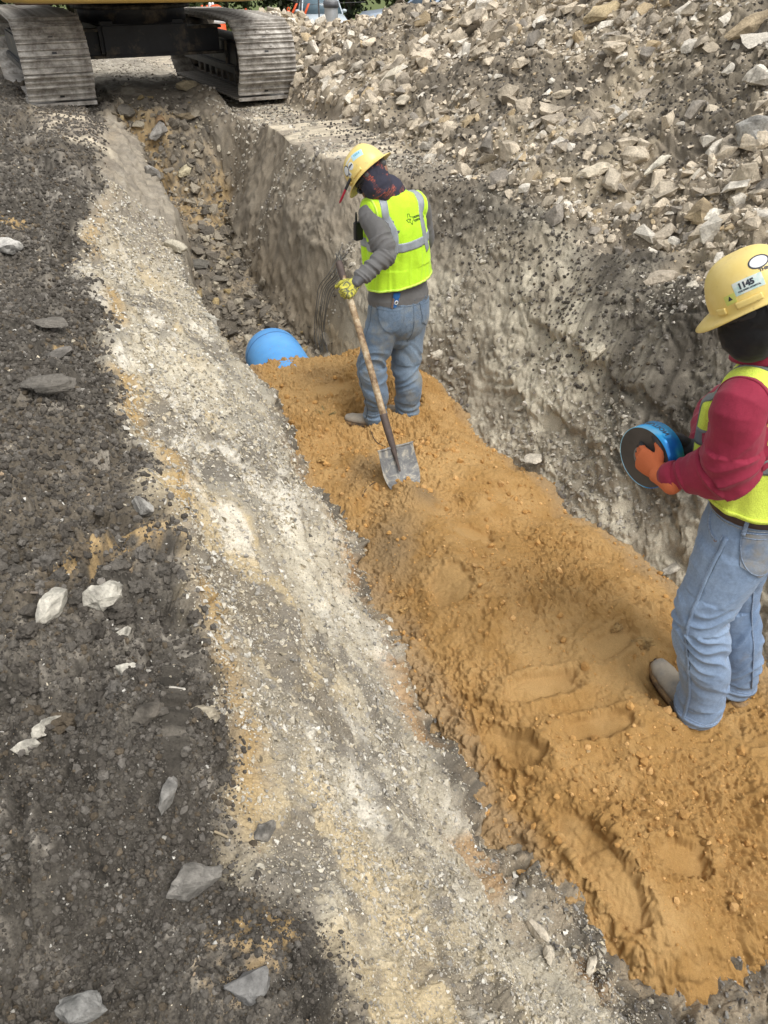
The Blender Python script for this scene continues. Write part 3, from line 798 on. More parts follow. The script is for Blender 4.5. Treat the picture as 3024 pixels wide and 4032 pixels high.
NOTED2 = [
 (410, 192, .19, (.36, .30, .20), 'block', 20, (1, .6, .55), 'large brown and ochre boulder on top of the rubble between the excavator tracks'),
 (272, 250, .17, (.17, .155, .13), 'block', 70, (1, .8, .7), 'dark boulder wedged at the left rim of the trench in front of the left track'),
 (1160, 2015, .050, (.60, .53, .42), 'slab', 110, (1, .5, .8), 'long pale rock standing out of the foot of the left wall near the sand'),
 (1185, 2065, .030, (.55, .49, .39), 'block', 80, (1, .7, .8), 'smaller pale rock just below the long pale rock at the wall foot'),
 (1275, 2090, .034, (.56, .50, .40), 'slab', 60, (1, .6, .8), 'pale flat stone in the gravel at the foot of the left wall'),
 (608, 1308, .020, (.74, .72, .66), 'block', 60, (1, .8, .8), 'bright white pebble on the pale wall left of the sand'),
 (855, 175, .24, (.66, .60, .48), 'block', 10, (1, .55, .5), 'big cream limestone boulder at the foot of the spoil heap right of the track'),
 (872, 228, .14, (.52, .46, .36), 'block', 60, (1, .8, .7), 'tan block below the big cream boulder at the foot of the spoil heap'),
 (1292, 45, .20, (.52, .42, .26), 'slab', 10, (1, .5, .7), 'flat tan block with dark underside near the top of the spoil heap'),
 (1625, 70, .22, (.45, .36, .24), 'slab', 10, (1, .5, .6), 'long brown slab near the top right corner of the spoil heap'),
 (1040, 25, .15, (.66, .62, .54), 'block', 40, (1, .8, .8), 'white angular block at the top of the spoil heap'),
 (775, 150, .13, (.50, .45, .37), 'block', 40, (1, .8, .6), 'tan block left of the big cream boulder on the spoil heap'),
 (1415, 372, .13, (.60, .56, .46), 'slab', 35, (1, .3, .5), 'long thin pale slab leaning at the foot of the spoil heap'),
 (1285, 380, .14, (.58, .51, .39), 'slab', 10, (1, .7, .6), 'flat tan slab among chunks at the foot of the spoil heap'),
 (1530, 478, .075, (.74, .70, .60), 'block', 0, (1, .9, .7), 'rounded white rock on dark earth below the spoil heap'),
 (1640, 290, .16, (.40, .385, .35), 'block', 0, (1, .9, .8), 'grey weathered rock at the right edge of the spoil heap'),
 (1320, 400, .15, (.46, .40, .31), 'block', 70, (1, .6, .7), 'brown block under the flat tan slab at the spoil foot'),
 (1210, 215, .10, (.52, .45, .34), 'slab', 10, (1, .5, .6), 'flat tan stone on the fine strip of the spoil heap'),
 (905, 290, .10, (.60, .54, .43), 'slab', 60, (1, .7, .6), 'pale slab at the spoil foot above the helmet beside the shovel'),
 (1290, 770, .085, (.50, .45, .35), 'block', 60, (1, .8, .7), 'cream boulder set in the slope below the scraped dark clay'),
 (945, 775, .060, (.52, .47, .38), 'block', 30, (1, .8, .8), 'cream rock right of the knees of the person with the shovel'),
 (1150, 1000, .075, (.48, .43, .35), 'slab', 50, (1, .8, .4), 'flat tan flagstone at the edge of the sand below the torn ledge'),
 (1450, 1235, .08, (.44, .40, .33), 'slab', 40, (1, .6, .3), 'flat grey flagstone at the sand edge left of the bent knee'),
 (1392, 1392, .034, (.40, .26, .11), 'clod', 0, (1, .9, .9), 'large sandy clod on the orange sand left of the second person'),
 (1330, 1362, .030, (.40, .26, .11), 'clod', 40, (1, .6, .7), 'flat sandy clod left of the large sandy clod'),
 (872, 1325, .024, (.42, .26, .10), 'clod', 40, (1, .8, .8), 'sandy clod near the left edge of the orange sand'),
 (868, 1290, .017, (.42, .26, .10), 'clod', 10, (1, .8, .8), 'smaller sandy clod just above another at the left sand edge'),
 (1270, 1627, .010, (.50, .36, .19), 'block', 10, (1, .8, .8), 'round pebble in a boot print on the orange sand'),
 (695, 998, .03, (.42, .26, .10), 'clod', 10, (1, .8, .7), 'sandy clod near the upper left edge of the orange sand'),
 (940, 1565, .013, (.20, .19, .17), 'slab', 70, (1, .6, .7), 'dark chip of stone on the sand beside the pale wall'),
 (345, 300, .16, (.33, .31, .28), 'block', 60, (1, .8, .8), 'grey upright block on the rubble ramp below the broken pipe'),
 (400, 380, .11, (.50, .44, .30), 'block', 60, (1, .8, .8), 'cream block in the middle of the trench rubble'),
 (330, 380, .11, (.32, .30, .27), 'block', 30, (1, .7, .8), 'grey block at the left of the trench rubble'),
 (380, 540, .11, (.46, .42, .33), 'block', 20, (1, .8, .7), 'cream boulder against the left wall of the deep trench'),
 (445, 525, .12, (.42, .37, .28), 'slab', 130, (1, .45, .8), 'long tan slab lying on the trench floor'),
 (425, 585, .17, (.15, .14, .12), 'block', 0, (1, .6, .5), 'big dark wet lump of clay across the trench floor'),
 (475, 612, .10, (.19, .17, .14), 'block', 0, (1, .7, .5), 'dark lump right of the big wet lump on the trench floor'),
 (400, 260, .12, (.25, .20, .13), 'block', 0, (1, .6, .5), 'brown earth block overhanging the broken pipe on the trench ramp'),
 (455, 690, .07, (.42, .40, .34), 'slab', 0, (1, .5, .5), 'flat pale stone on the trench floor left of the blue pipe'),
]
for i, (u, v, sz_, c_, kd, yw, scl, lb) in enumerate(NOTED2):
    q = on_ground(u, v); x, y = q[0], q[1]
    s_ = x + SL * y
    insand = .9 < s_ < 2.5 and y < 5.5
    nv = np.array([0, 0, 1.]) if insand else nrm(GN[g_idx(np.array(x), np.array(y))] + np.array([0, 0, .6]))
    put_stone('sand_clod' if 'sandy' in lb else ('boulder' if sz_ > .12 else 'stone'), (x, y, top_h(x, y) + sz_ * .22), nv, sz_, c_, kd, 7200 + i, lb, 'clod' if 'sandy' in lb else 'rock', yaw=yw, scale=scl, full=True)
# ================================================================ kit for figures, cloth and shaped parts
def crom(P, per=6):
    P = np.asarray(P, float)
    if len(P) < 3: 
        return np.array([P[0] + (P[-1] - P[0]) * t for t in np.linspace(0, 1, per + 1)])
    Q = np.vstack([2 * P[0] - P[1], P, 2 * P[-1] - P[-2]]); out = []
    for i in range(1, len(Q) - 2):
        for t in np.linspace(0, 1, per, endpoint=False):
            a, b, c, d = Q[i - 1], Q[i], Q[i + 1], Q[i + 2]
            out.append(.5 * ((2 * b) + (-a + c) * t + (2 * a - 5 * b + 4 * c - d) * t * t + (-a + 3 * b - 3 * c + d) * t ** 3))
    out.append(P[-1]); return np.array(out)

def tube(rows, ref=(1, 0, 0), seg=24, per=5, round_caps=True):
    """closed lofted tube. rows: x, y, z, ra (along ref), rb"""
    rows = [list(r) + [r[3]] if len(r) == 4 else list(r) for r in rows]
    S = crom(rows, per) if per > 1 else np.array(rows, float)
    P = S[:, :3]; ra = np.maximum(S[:, 3], 1e-4); rb = np.maximum(S[:, 4], 1e-4)
    T = nrm(np.gradient(P, axis=0))
    ref = np.asarray(ref, float)
    if round_caps:
        def cap(p, t, a, b, sgn):
            o_ = []
            for k in (.35, .7, .93):
                c = math.sqrt(1 - k * k)
                o_.append((p + t * sgn * min(a, b) * k * .8, a * c, b * c))
            return o_
        st = cap(P[0], T[0], ra[0], rb[0], -1)[::-1]; en = cap(P[-1], T[-1], ra[-1], rb[-1], 1)
        P = np.vstack([[q[0] for q in st], P, [q[0] for q in en]])
        T = np.vstack([[T[0]] * 3, T, [T[-1]] * 3])
        ra = np.concatenate([[q[1] for q in st], ra, [q[1] for q in en]]); rb = np.concatenate([[q[2] for q in st], rb, [q[2] for q in en]])
    A = ref[None] - (T @ ref)[:, None] * T; A = nrm(A); B = np.cross(T, A)
    th = np.linspace(0, 2 * math.pi, seg, endpoint=False)
    V = P[:, None] + A[:, None] * (ra[:, None] * np.cos(th))[..., None] + B[:, None] * (rb[:, None] * np.sin(th))[..., None]
    n = len(P); V = V.reshape(-1, 3)
    F = []
    for i in range(n - 1):
        for j in range(seg):
            k = (j + 1) % seg
            F.append((i * seg + j, i * seg + k, (i + 1) * seg + k, (i + 1) * seg + j))
    F = np.array(F)
    tri = [(len(V), (j + 1) % seg, j) for j in range(seg)] + [(len(V) + 1, (n - 1) * seg + j, (n - 1) * seg + (j + 1) % seg) for j in range(seg)]
    V = np.vstack([V, P[0], P[-1]])
    return V, [F, np.array(tri)]

def ball(c, ax, a, b, d, seg=20):
    """ellipsoid with axes ax (3 rows) and radii"""
    bm = bmesh.new(); bmesh.ops.create_icosphere(bm, subdivisions=3, radius=1); V, F = bm_np(bm)
    ax = np.asarray(ax, float)
    return np.asarray(c, float) + V[:, :1] * ax[0] * a + V[:, 1:2] * ax[1] * b + V[:, 2:] * ax[2] * d, [F]

def join_np(parts):
    VV, Q, Tt = [], [], []; off = 0
    for V, Fs in parts:
        VV.append(V)
        for F in (Fs if isinstance(Fs, list) else [Fs]):
            (Q if F.shape[1] == 4 else Tt).append(F + off)
        off += len(V)
    Fs = ([np.concatenate(Q)] if Q else []) + ([np.concatenate(Tt)] if Tt else [])
    return np.concatenate(VV), Fs

def me_arrays(me):
    V = np.empty(len(me.vertices) * 3, f32); me.vertices.foreach_get('co', V)
    return V.reshape(-1, 3).astype(float)

def fuse(parts, voxel=.006, smooth=6):
    """one continuous surface from overlapping closed shapes -> mesh datablock"""
    V, Fs = join_np(parts)
    me = mesh_np('tmp', V, Fs)
    o = bpy.data.objects.new('tmp', me); COL.objects.link(o)
    m = o.modifiers.new('r', 'REMESH'); m.mode = 'VOXEL'; m.voxel_size = voxel
    if smooth:
        m2 = o.modifiers.new('s', 'SMOOTH'); m2.factor = .5; m2.iterations = smooth
    dg = bpy.context.evaluated_depsgraph_get(); dg.update()
    out = bpy.data.meshes.new_from_object(o.evaluated_get(dg))
    bpy.data.objects.remove(o); bpy.data.meshes.remove(me)
    return out

def v_normals(me):
    me.update(); N = np.empty(len(me.vertices) * 3, f32)
    me.vertex_normals.foreach_get('vector', N)
    return N.reshape(-1, 3).astype(float)

def set_v(me, V):
    me.vertices.foreach_set('co', np.ascontiguousarray(V, dtype=f32).ravel()); me.update()

def wrinkle(me, bones, base=.0015, seed=0.0, sc=1.0):
    """folds across limbs: bones = (p0, p1, amp0, amp1, fold_length, skew)"""
    V = me_arrays(me); N = v_normals(me)
    best = np.full(len(V), 9e9); H = np.zeros(len(V))
    for i, (p0, p1, a0, a1, fl, sk) in enumerate(bones):
        p0 = np.array(p0, float); p1 = np.array(p1, float); ax = p1 - p0; L = np.linalg.norm(ax); ax /= L
        t = np.clip((V - p0) @ ax / L, 0, 1)
        q = p0 + ax * (t * L)[:, None]; r = V - q; d = np.linalg.norm(r, axis=1)
        e1 = nrm(np.cross(ax, [.3, .9, .2])); e2 = np.cross(ax, e1)
        u, w = r @ e1, r @ e2
        al = (V - p0) @ ax
        ph = (al + sk * u) / fl
        n_ = n3(ph + 1.2 * n3(u * 9, w * 9, al * 4 + seed), u * 7 + seed + i * 3, w * 7)
        fold = 1 - 2.2 * np.abs(n_)                      # ridged
        n_b = n3(ph * .43 + seed, u * 5, w * 5 + i)
        h = (a0 + (a1 - a0) * t) * (.7 * fold + .9 * n_b)
        m = d < best
        H = np.where(m, h, H); best = np.where(m, d, best)
    H = H + base * fbm3(V[:, 0] + seed, V[:, 1], V[:, 2], .05, 3)
    set_v(me, V + N * (H * sc)[:, None])

def drape(me, c, amp0, amp1, z0, z1, k=6.0, seed=0.0):
    """hanging folds round an upright axis, growing from z0 to z1"""
    V = me_arrays(me); N = v_normals(me); d = V - np.array(c, float)
    th = np.arctan2(d[:, 1], d[:, 0]); t = np.clip((V[:, 2] - z0) / (z1 - z0), 0, 1)
    q = n3(np.cos(th) * k * .5 + seed + V[:, 2] * 1.5, np.sin(th) * k * .5 + 3, V[:, 2] * 2.2 + seed)
    q2 = 1 - 2.4 * np.abs(n3(np.cos(th) * k * .8 + seed, np.sin(th) * k * .8 - V[:, 2] * 2.0, V[:, 2] * 3 + 5))
    set_v(me, V + N * ((amp0 + (amp1 - amp0) * t) * (q * 1.1 + q2 * .5))[:, None])

def finish(me, name, mat, parent, smooth=True):
    me.name = name
    me.polygons.foreach_set('use_smooth', np.full(len(me.polygons), smooth))
    me.materials.clear(); me.materials.append(mat)
    return link(name, me, parent)

def bvh_of(me):
    V = me_arrays(me)
    return BVHTree.FromPolygons([tuple(v) for v in V], [tuple(p.vertices) for p in me.polygons])

def cut_planes(me, planes):
    """keep the part on the positive side of each (point, normal)"""
    bm = bmesh.new(); bm.from_mesh(me)
    for p, n in planes:
        bmesh.ops.bisect_plane(bm, geom=bm.verts[:] + bm.edges[:] + bm.faces[:], plane_co=p, plane_no=n, clear_inner=True)
    bm.to_mesh(me); bm.free(); me.update()
    return me

def ribbon(name, bvh, pts, width, mat, parent, off=.002, thick=.0025, closed=False, across=4, per=6, snap=True, wfun=None):
    """strip laid along a line on a surface, every vertex pressed onto it"""
    P = np.array(pts, float)
    if closed: P = np.vstack([P[-1:], P, P[:2]]); S = crom(P, per)[per:-per]
    else: S = crom(P, per)
    if snap and len(S) > 6:
        for _ in range(2):
            S = np.array([np.array(bvh.find_nearest(Vector(p))[0]) for p in S])
            for _k in range(5):
                Q = S.copy(); Q[1:-1] = S[1:-1] * .4 + (S[:-2] + S[2:]) * .3
                if closed: Q[0] = S[0] * .4 + (S[-2] + S[1]) * .3; Q[-1] = Q[0]
                S = Q
    rows = []; n = len(S); T = nrm(np.gradient(S, axis=0))
    for i, (p, t) in enumerate(zip(S, T)):
        loc, nor, _, _ = bvh.find_nearest(Vector(p))
        nor = np.array(nor); lat = nrm(np.cross(t, nor)); w = width * (wfun(i / (n - 1)) if wfun else 1)
        row = []
        for k in range(across + 1):
            q = np.array(loc) + lat * (k / across - .5) * w
            if snap:
                l2, n2_, _, _ = bvh.find_nearest(Vector(q)); q = np.array(l2); nn = np.array(n2_)
            else: nn = nor
            row.append((q, nn))
        rows.append(row)
    m = across + 1
    top = np.array([[q + nn * (off + thick) for q, nn in r] for r in rows]).reshape(-1, 3)
    bot = np.array([[q + nn * (off - .004) for q, nn in r] for r in rows]).reshape(-1, 3)
    V = np.vstack([top, bot]); F = []; o2 = len(top)
    for i in range(n - 1):
        for k in range(across):
            a, b, c, d = i * m + k, i * m + k + 1, (i + 1) * m + k + 1, (i + 1) * m + k
            F.append((a, b, c, d)); F.append((a + o2, d + o2, c + o2, b + o2))
        F.append((i * m, (i + 1) * m, (i + 1) * m + o2, i * m + o2))
        F.append((i * m + across, i * m + across + o2, (i + 1) * m + across + o2, (i + 1) * m + across))
    if not closed:
        for k in range(across):
            F.append((k, k + o2, k + 1 + o2, k + 1)); e = (n - 1) * m
            F.append((e + k, e + k + 1, e + k + 1 + o2, e + k + o2))
    return link(name, mesh_np(name, V, np.array(F), mat), parent)

def press(name, V2, F, bvh, origin, ux, uy, mat, parent, off=.001, thick=.0015, toward=None):
    """flat outline (2-D, triangulated) pressed onto a surface along its own normal"""
    ux = np.array(ux, float); uy = np.array(uy, float); nz = nrm(np.cross(ux, uy)); origin = np.array(origin, float)
    top, bot = [], []
    for a, b in V2:
        p = origin + ux * a + uy * b
        hit = bvh.ray_cast(Vector(p + nz * .35), Vector(-nz), .6)
        if hit[0] is None:
            l2, n2_, _, _ = bvh.find_nearest(Vector(p)); q = np.array(l2); nn = np.array(n2_)
        else: q = np.array(hit[0]); nn = np.array(hit[1])
        if nn @ nz < 0: nn = -nn
        top.append(q + nz * (off + thick)); bot.append(q - nz * .002)
    V = np.vstack([top, bot]); n = len(top); F = np.array(F)
    tri = [tuple(f) for f in F] + [tuple(int(q) + n for q in f[::-1]) for f in F]
    ed = {}
    for f in F:
        for i in range(3):
            e = (int(f[i]), int(f[(i + 1) % 3])); ed[e] = 1
    for (a, b) in list(ed):
        if (b, a) not in ed: tri.append((b, a, a + n)); tri.append((b, a + n, b + n))
    return link(name, mesh_np(name, V, np.array(tri), mat, smooth=False), parent)

def poly2(pts, cell=.012):
    """triangulated, subdivided filled outline"""
    bm = bmesh.new(); vs_ = [bm.verts.new((x, y, 0)) for x, y in pts]
    bm.faces.new(vs_); bmesh.ops.triangulate(bm, faces=bm.faces[:])
    for _ in range(5):
        es = [e for e in bm.edges if e.calc_length() > cell]
        if not es: break
        bmesh.ops.subdivide_edges(bm, edges=es, cuts=1); bmesh.ops.triangulate(bm, faces=bm.faces[:])
    bmesh.ops.recalc_face_normals(bm, faces=bm.faces[:])
    V, F = bm_np(bm)
    a = V[F[0]]
    if np.cross(a[1] - a[0], a[2] - a[0])[2] < 0: F = F[:, ::-1]
    return V[:, :2], F

def disc2(r, n=20, ry=None, cell=.012):
    ry = ry or r
    return poly2([(r * math.cos(t), ry * math.sin(t)) for t in np.linspace(0, 2 * math.pi, n, endpoint=False)], cell)

def text2(s, size, align_x='CENTER', bold=0.0, spacing=1.0):
    cu = bpy.data.curves.new('t', 'FONT'); cu.body = s; cu.size = size; cu.align_x = align_x; cu.align_y = 'CENTER'
    cu.resolution_u = 2; cu.offset = bold; cu.space_line = spacing
    o = bpy.data.objects.new('t', cu); COL.objects.link(o)
    dg = bpy.context.evaluated_depsgraph_get(); dg.update()
    me = bpy.data.meshes.new_from_object(o.evaluated_get(dg))
    bm = bmesh.new(); bm.from_mesh(me); bmesh.ops.triangulate(bm, faces=bm.faces[:]); V, F = bm_np(bm)
    bpy.data.objects.remove(o); bpy.data.curves.remove(cu); bpy.data.meshes.remove(me)
    a = V[F[:, 0]]; b = V[F[:, 1]]; c = V[F[:, 2]]
    fl = np.cross(b - a, c - a)[:, 2] < 0; F[fl] = F[fl][:, ::-1]
    return V[:, :2], F

def hand_tubes(wrist, k, n, thumb, curls, scale=1.0, fat=1.0, spread=.0, thumb_curl=.5, thumb_out=.6):
    """wrist point, k: wrist->knuckles, n: palm side, thumb: side the thumb is on. curls: per finger 3 bend angles in degrees"""
    k = nrm(k); n = nrm(np.array(n) - np.dot(n, k) * k); s = np.cross(k, n)
    if s @ np.array(thumb, float) < 0: s = -s
    W = np.array(wrist, float); S = scale; out = []
    r = lambda v: v * fat
    out.append(tube([(*(W - k * .03 * S), .026 * S * fat, .020 * S * fat), (*(W + k * .02 * S), .031 * S * fat, .019 * S * fat), (*(W + k * .055 * S + n * .002), .040 * S * fat, .017 * S * fat), (*(W + k * .088 * S), .040 * S * fat, .0145 * S * fat)], ref=s, seg=20, per=4))
    lens = [(.041, .025, .021), (.045, .029, .022), (.042, .027, .021), (.033, .021, .019)]; rad = [.0100, .0102, .0096, .0086]
    for i in range(4):
        base = W + k * (.086 - .004 * abs(i - 1.2)) * S + s * (.029 - .0195 * i) * S
        d = nrm(k + s * spread * (1.5 - i)); p = base - k * .012; rows = [(*p, rad[i] * S * fat)]; p = base.copy(); rows.append((*p, rad[i] * S * fat * 1.03)); a = 0
        for j in range(3):
            a += R(curls[i][j]); dd = d * math.cos(a) + n * math.sin(a)
            p = p + dd * lens[i][j] * S
            rows.append((*p, rad[i] * S * fat * (1 - .07 * (j + 1))))
        out.append(tube(rows, ref=s, seg=12, per=3))
    b = W + k * .028 * S + s * .024 * S + n * .006 * S
    d1 = nrm(k * .55 + s * thumb_out + n * .35); d2 = nrm(k * .8 + s * thumb_out * .55 + n * thumb_curl); d3 = nrm(k * .8 + s * .15 + n * thumb_curl * 1.4)
    out.append(tube([(*(b - d1 * .012), .013 * S * fat), (*(b + d1 * .02 * S), .0145 * S * fat), (*(b + d1 * .042 * S), .0122 * S * fat), (*(b + d1 * .042 * S + d2 * .032 * S), .0112 * S * fat), (*(b + d1 * .042 * S + d2 * .032 * S + d3 * .026 * S), .0095 * S * fat)], ref=n, seg=12, per=3))
    return out

def head_parts(c, hf, hs, hu, ears=True):
    """skull, jaw, nose, ears, brow, lips; c is the middle of the head"""
    c = np.array(c, float); hf, hs, hu = map(np.array, (hf, hs, hu)); ax = [hf, hs, hu]; P_ = []
    at = lambda f_, s_, u_: c + hf * f_ + hs * s_ + hu * u_
    P_.append(ball(at(-.008, 0, .022), ax, .098, .077, .088))
    P_.append(ball(at(.018, 0, -.035), ax, .070, .060, .070))
    P_.append(ball(at(.050, 0, -.082), ax, .032, .034, .026))
    P_.append(tube([(*at(.078, 0, .018), .009, .008), (*at(.092, 0, -.005), .010, .010), (*at(.101, 0, -.026), .014, .012), (*at(.082, 0, -.036), .012, .010)], ref=hs, seg=12))
    P_.append(tube([(*at(.072, -.035, .026), .008), (*at(.086, 0, .026), .009), (*at(.072, .035, .026), .008)], ref=hu, seg=10))
    for sg in (-1, 1):
        if ears: P_.append(tube([(*at(-.008, sg * .072, .018), .008, .005), (*at(-.014, sg * .083, .012), .017, .006), (*at(-.008, sg * .080, -.012), .012, .006), (*at(-.002, sg * .071, -.026), .007, .004)], ref=hf, seg=10))
        P_.append(ball(at(.070, sg * .031, .006), ax, .012, .013, .010))
        P_.append(ball(at(.056, sg * .040, -.022), ax, .024, .02, .02))
    P_.append(tube([(*at(.080, -.022, -.055), .004, .004), (*at(.090, 0, -.054), .007, .006), (*at(.080, .022, -.055), .004, .004)], ref=hu, seg=10))
    P_.append(tube([(*at(.078, -.019, -.065), .004, .004), (*at(.087, 0, -.066), .006, .006), (*at(.078, .019, -.065), .004, .004)], ref=hu, seg=10))
    return P_

def hard_hat(base, hf, hs, hu, parent, mat, back=.03, front=.045, sc=1.0):
    """shell: open dome with a brim that is widest in front, a ridge along the top, thickness, gutter"""
    base = np.array(base, float); NU, NV = 72, 22; V = []; hf, hs, hu = hf * sc, hs * sc, hu * sc
    for j in range(NV + 1):
        for i in range(NU):
            ph = 2 * math.pi * i / NU; cf, sf = math.cos(ph), math.sin(ph)
            fr = max(cf, 0) ** 2.2; bk = max(-cf, 0) ** 2.0
            if j <= 3:
                w = (.010 + front * fr + back * bk) * (3 - j) / 3
                a, b, z = .132 + w, .108 + w * .8, -.002 - .020 * ((3 - j) / 3) ** 1.4 * (.3 + fr + .7 * bk) + (.003 if j == 3 else 0)
            else:
                e = (j - 3) / (NV - 3) * math.pi / 2
                k = math.cos(e) ** .72
                a, b = .132 * k, .108 * k; z = .143 * math.sin(e) ** .95
                rdg = math.exp(-((b * sf) / .013) ** 2) * .006 * math.sin(e) ** .5 * (1 if e > .5 else 0)
                z += rdg
                if .18 < abs(sf) and 3 < j < 7: pass
            V.append(base + hf * a * cf + hs * b * sf + hu * z)
    V.append(base + hu * .149); F = []
    for j in range(NV):
        for i in range(NU):
            k = (i + 1) % NU
            F.append((j * NU + i, j * NU + k, (j + 1) * NU + k, (j + 1) * NU + i))
    V = np.array(V); me = mesh_np('hard_hat', V, np.array(F), mat)
    # thickness: inner copy
    bm = bmesh.new(); bm.from_mesh(me); bmesh.ops.remove_doubles(bm, verts=bm.verts[:], dist=.0004)
    bmesh.ops.recalc_face_normals(bm, faces=bm.faces[:]); bm.to_mesh(me); bm.free()
    for p in me.polygons: p.use_smooth = True
    o = link('hard_hat', me, parent); sm = o.modifiers.new('thick', 'SOLIDIFY'); sm.thickness = .003; sm.offset = -1 if True else 1
    bv = bvh_of(me)
    # raised side slot blocks and rain ridge
    for sg in (-1, 1):
        pts = [base + hf * (.045 * q) + hs * sg * .115 + hu * .022 for q in (-.9, -.3, .3, .9)]
        ribbon('accessory_slot', bv, pts, .016, mat, o, off=.001, thick=.006)
        pts = [base + hf * (.085 + .012 * q) + hs * sg * (.088 - .01 * q) + hu * .018 for q in (-1, 0, 1)]
        ribbon('accessory_slot', bv, pts, .016, mat, o, off=.001, thick=.006)
    return o, bv

def ring_path(bvh, c, ex, ey, n=28, rmax=.5):
    """outline of a surface round a point, in the plane of ex, ey"""
    out = []
    for t in np.linspace(0, 2 * math.pi, n, endpoint=False):
        d = np.array(ex) * math.cos(t) + np.array(ey) * math.sin(t)
        hit = bvh.ray_cast(Vector(np.array(c) + d * rmax), Vector(-d), rmax)
        out.append(np.array(hit[0]) if hit[0] is not None else np.array(c) + d * .15)
    return out

def line_on(bvh, pts, frm=None):
    out = []
    for p in pts:
        l, nn, _, _ = bvh.find_nearest(Vector(p)); out.append(np.array(l))
    return out

# ---------------------------------------------------------------- cloth materials
def mat_denim(name, lo, hi, dirt, dirt_amt=.42, sc=5):
    t = NT(name); co = t.coord()
    big = t.noise(sc, 5, .6, co); c = t.ramp(big, [(.32, lo), (.68, hi)])
    w = t.n('ShaderNodeTexWave', wave_type='BANDS', bands_direction='DIAGONAL'); w.inputs['Scale'].default_value = 330; w.inputs['Distortion'].default_value = 3
    t.l(co, w.inputs['Vector'])
    c = t.mix(c, t.ramp(w.outputs['Fac'], [(0, (.82, .84, .88)), (1, (1.12, 1.12, 1.1))]), 1.0, 'MULTIPLY')
    c = t.mix(c, t.ramp(t.noise(120, 3, .7, co), [(.3, (.88,) * 3), (.7, (1.12,) * 3)]), 1.0, 'MULTIPLY')
    d = t.ramp(t.noise(7, 6, .68, co), [(1 - dirt_amt - .06, (0, 0, 0)), (1 - dirt_amt + .16, (.8,) * 3)])
    c = t.mix(c, dirt, d)
    b = t.bump(w.outputs['Fac'], .0006, .5); b = t.bump(t.noise(45, 4, .6, co), .004, .45, b)
    t.p.inputs['Sheen Weight'].default_value = .15
    return t.done(c, .9, b, spec=.2)

def mat_cloth(name, col, var=.12, rough=.85, weave=220, fold=.004, dirt=None, dirt_amt=.3, mesh_holes=0):
    t = NT(name); co = t.coord()
    c = t.ramp(t.noise(9, 5, .6, co), [(.3, tuple(q * (1 - var) for q in col)), (.7, tuple(min(1, q * (1 + var)) for q in col))])
    n_ = t.noise(weave, 2, .6, co)
    c = t.mix(c, t.ramp(n_, [(.3, (.92,) * 3), (.7, (1.07,) * 3)]), 1.0, 'MULTIPLY')
    b = t.bump(n_, .0008, .5); b = t.bump(t.noise(22, 4, .55, co, .6), fold, .5, b)
    if mesh_holes:
        v = t.n('ShaderNodeTexVoronoi'); v.inputs['Scale'].default_value = mesh_holes; t.l(co, v.inputs['Vector'])
        c = t.mix(c, t.ramp(v.outputs['Distance'], [(.1, (.72, .74, .6)), (.42, (1.04,) * 3)]), .8, 'MULTIPLY')
        b = t.bump(v.outputs['Distance'], .0012, .6, b)
    if dirt:
        d = t.ramp(t.noise(6, 6, .7, co), [(1 - dirt_amt - .05, (0, 0, 0)), (1 - dirt_amt + .2, (.6,) * 3)])
        c = t.mix(c, dirt, d)
    t.p.inputs['Sheen Weight'].default_value = .1
    return t.done(c, rough, b, spec=.25)

m_skin = mat_plain('skin', (.30, .16, .10), .55, var=.12, sc=30, bump=.0005, bsc=300)
m_jeans1 = mat_denim('worn_blue_denim', (.115, .165, .235), (.21, .275, .35), (.26, .25, .205), .44, 4)
m_jeans2 = mat_denim('light_blue_denim', (.16, .235, .37), (.29, .38, .52), (.26, .225, .175), .34, 4)
m_seam1 = mat_plain('denim_seam', (.11, .15, .20), .9, var=.35, sc=160)
m_seam2 = mat_plain('light_denim_seam', (.22, .28, .38), .9, var=.4, sc=160)
m_thread = mat_plain('seam_thread', (.30, .32, .33), .9, var=.4, sc=220)
m_shirt1 = mat_cloth('grey_jersey', (.135, .132, .130), .1, .85, 300, .003)
m_shirt2 = mat_cloth('crimson_cotton', (.270, .022, .050), .14, .82, 300, .004, dirt=(.45, .22, .20), dirt_amt=.24)
m_vest1 = mat_cloth('lime_polyester', (.52, .84, .035), .07, .7, 200, .004)
m_vest2 = mat_cloth('yellow_mesh_fabric', (.66, .78, .10), .07, .7, 200, .004, mesh_holes=260)
m_trim = mat_cloth('lime_binding', (.62, .90, .12), .06, .7)
m_refl = mat_plain('reflective_tape', (.30, .33, .36), .38, 0, var=.10, sc=30, bump=.001, bsc=120)
m_refl2 = mat_plain('grey_reflective_tape', (.16, .175, .175), .42, 0, var=.12, sc=30, bump=.001, bsc=120)
m_print = mat_plain('black_print', (.07, .12, .02), .8, var=.2)
m_hat = NT('yellow_helmet_plastic'); _c = m_hat.coord()
_k = m_hat.ramp(m_hat.noise(9, 6, .65, _c), [(.3, (.78, .58, .17)), (.6, (.84, .66, .24)), (.8, (.64, .48, .16))])
_k = m_hat.mix(_k, (.30, .24, .12), m_hat.ramp(m_hat.noise(28, 5, .75, _c), [(.60, (0, 0, 0)), (.78, (.7,) * 3)]))
m_hat = m_hat.done(_k, .36, m_hat.bump(m_hat.noise(60, 3, .6, _c), .0006), spec=.5)
m_black = mat_plain('black_plastic', (.018, .018, .020), .5, var=.2)
m_dkgrey = mat_plain('grey_plastic', (.09, .09, .095), .5, var=.2)
m_boot = mat_plain('dusty_suede', (.17, .125, .085), .9, var=.25, sc=20, bump=.002, bsc=90, dirt=(.33, .28, .21), dirt_amt=.55, dirt_sc=12)
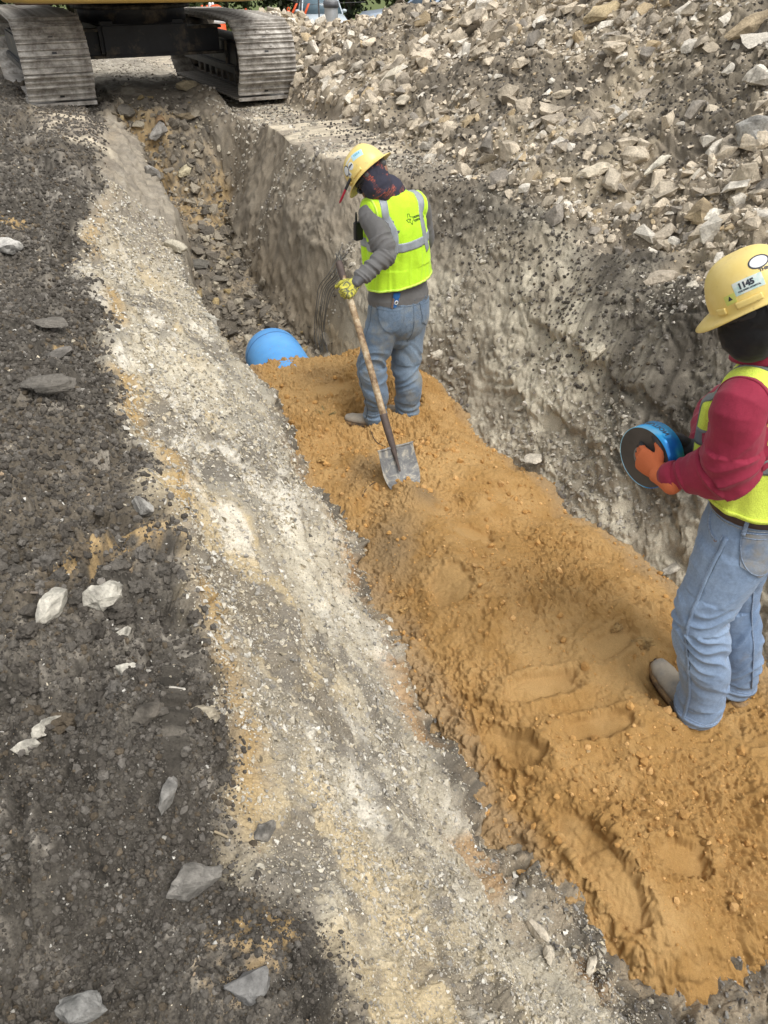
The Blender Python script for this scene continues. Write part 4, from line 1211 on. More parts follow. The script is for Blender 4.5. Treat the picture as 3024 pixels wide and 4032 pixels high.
m_boot_g = mat_plain('dusty_grey_leather', (.26, .24, .21), .9, var=.2, sc=20, bump=.002, bsc=90, dirt=(.38, .33, .26), dirt_amt=.5, dirt_sc=12)
m_sole = mat_plain('rubber_sole', (.05, .045, .04), .85, var=.2, dirt=(.35, .22, .10), dirt_amt=.5, dirt_sc=15)
m_white = mat_plain('white_sticker', (.72, .74, .74), .4, var=.04)
m_bluest = mat_plain('pale_blue_sticker', (.45, .68, .76), .4, var=.06)
m_ink = mat_plain('sticker_ink', (.03, .035, .05), .5, var=.1)
m_lightink = mat_plain('sticker_blue_ink', (.15, .42, .55), .5, var=.1)
# ================================================================ person with the shovel
def A(*v): return np.array(v, float)
Z3 = A(0, 0, 1)
def build_person1():
    f = nrm(A(-.56, .83, 0)); l = nrm(A(-.83, -.56, 0))
    root = empty('person', (.06, 4.47, -.98)); 
    tag(root, 'person standing in the trench in lime vest, grey sleeves and muddy jeans, holding a shovel', 'person')
    inv = Matrix.Translation(-Vector(root.location))
    hfd = A(-.9, .43, 0); pc = R(47)
    hf = nrm(hfd * math.cos(pc) - Z3 * math.sin(pc)); hu = nrm(hfd * math.sin(pc) + Z3 * math.cos(pc)); hs = np.cross(hu, hf)
    hb = A(-.088, 4.42, .548); hc = hb - hu * .045
    neck = A(.035, 4.455, .43)
    pel = A(.085, 4.50, -.22)
    Lh, Rh = A(.005, 4.45, -.28), A(.160, 4.55, -.28)
    Lk, Rk = A(-.078, 4.41, -.58), A(.140, 4.52, -.60)
    La, Ra = A(-.055, 4.43, -.90), A(.152, 4.50, -.92)
    Ls, Rs = A(-.078, 4.36, .355), A(.195, 4.55, .345)
    Le, Re = A(.012, 4.255, .160), A(.235, 4.68, .10)
    Lw, Rw = A(-.150, 4.150, .040), A(.10, 4.80, .02)
    dh = nrm(A(.13, 3.50, -.94) - A(-.235, 4.20, .09))           # along the shovel
    Hp = A(-.235, 4.20, .09) + dh * .125
    n = A(.024, .835, -.549); n = nrm(n - (n @ dh) * dh); k = nrm(-np.cross(dh, n) * .85 + dh * .42)
    wrist = Hp - n * .040 - k * .075
    Lw = wrist + nrm(Le - wrist) * .015
    # ---------- body: one continuous surface
    def torso(g, gs=1.0, low=-.36, coll=True):
        rows = [(*(A(.085, 4.50, -.16)), .178 + g, .130 + g), (*(A(.082, 4.49, -.02)), .160 + g, .122 + g), (*(A(.074, 4.47, .13)), .168 + g, .125 + g),
                (*(A(.064, 4.46, .27)), .178 + g, .128 + g), (*(A(.058, 4.455, .355)), .145 + g, .102 + g), (*(A(.045, 4.455, .41)), .085 + g, .078 + g), (*(A(.038, 4.455, .425)), .062 + g, .062 + g)]
        return rows
    parts = [tube([(*pel + Z3 * .16, .14, .11), (*pel, .165, .13), (*(pel - Z3 * .14), .12, .10)], ref=l), tube(torso(-.022), ref=l)]
    parts += [tube([(*neck - Z3 * .03, .058), (*(neck * .5 + hc * .5), .055), (*hc, .055)], ref=l)] + head_parts(hc, hf, hs, hu, False)
    for (h, kn, an) in ((Lh, Lk, La), (Rh, Rk, Ra)):
        parts.append(tube([(*h, .085, .095), (*(h * .5 + kn * .5), .075, .082), (*kn, .056, .06), (*(kn * .55 + an * .45 - f * .012), .052, .056), (*an, .036, .042), (*(an - Z3 * .06), .036, .05)], ref=l))
        parts.append(tube([(*(an - Z3 * .04 - f * .03), .032, .03), (*(an - Z3 * .06 + f * .06), .035, .025), (*(an - Z3 * .065 + f * .09), .030, .018)], ref=l))
    for (s_, e_, w_) in ((Ls, Le, Lw), (Rs, Re, Rw)):
        parts.append(tube([(*(s_ + (A(.058, 4.455, .33) - s_) * .4), .045), (*s_, .046), (*(s_ * .45 + e_ * .55), .045), (*e_, .036), (*(e_ * .6 + w_ * .4), .038), (*w_, .026)], ref=f, seg=18))
    hand = hand_tubes(wrist, k, n, Z3, [(62, 70, 45)] * 4, .98, .88)
    hand2 = hand_tubes(Rw, nrm(A(-.5, .1, -.6)), nrm(A(-.2, -.9, 0)), f, [(40, 50, 30)] * 4, .98, .88)
    body = finish(fuse(parts + hand + hand2, .0042, 3), 'body', m_skin, root)
    # ---------- jeans
    J = [tube([(*(A(.086, 4.50, -.085)), .168, .128), (*(A(.086, 4.50, -.16)), .188, .145), (*(A(.088, 4.495, -.25)), .198, .160), (*(A(.088, 4.497, -.33)), .188, .150), (*(A(.08, 4.50, -.40)), .12, .11)], ref=l, seg=32)]
    J.append(tube([(*(Lh + f * -.01), .104, .125), (*(Lh * .55 + Lk * .45), .097, .108), (*Lk, .084, .088), (*(Lk * .5 + La * .5 - f * .02), .080, .086), (*(La + Z3 * .03), .070, .076), (*(La - Z3 * .045), .073, .080)], ref=l, seg=28))
    J.append(tube([(*(Rh + f * -.01), .104, .125), (*(Rh * .55 + Rk * .45), .097, .108), (*Rk, .083, .088), (*(Rk * .5 + Ra * .5 - f * .02), .078, .086), (*(Ra + Z3 * .03), .068, .076), (*(Ra - Z3 * .035), .070, .078)], ref=l, seg=28))
    jm = fuse(J, .0055, 5)
    wrinkle(jm, [(pel + Z3 * .12, pel - Z3 * .05, .001, .0015, .06, .5), (Lh, Lk, .002, .013, .045, .6), (Lk, La + Z3 * .07, .013, .008, .04, -.5), (La + Z3 * .07, La - Z3 * .06, .011, .014, .022, .1),
                 (Rh, Rk, .002, .013, .045, -.6), (Rk, Ra + Z3 * .07, .013, .008, .04, .5), (Ra + Z3 * .07, Ra - Z3 * .06, .011, .014, .022, -.1)], .0022, 3.)
    jeans = finish(jm, 'jeans', m_jeans1, root); jb = bvh_of(jm)
    out = -f
    # seams, belt line, pockets, loops
    ringp = ring_path(jb, A(.086, 4.50, -.105), l, f)
    ribbon('waistband', jb, ringp, .036, m_jeans1, jeans, off=.001, thick=.003, closed=True)
    ringp = ring_path(jb, A(.086, 4.50, -.127), l, f)
    ribbon('seam', jb, ringp, .0025, m_thread, jeans, off=.002, thick=.0012, closed=True, across=1)
    yk = [A(.086, 4.5, -.15) + l * .15 - f * .15, A(.086, 4.5, -.175) - f * .2, A(.086, 4.5, -.15) - l * .15 - f * .15]
    ribbon('seam', jb, yk, .004, m_seam1, jeans, off=.001, thick=.0015, across=1)
    ribbon('seam', jb, [A(.086, 4.5, -.11) - f * .2, A(.086, 4.5, -.2) - f * .22, A(.084, 4.5, -.29) - f * .22, A(.082, 4.5, -.36) - f * .17, A(.08, 4.5, -.42) - f * .1], .004, m_seam1, jeans, off=.001, thick=.0015, across=1)
    for sg, h, kn, an in ((1, Lh, Lk, La), (-1, Rh, Rk, Ra)):
        o_ = l * sg
        ribbon('seam', jb, [h + o_ * .2 + Z3 * .14, h + o_ * .2, kn + o_ * .2 + Z3 * .1, kn + o_ * .2, an + o_ * .2 + Z3 * .1, an + o_ * .2], .005, m_seam1, jeans, off=.0008, thick=.002, across=1)
    for sg, cx in ((1, .088), (-1, -.078)):
        c = A(.086, 4.5, -.245) + l * cx; ux = l * -1 * 1.0; 
        nz = nrm(-f + l * sg * .35); ux = np.cross(Z3, nz); uy = Z3 - .0 * nz
        w, h = .074, .088
        V2, F2 = poly2([(-w, h * .85), (0, h * .72), (w, h * .85), (w * .88, -h * .55), (0, -h), (-w * .88, -h * .55)], .011)
        pk = press('back_pocket', V2, F2, jb, c, ux, uy, m_jeans1, jeans, off=.001, thick=.003)
        for pts in ([(-w, h * .85), (-w * .88, -h * .55), (0, -h), (w * .88, -h * .55), (w, h * .85)], [(-w, h * .85), (0, h * .72), (w, h * .85)], [(-w, h * .66), (0, h * .53), (w, h * .66)]):
            q3 = [c + ux * a + uy * b + nz * .05 for a, b in pts]; q4 = []
            for a, b in zip(q3[:-1], q3[1:]): q4 += [a, a * .5 + b * .5]
            q4.append(q3[-1]); q5 = []
            for q in q4:
                hit = jb.ray_cast(Vector(q + nz * .1), Vector(-nz), .3)
                q5.append(np.array(hit[0]) if hit[0] is not None else q)
            ribbon('pocket_seam', jb, q5, .0022, m_seam1, jeans, off=.003, thick=.0018, across=1, per=3)
    for a in (-.16, -.02, .13):
        p = A(.086, 4.5, -.10) + l * a - f * .2
        ribbon('belt_loop', jb, [p + Z3 * .012, p - Z3 * .012, p - Z3 * .036], .013, m_seam1, jeans, off=.003, thick=.003, across=2)
    # ---------- boots
    for an, dr_, low, mt in ((La, nrm(A(-.93, .30, -.0)), -.035, m_boot_g), (Ra, nrm(A(-.6, .8, 0)), -.045, m_boot)):
        b0 = an - Z3 * .045
        sd = np.cross(Z3, dr_)
        bt = fuse([tube([(*(b0 + Z3 * .05), .052, .055), (*(b0 - dr_ * .005), .050, .058), (*(b0 - Z3 * .02), .046, .062)], ref=sd),
                   tube([(*(b0 - dr_ * .035 - Z3 * .035), .040, .034), (*(b0 + dr_ * .03 - Z3 * .028), .043, .040), (*(b0 + dr_ * .10 - Z3 * .038), .047, .030), (*(b0 + dr_ * .165 - Z3 * .040), .044, .028), (*(b0 + dr_ * .195 - Z3 * .042), .034, .023)], ref=sd)], .005, 4)
        wrinkle(bt, [(b0 + Z3 * .05, b0 + dr_ * .2 - Z3 * .04, .003, .001, .03, 0)], .0015, 6.)
        bo = finish(bt, 'boot', mt, root)
        sp = [b0 + dr_ * a + sd * b - Z3 * .068 for a, b in ((-.075, 0), (-.06, .038), (.02, .040), (.09, .050), (.17, .046), (.225, .018), (.23, 0), (.225, -.018), (.17, -.046), (.09, -.050), (.02, -.040), (-.06, -.038))]
        V2 = crom(sp + [sp[0]], 4)[:-1]; nn_ = len(V2)
        VV = np.vstack([V2 + Z3 * .014, V2 - Z3 * .012, [b0 + dr_ * .07 - Z3 * .054, b0 + dr_ * .07 - Z3 * .080]])
        F4 = np.array([(i, (i + 1) % nn_, (i + 1) % nn_ + nn_, i + nn_) for i in range(nn_)]); F3 = np.array([(i, 2 * nn_, (i + 1) % nn_) for i in range(nn_)] + [(i + nn_, (i + 1) % nn_ + nn_, 2 * nn_ + 1) for i in range(nn_)])
        link('sole', mesh_np('sole', VV, [F4, F3], m_sole), bo)
    # ---------- shirt with sleeves
    S = [tube([(*(A(.086, 4.50, -.175)), .196, .150), (*(A(.085, 4.498, -.13)), .192, .146)] + [r for r in torso(.0)[1:]], ref=l, seg=32)]
    for (s_, e_, w_, ww) in ((Ls, Le, Lw, 1), (Rs, Re, Rw, 1)):
        S.append(tube([(*(s_ + (A(.058, 4.455, .29) - s_) * .5), .066, .066), (*(s_ - Z3 * .012), .064, .066), (*(s_ * .5 + e_ * .5), .067, .063), (*(e_ - Z3 * .0), .061, .060), (*(e_ * .6 + w_ * .4), .055, .052), (*(e_ * .15 + w_ * .85), .041, .038), (*(w_ + (w_ - e_) * .02), .036, .034)], ref=f, seg=24))
    sm_ = fuse(S, .005, 4)
    wrinkle(sm_, [(Ls, Ls * .4 + Le * .6, .003, .007, .05, .9), (Ls * .4 + Le * .6, Le, .009, .014, .028, .5), (Le, Lw, .014, .009, .021, .35), (Rs, Re, .002, .006, .05, .8), (Re, Rw, .007, .006, .03, .4),
                  (A(.06, 4.455, .40), A(.08, 4.49, .0), .001, .003, .09, .8), (A(.08, 4.49, 0), A(.086, 4.5, -.2), .003, .003, .035, .2)], .0018, 11.)
    shirt = finish(sm_, 'shirt', m_shirt1, root)
    # ---------- vest
    g = .017
    VR = [(*(A(.086, 4.50, -.10)), .208, .172), (*(A(.086, 4.50, -.02)), .203, .166), (*(A(.082, 4.492, .08)), .194, .158), (*(A(.074, 4.475, .18)), .186, .150), (*(A(.066, 4.464, .275)), .178, .140), (*(A(.060, 4.458, .35)), .150, .118), (*(A(.046, 4.456, .405)), .094 + g, .082 + g), (*(A(.040, 4.458, .432)), .066 + g * .6, .064 + g * .6)]
    VP = [tube(VR, ref=l, seg=40, round_caps=True)]
    VP.append(tube([(*(Ls + A(.022, .018, .0)), .092, .082), (*(A(.05, 4.455, .355)), .085, .085), (*(Rs + A(-.02, -.01, .0)), .090, .080)], ref=f, seg=24))
    fr = A(-.045, 4.42, -.02)       # loose front edge hanging forward
    VP.append(tube([(*(A(-.04, 4.44, .31) + f * .06), .05, .03), (*(A(-.075, 4.44, .14) + f * .045), .045, .03), (*(A(-.07, 4.44, .04) + f * .04), .04, .03)], ref=f, seg=16))
    vm = fuse(VP, .005, 5)
    cut_planes(vm, [(Vector(A(.08, 4.5, -.062)), Vector(nrm(Z3 + l * .14 + f * .03))), ])
    drape(vm, (.08, 4.49, 0), .003, .0085, .35, -.1, 7, 2.)
    wrinkle(vm, [(A(.06, 4.46, .44), A(.08, 4.49, .05), .0015, .003, .10, .4), (A(.08, 4.49, .05), A(.085, 4.5, -.14), .003, .004, .13, 1.6)], .0018, 21.)
    vest = finish(vm, 'safety_vest', m_vest1, root)
    vb = bvh_of(vm)
    so = vest.modifiers.new('cloth', 'SOLIDIFY'); so.thickness = .003; so.offset = -1
    hem = [p for p in ring_path(vb, A(.084, 4.5, -.054), nrm(l - Z3 * .14), nrm(f - Z3 * .03), 40)]
    ribbon('hem_binding', vb, hem, .012, m_trim, vest, off=.0005, thick=.002, closed=True, across=2)
    band = ring_path(vb, A(.078, 4.48, .182), nrm(l - Z3 * .10), nrm(f + Z3 * .02), 36)
    ribbon('reflective_band', vb, band, .050, m_refl, vest, off=.001, thick=.0014, closed=True, across=6)
    # tapes over the shoulders: from the band up the back, over the shoulder and down in front
    for sg in (1, -1):
        o_ = l * sg * (1 if sg > 0 else 1.16)
        pts = [A(.08, 4.49, .13) + o_ * .155 - f * .20, A(.075, 4.475, .20) + o_ * .150 - f * .22, A(.062, 4.46, .27) + o_ * .142 - f * .22, A(.058, 4.457, .34) + o_ * .128 - f * .16, A(.056, 4.457, .40) + o_ * .115 - f * .05,
               A(.054, 4.457, .42) + o_ * .10 + f * .02, A(.056, 4.457, .36) + o_ * .10 + f * .2, A(.064, 4.46, .25) + o_ * .10 + f * .25, A(.08, 4.49, .09) + o_ * .10 + f * .25]
        ribbon('reflective_strap', vb, line_on(vb, pts), .046, m_refl, vest, off=.0012, thick=.0014, across=5)
        # armhole binding
        sc_ = (Ls if sg > 0 else Rs)
        cc = sc_ - o_ * .012 + Z3 * -.02
        ah = []
        for t in np.linspace(0, 2 * math.pi, 20, endpoint=False):
            d = Z3 * math.cos(t) * .098 + f * math.sin(t) * .088
            l2, _, _, _ = vb.find_nearest(Vector(cc + d + o_ * .02)); ah.append(np.array(l2))
        ribbon('armhole_binding', vb, ah, .011, m_trim, vest, off=.0008, thick=.002, closed=True, across=2)
    # print on the back
    nz = nrm(-f * .92 - l * .30); ux = np.cross(Z3, nz); org = A(.058, 4.457, .315) - l * .012
    bxo = nrm(ux); byo = nrm(np.cross(nz, bxo) + .10 * bxo * 0)
    tx = [(-.3, 1.0), (.05, 1.0), (.05, .55), (.3, .45), (.62, .42), (.68, .1), (.72, -.15), (.45, -.35), (.33, -.55), (.36, -.85), (.12, -.72), (-.02, -.35), (-.2, -.3), (-.32, -.45), (-.5, -.2), (-.72, .05), (-.3, .05)]
    k_ = .030
    for a, b in zip(tx, tx[1:] + tx[:1]):
        p0 = org + bxo * (a[0] * k_ - .035) + byo * a[1] * k_; p1 = org + bxo * (b[0] * k_ - .035) + byo * b[1] * k_
        q = [np.array((vb.ray_cast(Vector(p + nz * .2), Vector(-nz), .5)[0]) or p) for p in (p0, p0 * .5 + p1 * .5, p1)]
        ribbon('state_outline', vb, q, .0022, m_print, vest, off=.0012, thick=.0008, across=1, per=2) if np.linalg.norm(p1 - p0) > .002 else None
    star = [(.0075 * (1 if i % 2 == 0 else .4) * math.sin(i * math.pi / 5), .0075 * (1 if i % 2 == 0 else .4) * math.cos(i * math.pi / 5)) for i in range(10)]
    V2, F2 = poly2(star, .01); press('star_print', V2, F2, vb, org - bxo * .035 + byo * .001, bxo, byo, m_print, vest, off=.0012, thick=.0008)
    for i, s_ in enumerate(('NORTH TEXAS', 'CONTRACTING')):
        V2, F2 = text2(s_, .0145, 'LEFT', .0007); press('back_print', V2, F2, vb, org + bxo * -.010 + byo * (.008 - .017 * i), bxo, byo, m_print, vest, off=.0012, thick=.0008)
    # radio clip bulge handled apart; ---------- neck gaiter
    gm = fuse([tube([(*(neck - Z3 * .035 + f * .0), .088, .086), (*(neck + Z3 * .012 + hf * .0), .078, .078), (*(neck * .5 + hc * .5 + hf * .012 - Z3 * .006), .080, .080), (*(hc - hu * .045 + hf * .012), .080, .086), (*(hc - hu * .00 + hf * -.002), .083, .092), (*(hc + hu * .035 - hf * .018), .084, .092)], ref=l, seg=28)], .0045, 4)
    wrinkle(gm, [(neck - Z3 * .05, hc, .003, .004, .05, 1.4)], .002, 31.)
    t = NT('printed_gaiter_cloth'); co = t.coord()
    br = t.n('ShaderNodeTexBrick'); br.inputs['Scale'].default_value = 26; br.inputs['Color1'].default_value = (1, 1, 1, 1); br.inputs['Color2'].default_value = (0, 0, 0, 1); br.inputs['Mortar'].default_value = (0, 0, 0, 1); br.inputs['Mortar Size'].default_value = .03
    mp = t.n('ShaderNodeMapping'); mp.inputs['Rotation'].default_value = (R(80), R(20), R(35)); t.l(co, mp.inputs[0]); t.l(mp.outputs[0], br.inputs['Vector'])
    ms = t.ramp(t.noise(16, 2, .5, co), [(.52, (0,) * 3), (.56, (1,) * 3)], 'CONSTANT')
    mk = t.mix(br.outputs['Color'], ms, 1.0, 'MULTIPLY')
    cg = t.mix((.032, .032, .052), (.36, .09, .06), mk)
    mg = t.done(cg, .85, t.bump(t.noise(30, 3, .6, co), .004, .5))
    gaiter = finish(gm, 'neck_gaiter', mg, root)
    # glasses
    gb = bvh_of(body.data)
    ax = [hf, hs, hu]
    for sg in (-1, 1):
        V, F = ball(hc + hf * .090 + hs * sg * .034 + hu * .004, ax, .006, .028, .018)
        finish(mesh_np('g', V, F), 'glasses_lens', m_dkgrey, root)
        V, F = tube([(*(hc + hf * .090 + hs * sg * .060 + hu * .008), .003), (*(hc + hf * .04 + hs * sg * .079 + hu * .010), .0035), (*(hc - hf * .02 + hs * sg * .082 + hu * .012), .003)], ref=hu, seg=8)
        link('glasses_arm', mesh_np('a', V, F, m_black), root)
    # ---------- hard hat
    hat, hv = hard_hat(hb, hf, hs, hu, root, m_hat, back=.034, front=.040, sc=.93)
    side = hs if (hs @ A(0, -1, 0)) > 0 else -hs          # the side turned to us
    def on_hat(name, V2, F2, a, b, mat, off, ang=0.0, sd=side):
        """a: along the hat (+ front), b: height; laid on the side facing sd"""
        nz = nrm(sd * 1.0 + hu * .55); ux = nrm(np.cross(hu, nz)); 
        if ux @ (-hf) < 0: ux = -ux
        uy = np.cross(nz, ux)
        if uy @ hu < 0: uy = -uy; ux = -ux
        ca, sa = math.cos(ang), math.sin(ang)
        u2 = ux * ca + uy * sa; w2 = -ux * sa + uy * ca
        press(name, V2, F2, hv, hb + hf * a + hu * b + sd * .09, u2, w2, mat, hat, off=off, thick=.0004)
    on_hat('sticker_rim', *disc2(.026, 22, .026, .008), .052, .078, m_ink, .0005)
    on_hat('round_sticker', *disc2(.021, 22, .021, .008), .052, .078, m_white, .0010)
    on_hat('sticker', *disc2(.019, 20, .019, .008), .008, .068, m_white, .0005)
    on_hat('sticker_number', *text2('0094', .015, bold=.0006), .008, .068, m_ink, .0011)
    on_hat('sticker', *poly2([(-.030, -.018), (.030, -.018), (.030, .018), (-.030, .018)], .01), -.050, .094, m_bluest, .0005)
    on_hat('sticker_number', *text2('1034', .018, bold=.0008), -.050, .098, m_lightink, .0011)
    on_hat('sticker', *poly2([(-.022, -.004), (.026, -.004), (.026, .006), (-.022, .006)], .01), .010, .103, m_white, .0005, .15)
    on_hat('sticker', *poly2([(-.012, -.012), (.012, -.012), (.012, .012), (-.012, .012)], .01), .042, .046, m_white, .0005)
    on_hat('sticker_mark', *poly2([(-.006, -.006), (.006, -.006), (0, .007)], .01), .042, .046, m_ink, .0011)
    # suspension: band, ratchet knob at the back, clip
    pts = [hb + hf * (.098 * math.cos(t)) + hs * (.084 * math.sin(t)) + hu * (-.012 - .014 * (1 - math.cos(t)) * .5) for t in np.linspace(0, 2 * math.pi, 24, endpoint=False)]
    V, F = tube([(*p, .011, .003) for p in pts + [pts[0]]], ref=hu, seg=8, per=2, round_caps=False); finish(mesh_np('b', V, F), 'headband', m_black, hat)
    kb = hb - hf * .090 - hu * .028
    V, F = tube([(*(kb + hf * .012), .024), (*(kb - hf * .012), .022)], ref=hu, seg=14, per=2); finish(mesh_np('k', V, F), 'ratchet_knob', m_dkgrey, hat)
    V, F = ball(hb - hf * .03 + side * .088 - hu * .024, ax, .013, .004, .013); finish(mesh_np('c', V, F), 'band_clip', m_dkgrey, hat)
    # ---------- gloves
    t = NT('yellow_work_glove'); co = t.coord()
    nz_ = t.noise(34, 3, .6, co, 2.0)
    cg = t.ramp(nz_, [(.40, (.10, .11, .08)), (.47, (.36, .34, .06)), (.58, (.62, .58, .08))])
    mglove = t.done(cg, .75, t.bump(nz_, .004, .6))
    gl = fuse(hand_tubes(wrist, k, n, Z3, [(62, 70, 45)] * 4, 1.02, 1.14) , .003, 2)
    glove = finish(gl, 'glove', mglove, root)
    V, F = tube([(*(wrist - k * .045), .037, .032), (*(wrist - k * .0), .035, .030), (*(wrist + k * .015), .037, .028)], ref=f, seg=18); finish(mesh_np('c', V, F), 'glove_cuff', m_dkgrey, glove)
    finish(fuse(hand_tubes(Rw, nrm(A(-.5, .1, -.6)), nrm(A(-.2, -.9, 0)), f, [(40, 50, 30)] * 4, 1.02, 1.14), .004, 2), 'glove', mglove, root)
    return root, dh, Hp, jb, f, l

P1, DH, HP, JB1, F1, L1 = build_person1()
def reparent_fix(root):
    """children were built in world space: keep them there"""
    m = Matrix.Translation(root.location).inverted()
    for c in [o for o in bpy.data.objects if o.parent == root]: c.matrix_parent_inverse = m
reparent_fix(P1)

# ---------------------------------------------------------------- shovel
def build_shovel():
    top = HP - DH * .16; root = empty('shovel', tuple(HP + DH * 1.2)); tag(root, 'long handled round point shovel held by the standing person, blade dug in the sand', 'shovel')
    t = NT('worn_wood_handle'); co = t.coord()
    c = t.ramp(t.noise(14, 6, .75, co), [(.36, (.10, .055, .03)), (.5, (.33, .23, .13)), (.66, (.58, .50, .36))])
    mw = t.done(c, .7, t.bump(t.noise(50, 4, .6, co), .003, .6))
    md = mat_plain('rusty_steel_socket', (.10, .075, .065), .7, .3, var=.3, sc=30, bump=.001, bsc=90)
    t = NT('scratched_steel_blade'); co = t.coord()
    c = t.ramp(t.noise(16, 6, .7, co, 1.5), [(.35, (.12, .125, .13)), (.52, (.22, .22, .215)), (.62, (.42, .39, .32))])
    mb = t.done(c, .62, t.bump(t.noise(60, 3, .6, co), .0008), .3)
    side = nrm(np.cross(DH, A(0, 0, 1))); 
    if side[0] < 0: side = -side
    nrmv = nrm(np.cross(side, DH)); 
    if nrmv[2] < 0: nrmv = -nrmv
    tip = A(.135, 3.50, -.945); Lt = np.linalg.norm(tip - top)
    rows = []
    for i in range(9):
        q = i / 8 * (Lt - .46); b = math.sin(i / 8 * math.pi) * .012
        rows.append((*(top + DH * q + side * -b * .0 + nrmv * b * .6), .0185 - .002 * (i == 0), .0185))
    h = tube(rows, ref=side, seg=16, per=3); finish(mesh_np('h', *h), 'wooden_handle', mw, root)
    s0 = top + DH * (Lt - .475); e0 = top + DH * (Lt - .285)
    h = tube([(*s0, .0215, .0215), (*(s0 * .5 + e0 * .5), .021, .0205), (*e0, .017, .015), (*(e0 + DH * .05), .010, .008), (*(e0 + DH * .13), .006, .004)], ref=side, seg=16, per=4); finish(mesh_np('s', *h), 'socket', md, root)
    # grip end, darker
    h = tube([(*(top - DH * .004), .0200), (*(top + DH * .05), .0205), (*(top + DH * .09), .0200)], ref=side, seg=16, per=3); finish(mesh_np('e', *h), 'handle_end', md, root)
    # blade: dished sheet with rolled steps
    NU, NV = 26, 30; V = []
    bt = tip - DH * .290
    for j in range(NV + 1):
        v = j / NV
        w = .115 * (1 if v < .42 else math.sqrt(max(0, 1 - ((v - .42) / .58) ** 2.0)) ** .95) * (1 - .06 * (1 - v))
        w = max(w, .002)
        for i in range(NU + 1):
            u = i / NU * 2 - 1
            dish = .028 * (u * u) * (w / .115) + .012 * (1 - v) * 0 - .012 * math.exp(-(u / .16) ** 2) * max(0, 1 - v * 1.5)
            lift = -.018 * math.sin(v * math.pi)
            step = .02 * (1 - abs(u)) if j == 0 else 0
            V.append(bt + DH * (v * .290) + side * u * w + nrmv * (dish + lift) - DH * step * (.6))
    V = np.array(V); n = NU + 1; F = np.array([(j * n + i, j * n + i + 1, (j + 1) * n + i + 1, (j + 1) * n + i) for j in range(NV) for i in range(NU)])
    bl = link('blade', mesh_np('blade', V, F, mb), root); m_ = bl.modifiers.new('thick', 'SOLIDIFY'); m_.thickness = .0025
    for sg in (-1, 1):
        h = tube([(*(bt + side * sg * .022 + nrmv * .002), .005), (*(bt + side * sg * .065 + nrmv * .014), .006), (*(bt + side * sg * .108 + nrmv * .028), .005)], ref=DH, seg=8); finish(mesh_np('st', *h), 'foot_step', mb, root)
    m = Matrix.Translation(root.location).inverted()
    for c in [o for o in bpy.data.objects if o.parent == root]: c.matrix_parent_inverse = m
build_shovel()

# ---------------------------------------------------------------- level in the back pocket, radio at the chest
def local_fix(root):
    bpy.context.view_layer.update(); m = root.matrix_world.inverted()
    for c in [o for o in bpy.data.objects if o.parent == root]: c.matrix_parent_inverse = m
def rbox(c, ax, dims, bev=.002):
    bm = bmesh.new(); bmesh.ops.create_cube(bm, size=1)
    for v in bm.verts: v.co = Vector((v.co.x * dims[0], v.co.y * dims[1], v.co.z * dims[2]))
    if bev: bmesh.ops.bevel(bm, geom=bm.edges[:], offset=bev, segments=2, affect='EDGES')
    bmesh.ops.triangulate(bm, faces=bm.faces[:]); V, F = bm_np(bm); ax = np.array(ax, float)
    return np.array(c, float) + V[:, :1] * ax[0] + V[:, 1:2] * ax[1] + V[:, 2:] * ax[2], F
hit = JB1.ray_cast(Vector(A(.086, 4.5, -.138) + L1 * .105 - F1 * .4), Vector(F1), 1)
pq = np.array(hit[0]) - F1 * .008
lv = empty('spirit_level', tuple(pq)); tag(lv, 'small blue torpedo level with a round vial sticking out of the back jeans pocket', 'level')
up_ = nrm(Z3 + L1 * -.12 - F1 * .08); sx_ = nrm(np.cross(up_, -F1)); ny_ = np.cross(sx_, up_)
mblue = mat_plain('blue_plastic', (.03, .15, .42), .4, var=.12, sc=30)
V, F = rbox(pq + up_ * .005, (sx_, -F1 * 1.0, up_), (.034, .014, .085), .002); finish(mesh_np('l', V, F), 'level_body', mblue, lv, False)
V, F = rbox(pq + up_ * .033, (sx_, -F1, up_), (.041, .017, .034), .003); finish(mesh_np('l', V, F), 'level_end', mblue, lv, False)
for sg in (-1, 1):
    V, F = rbox(pq + sx_ * sg * .0185 - up_ * .012, (sx_, -F1, up_), (.004, .016, .06), .001); finish(mesh_np('l', V, F), 'level_rail', mat_plain('aluminium', (.45, .33, .27), .4, .6), lv, False)
vc = pq - up_ * .006 - F1 * .008
rp = [vc + sx_ * .0105 * math.cos(t) + up_ * .0105 * math.sin(t) for t in np.linspace(0, 2 * math.pi, 16)]
V, F = tube([(*p, .0028) for p in rp], ref=-F1, seg=8, per=1, round_caps=False); finish(mesh_np('v', V, F), 'vial_ring', m_white, lv)
V, F = ball(vc, (sx_, up_, F1), .009, .009, .003); finish(mesh_np('v', V, F), 'vial', m_dkgrey, lv)
local_fix(lv)
rc = A(-.145, 4.43, .235)
rd = empty('two_way_radio', tuple(rc)); tag(rd, 'black two way radio clipped to the front of the lime vest', 'radio')
V, F = rbox(rc, (F1, L1, Z3), (.032, .05, .10), .005); finish(mesh_np('r', V, F), 'radio_body', m_black, rd, False)
V, F = tube([(*(rc + Z3 * .04 + L1 * .012), .007), (*(rc + Z3 * .075 + L1 * .012), .0065), (*(rc + Z3 * .10 + L1 * .012), .005)], ref=F1, seg=10); finish(mesh_np('r', V, F), 'antenna', m_black, rd)
V, F = tube([(*(rc + Z3 * .045 - L1 * .012), .008), (*(rc + Z3 * .062 - L1 * .012), .008)], ref=F1, seg=10); finish(mesh_np('r', V, F), 'radio_knob', m_black, rd)
local_fix(rd)
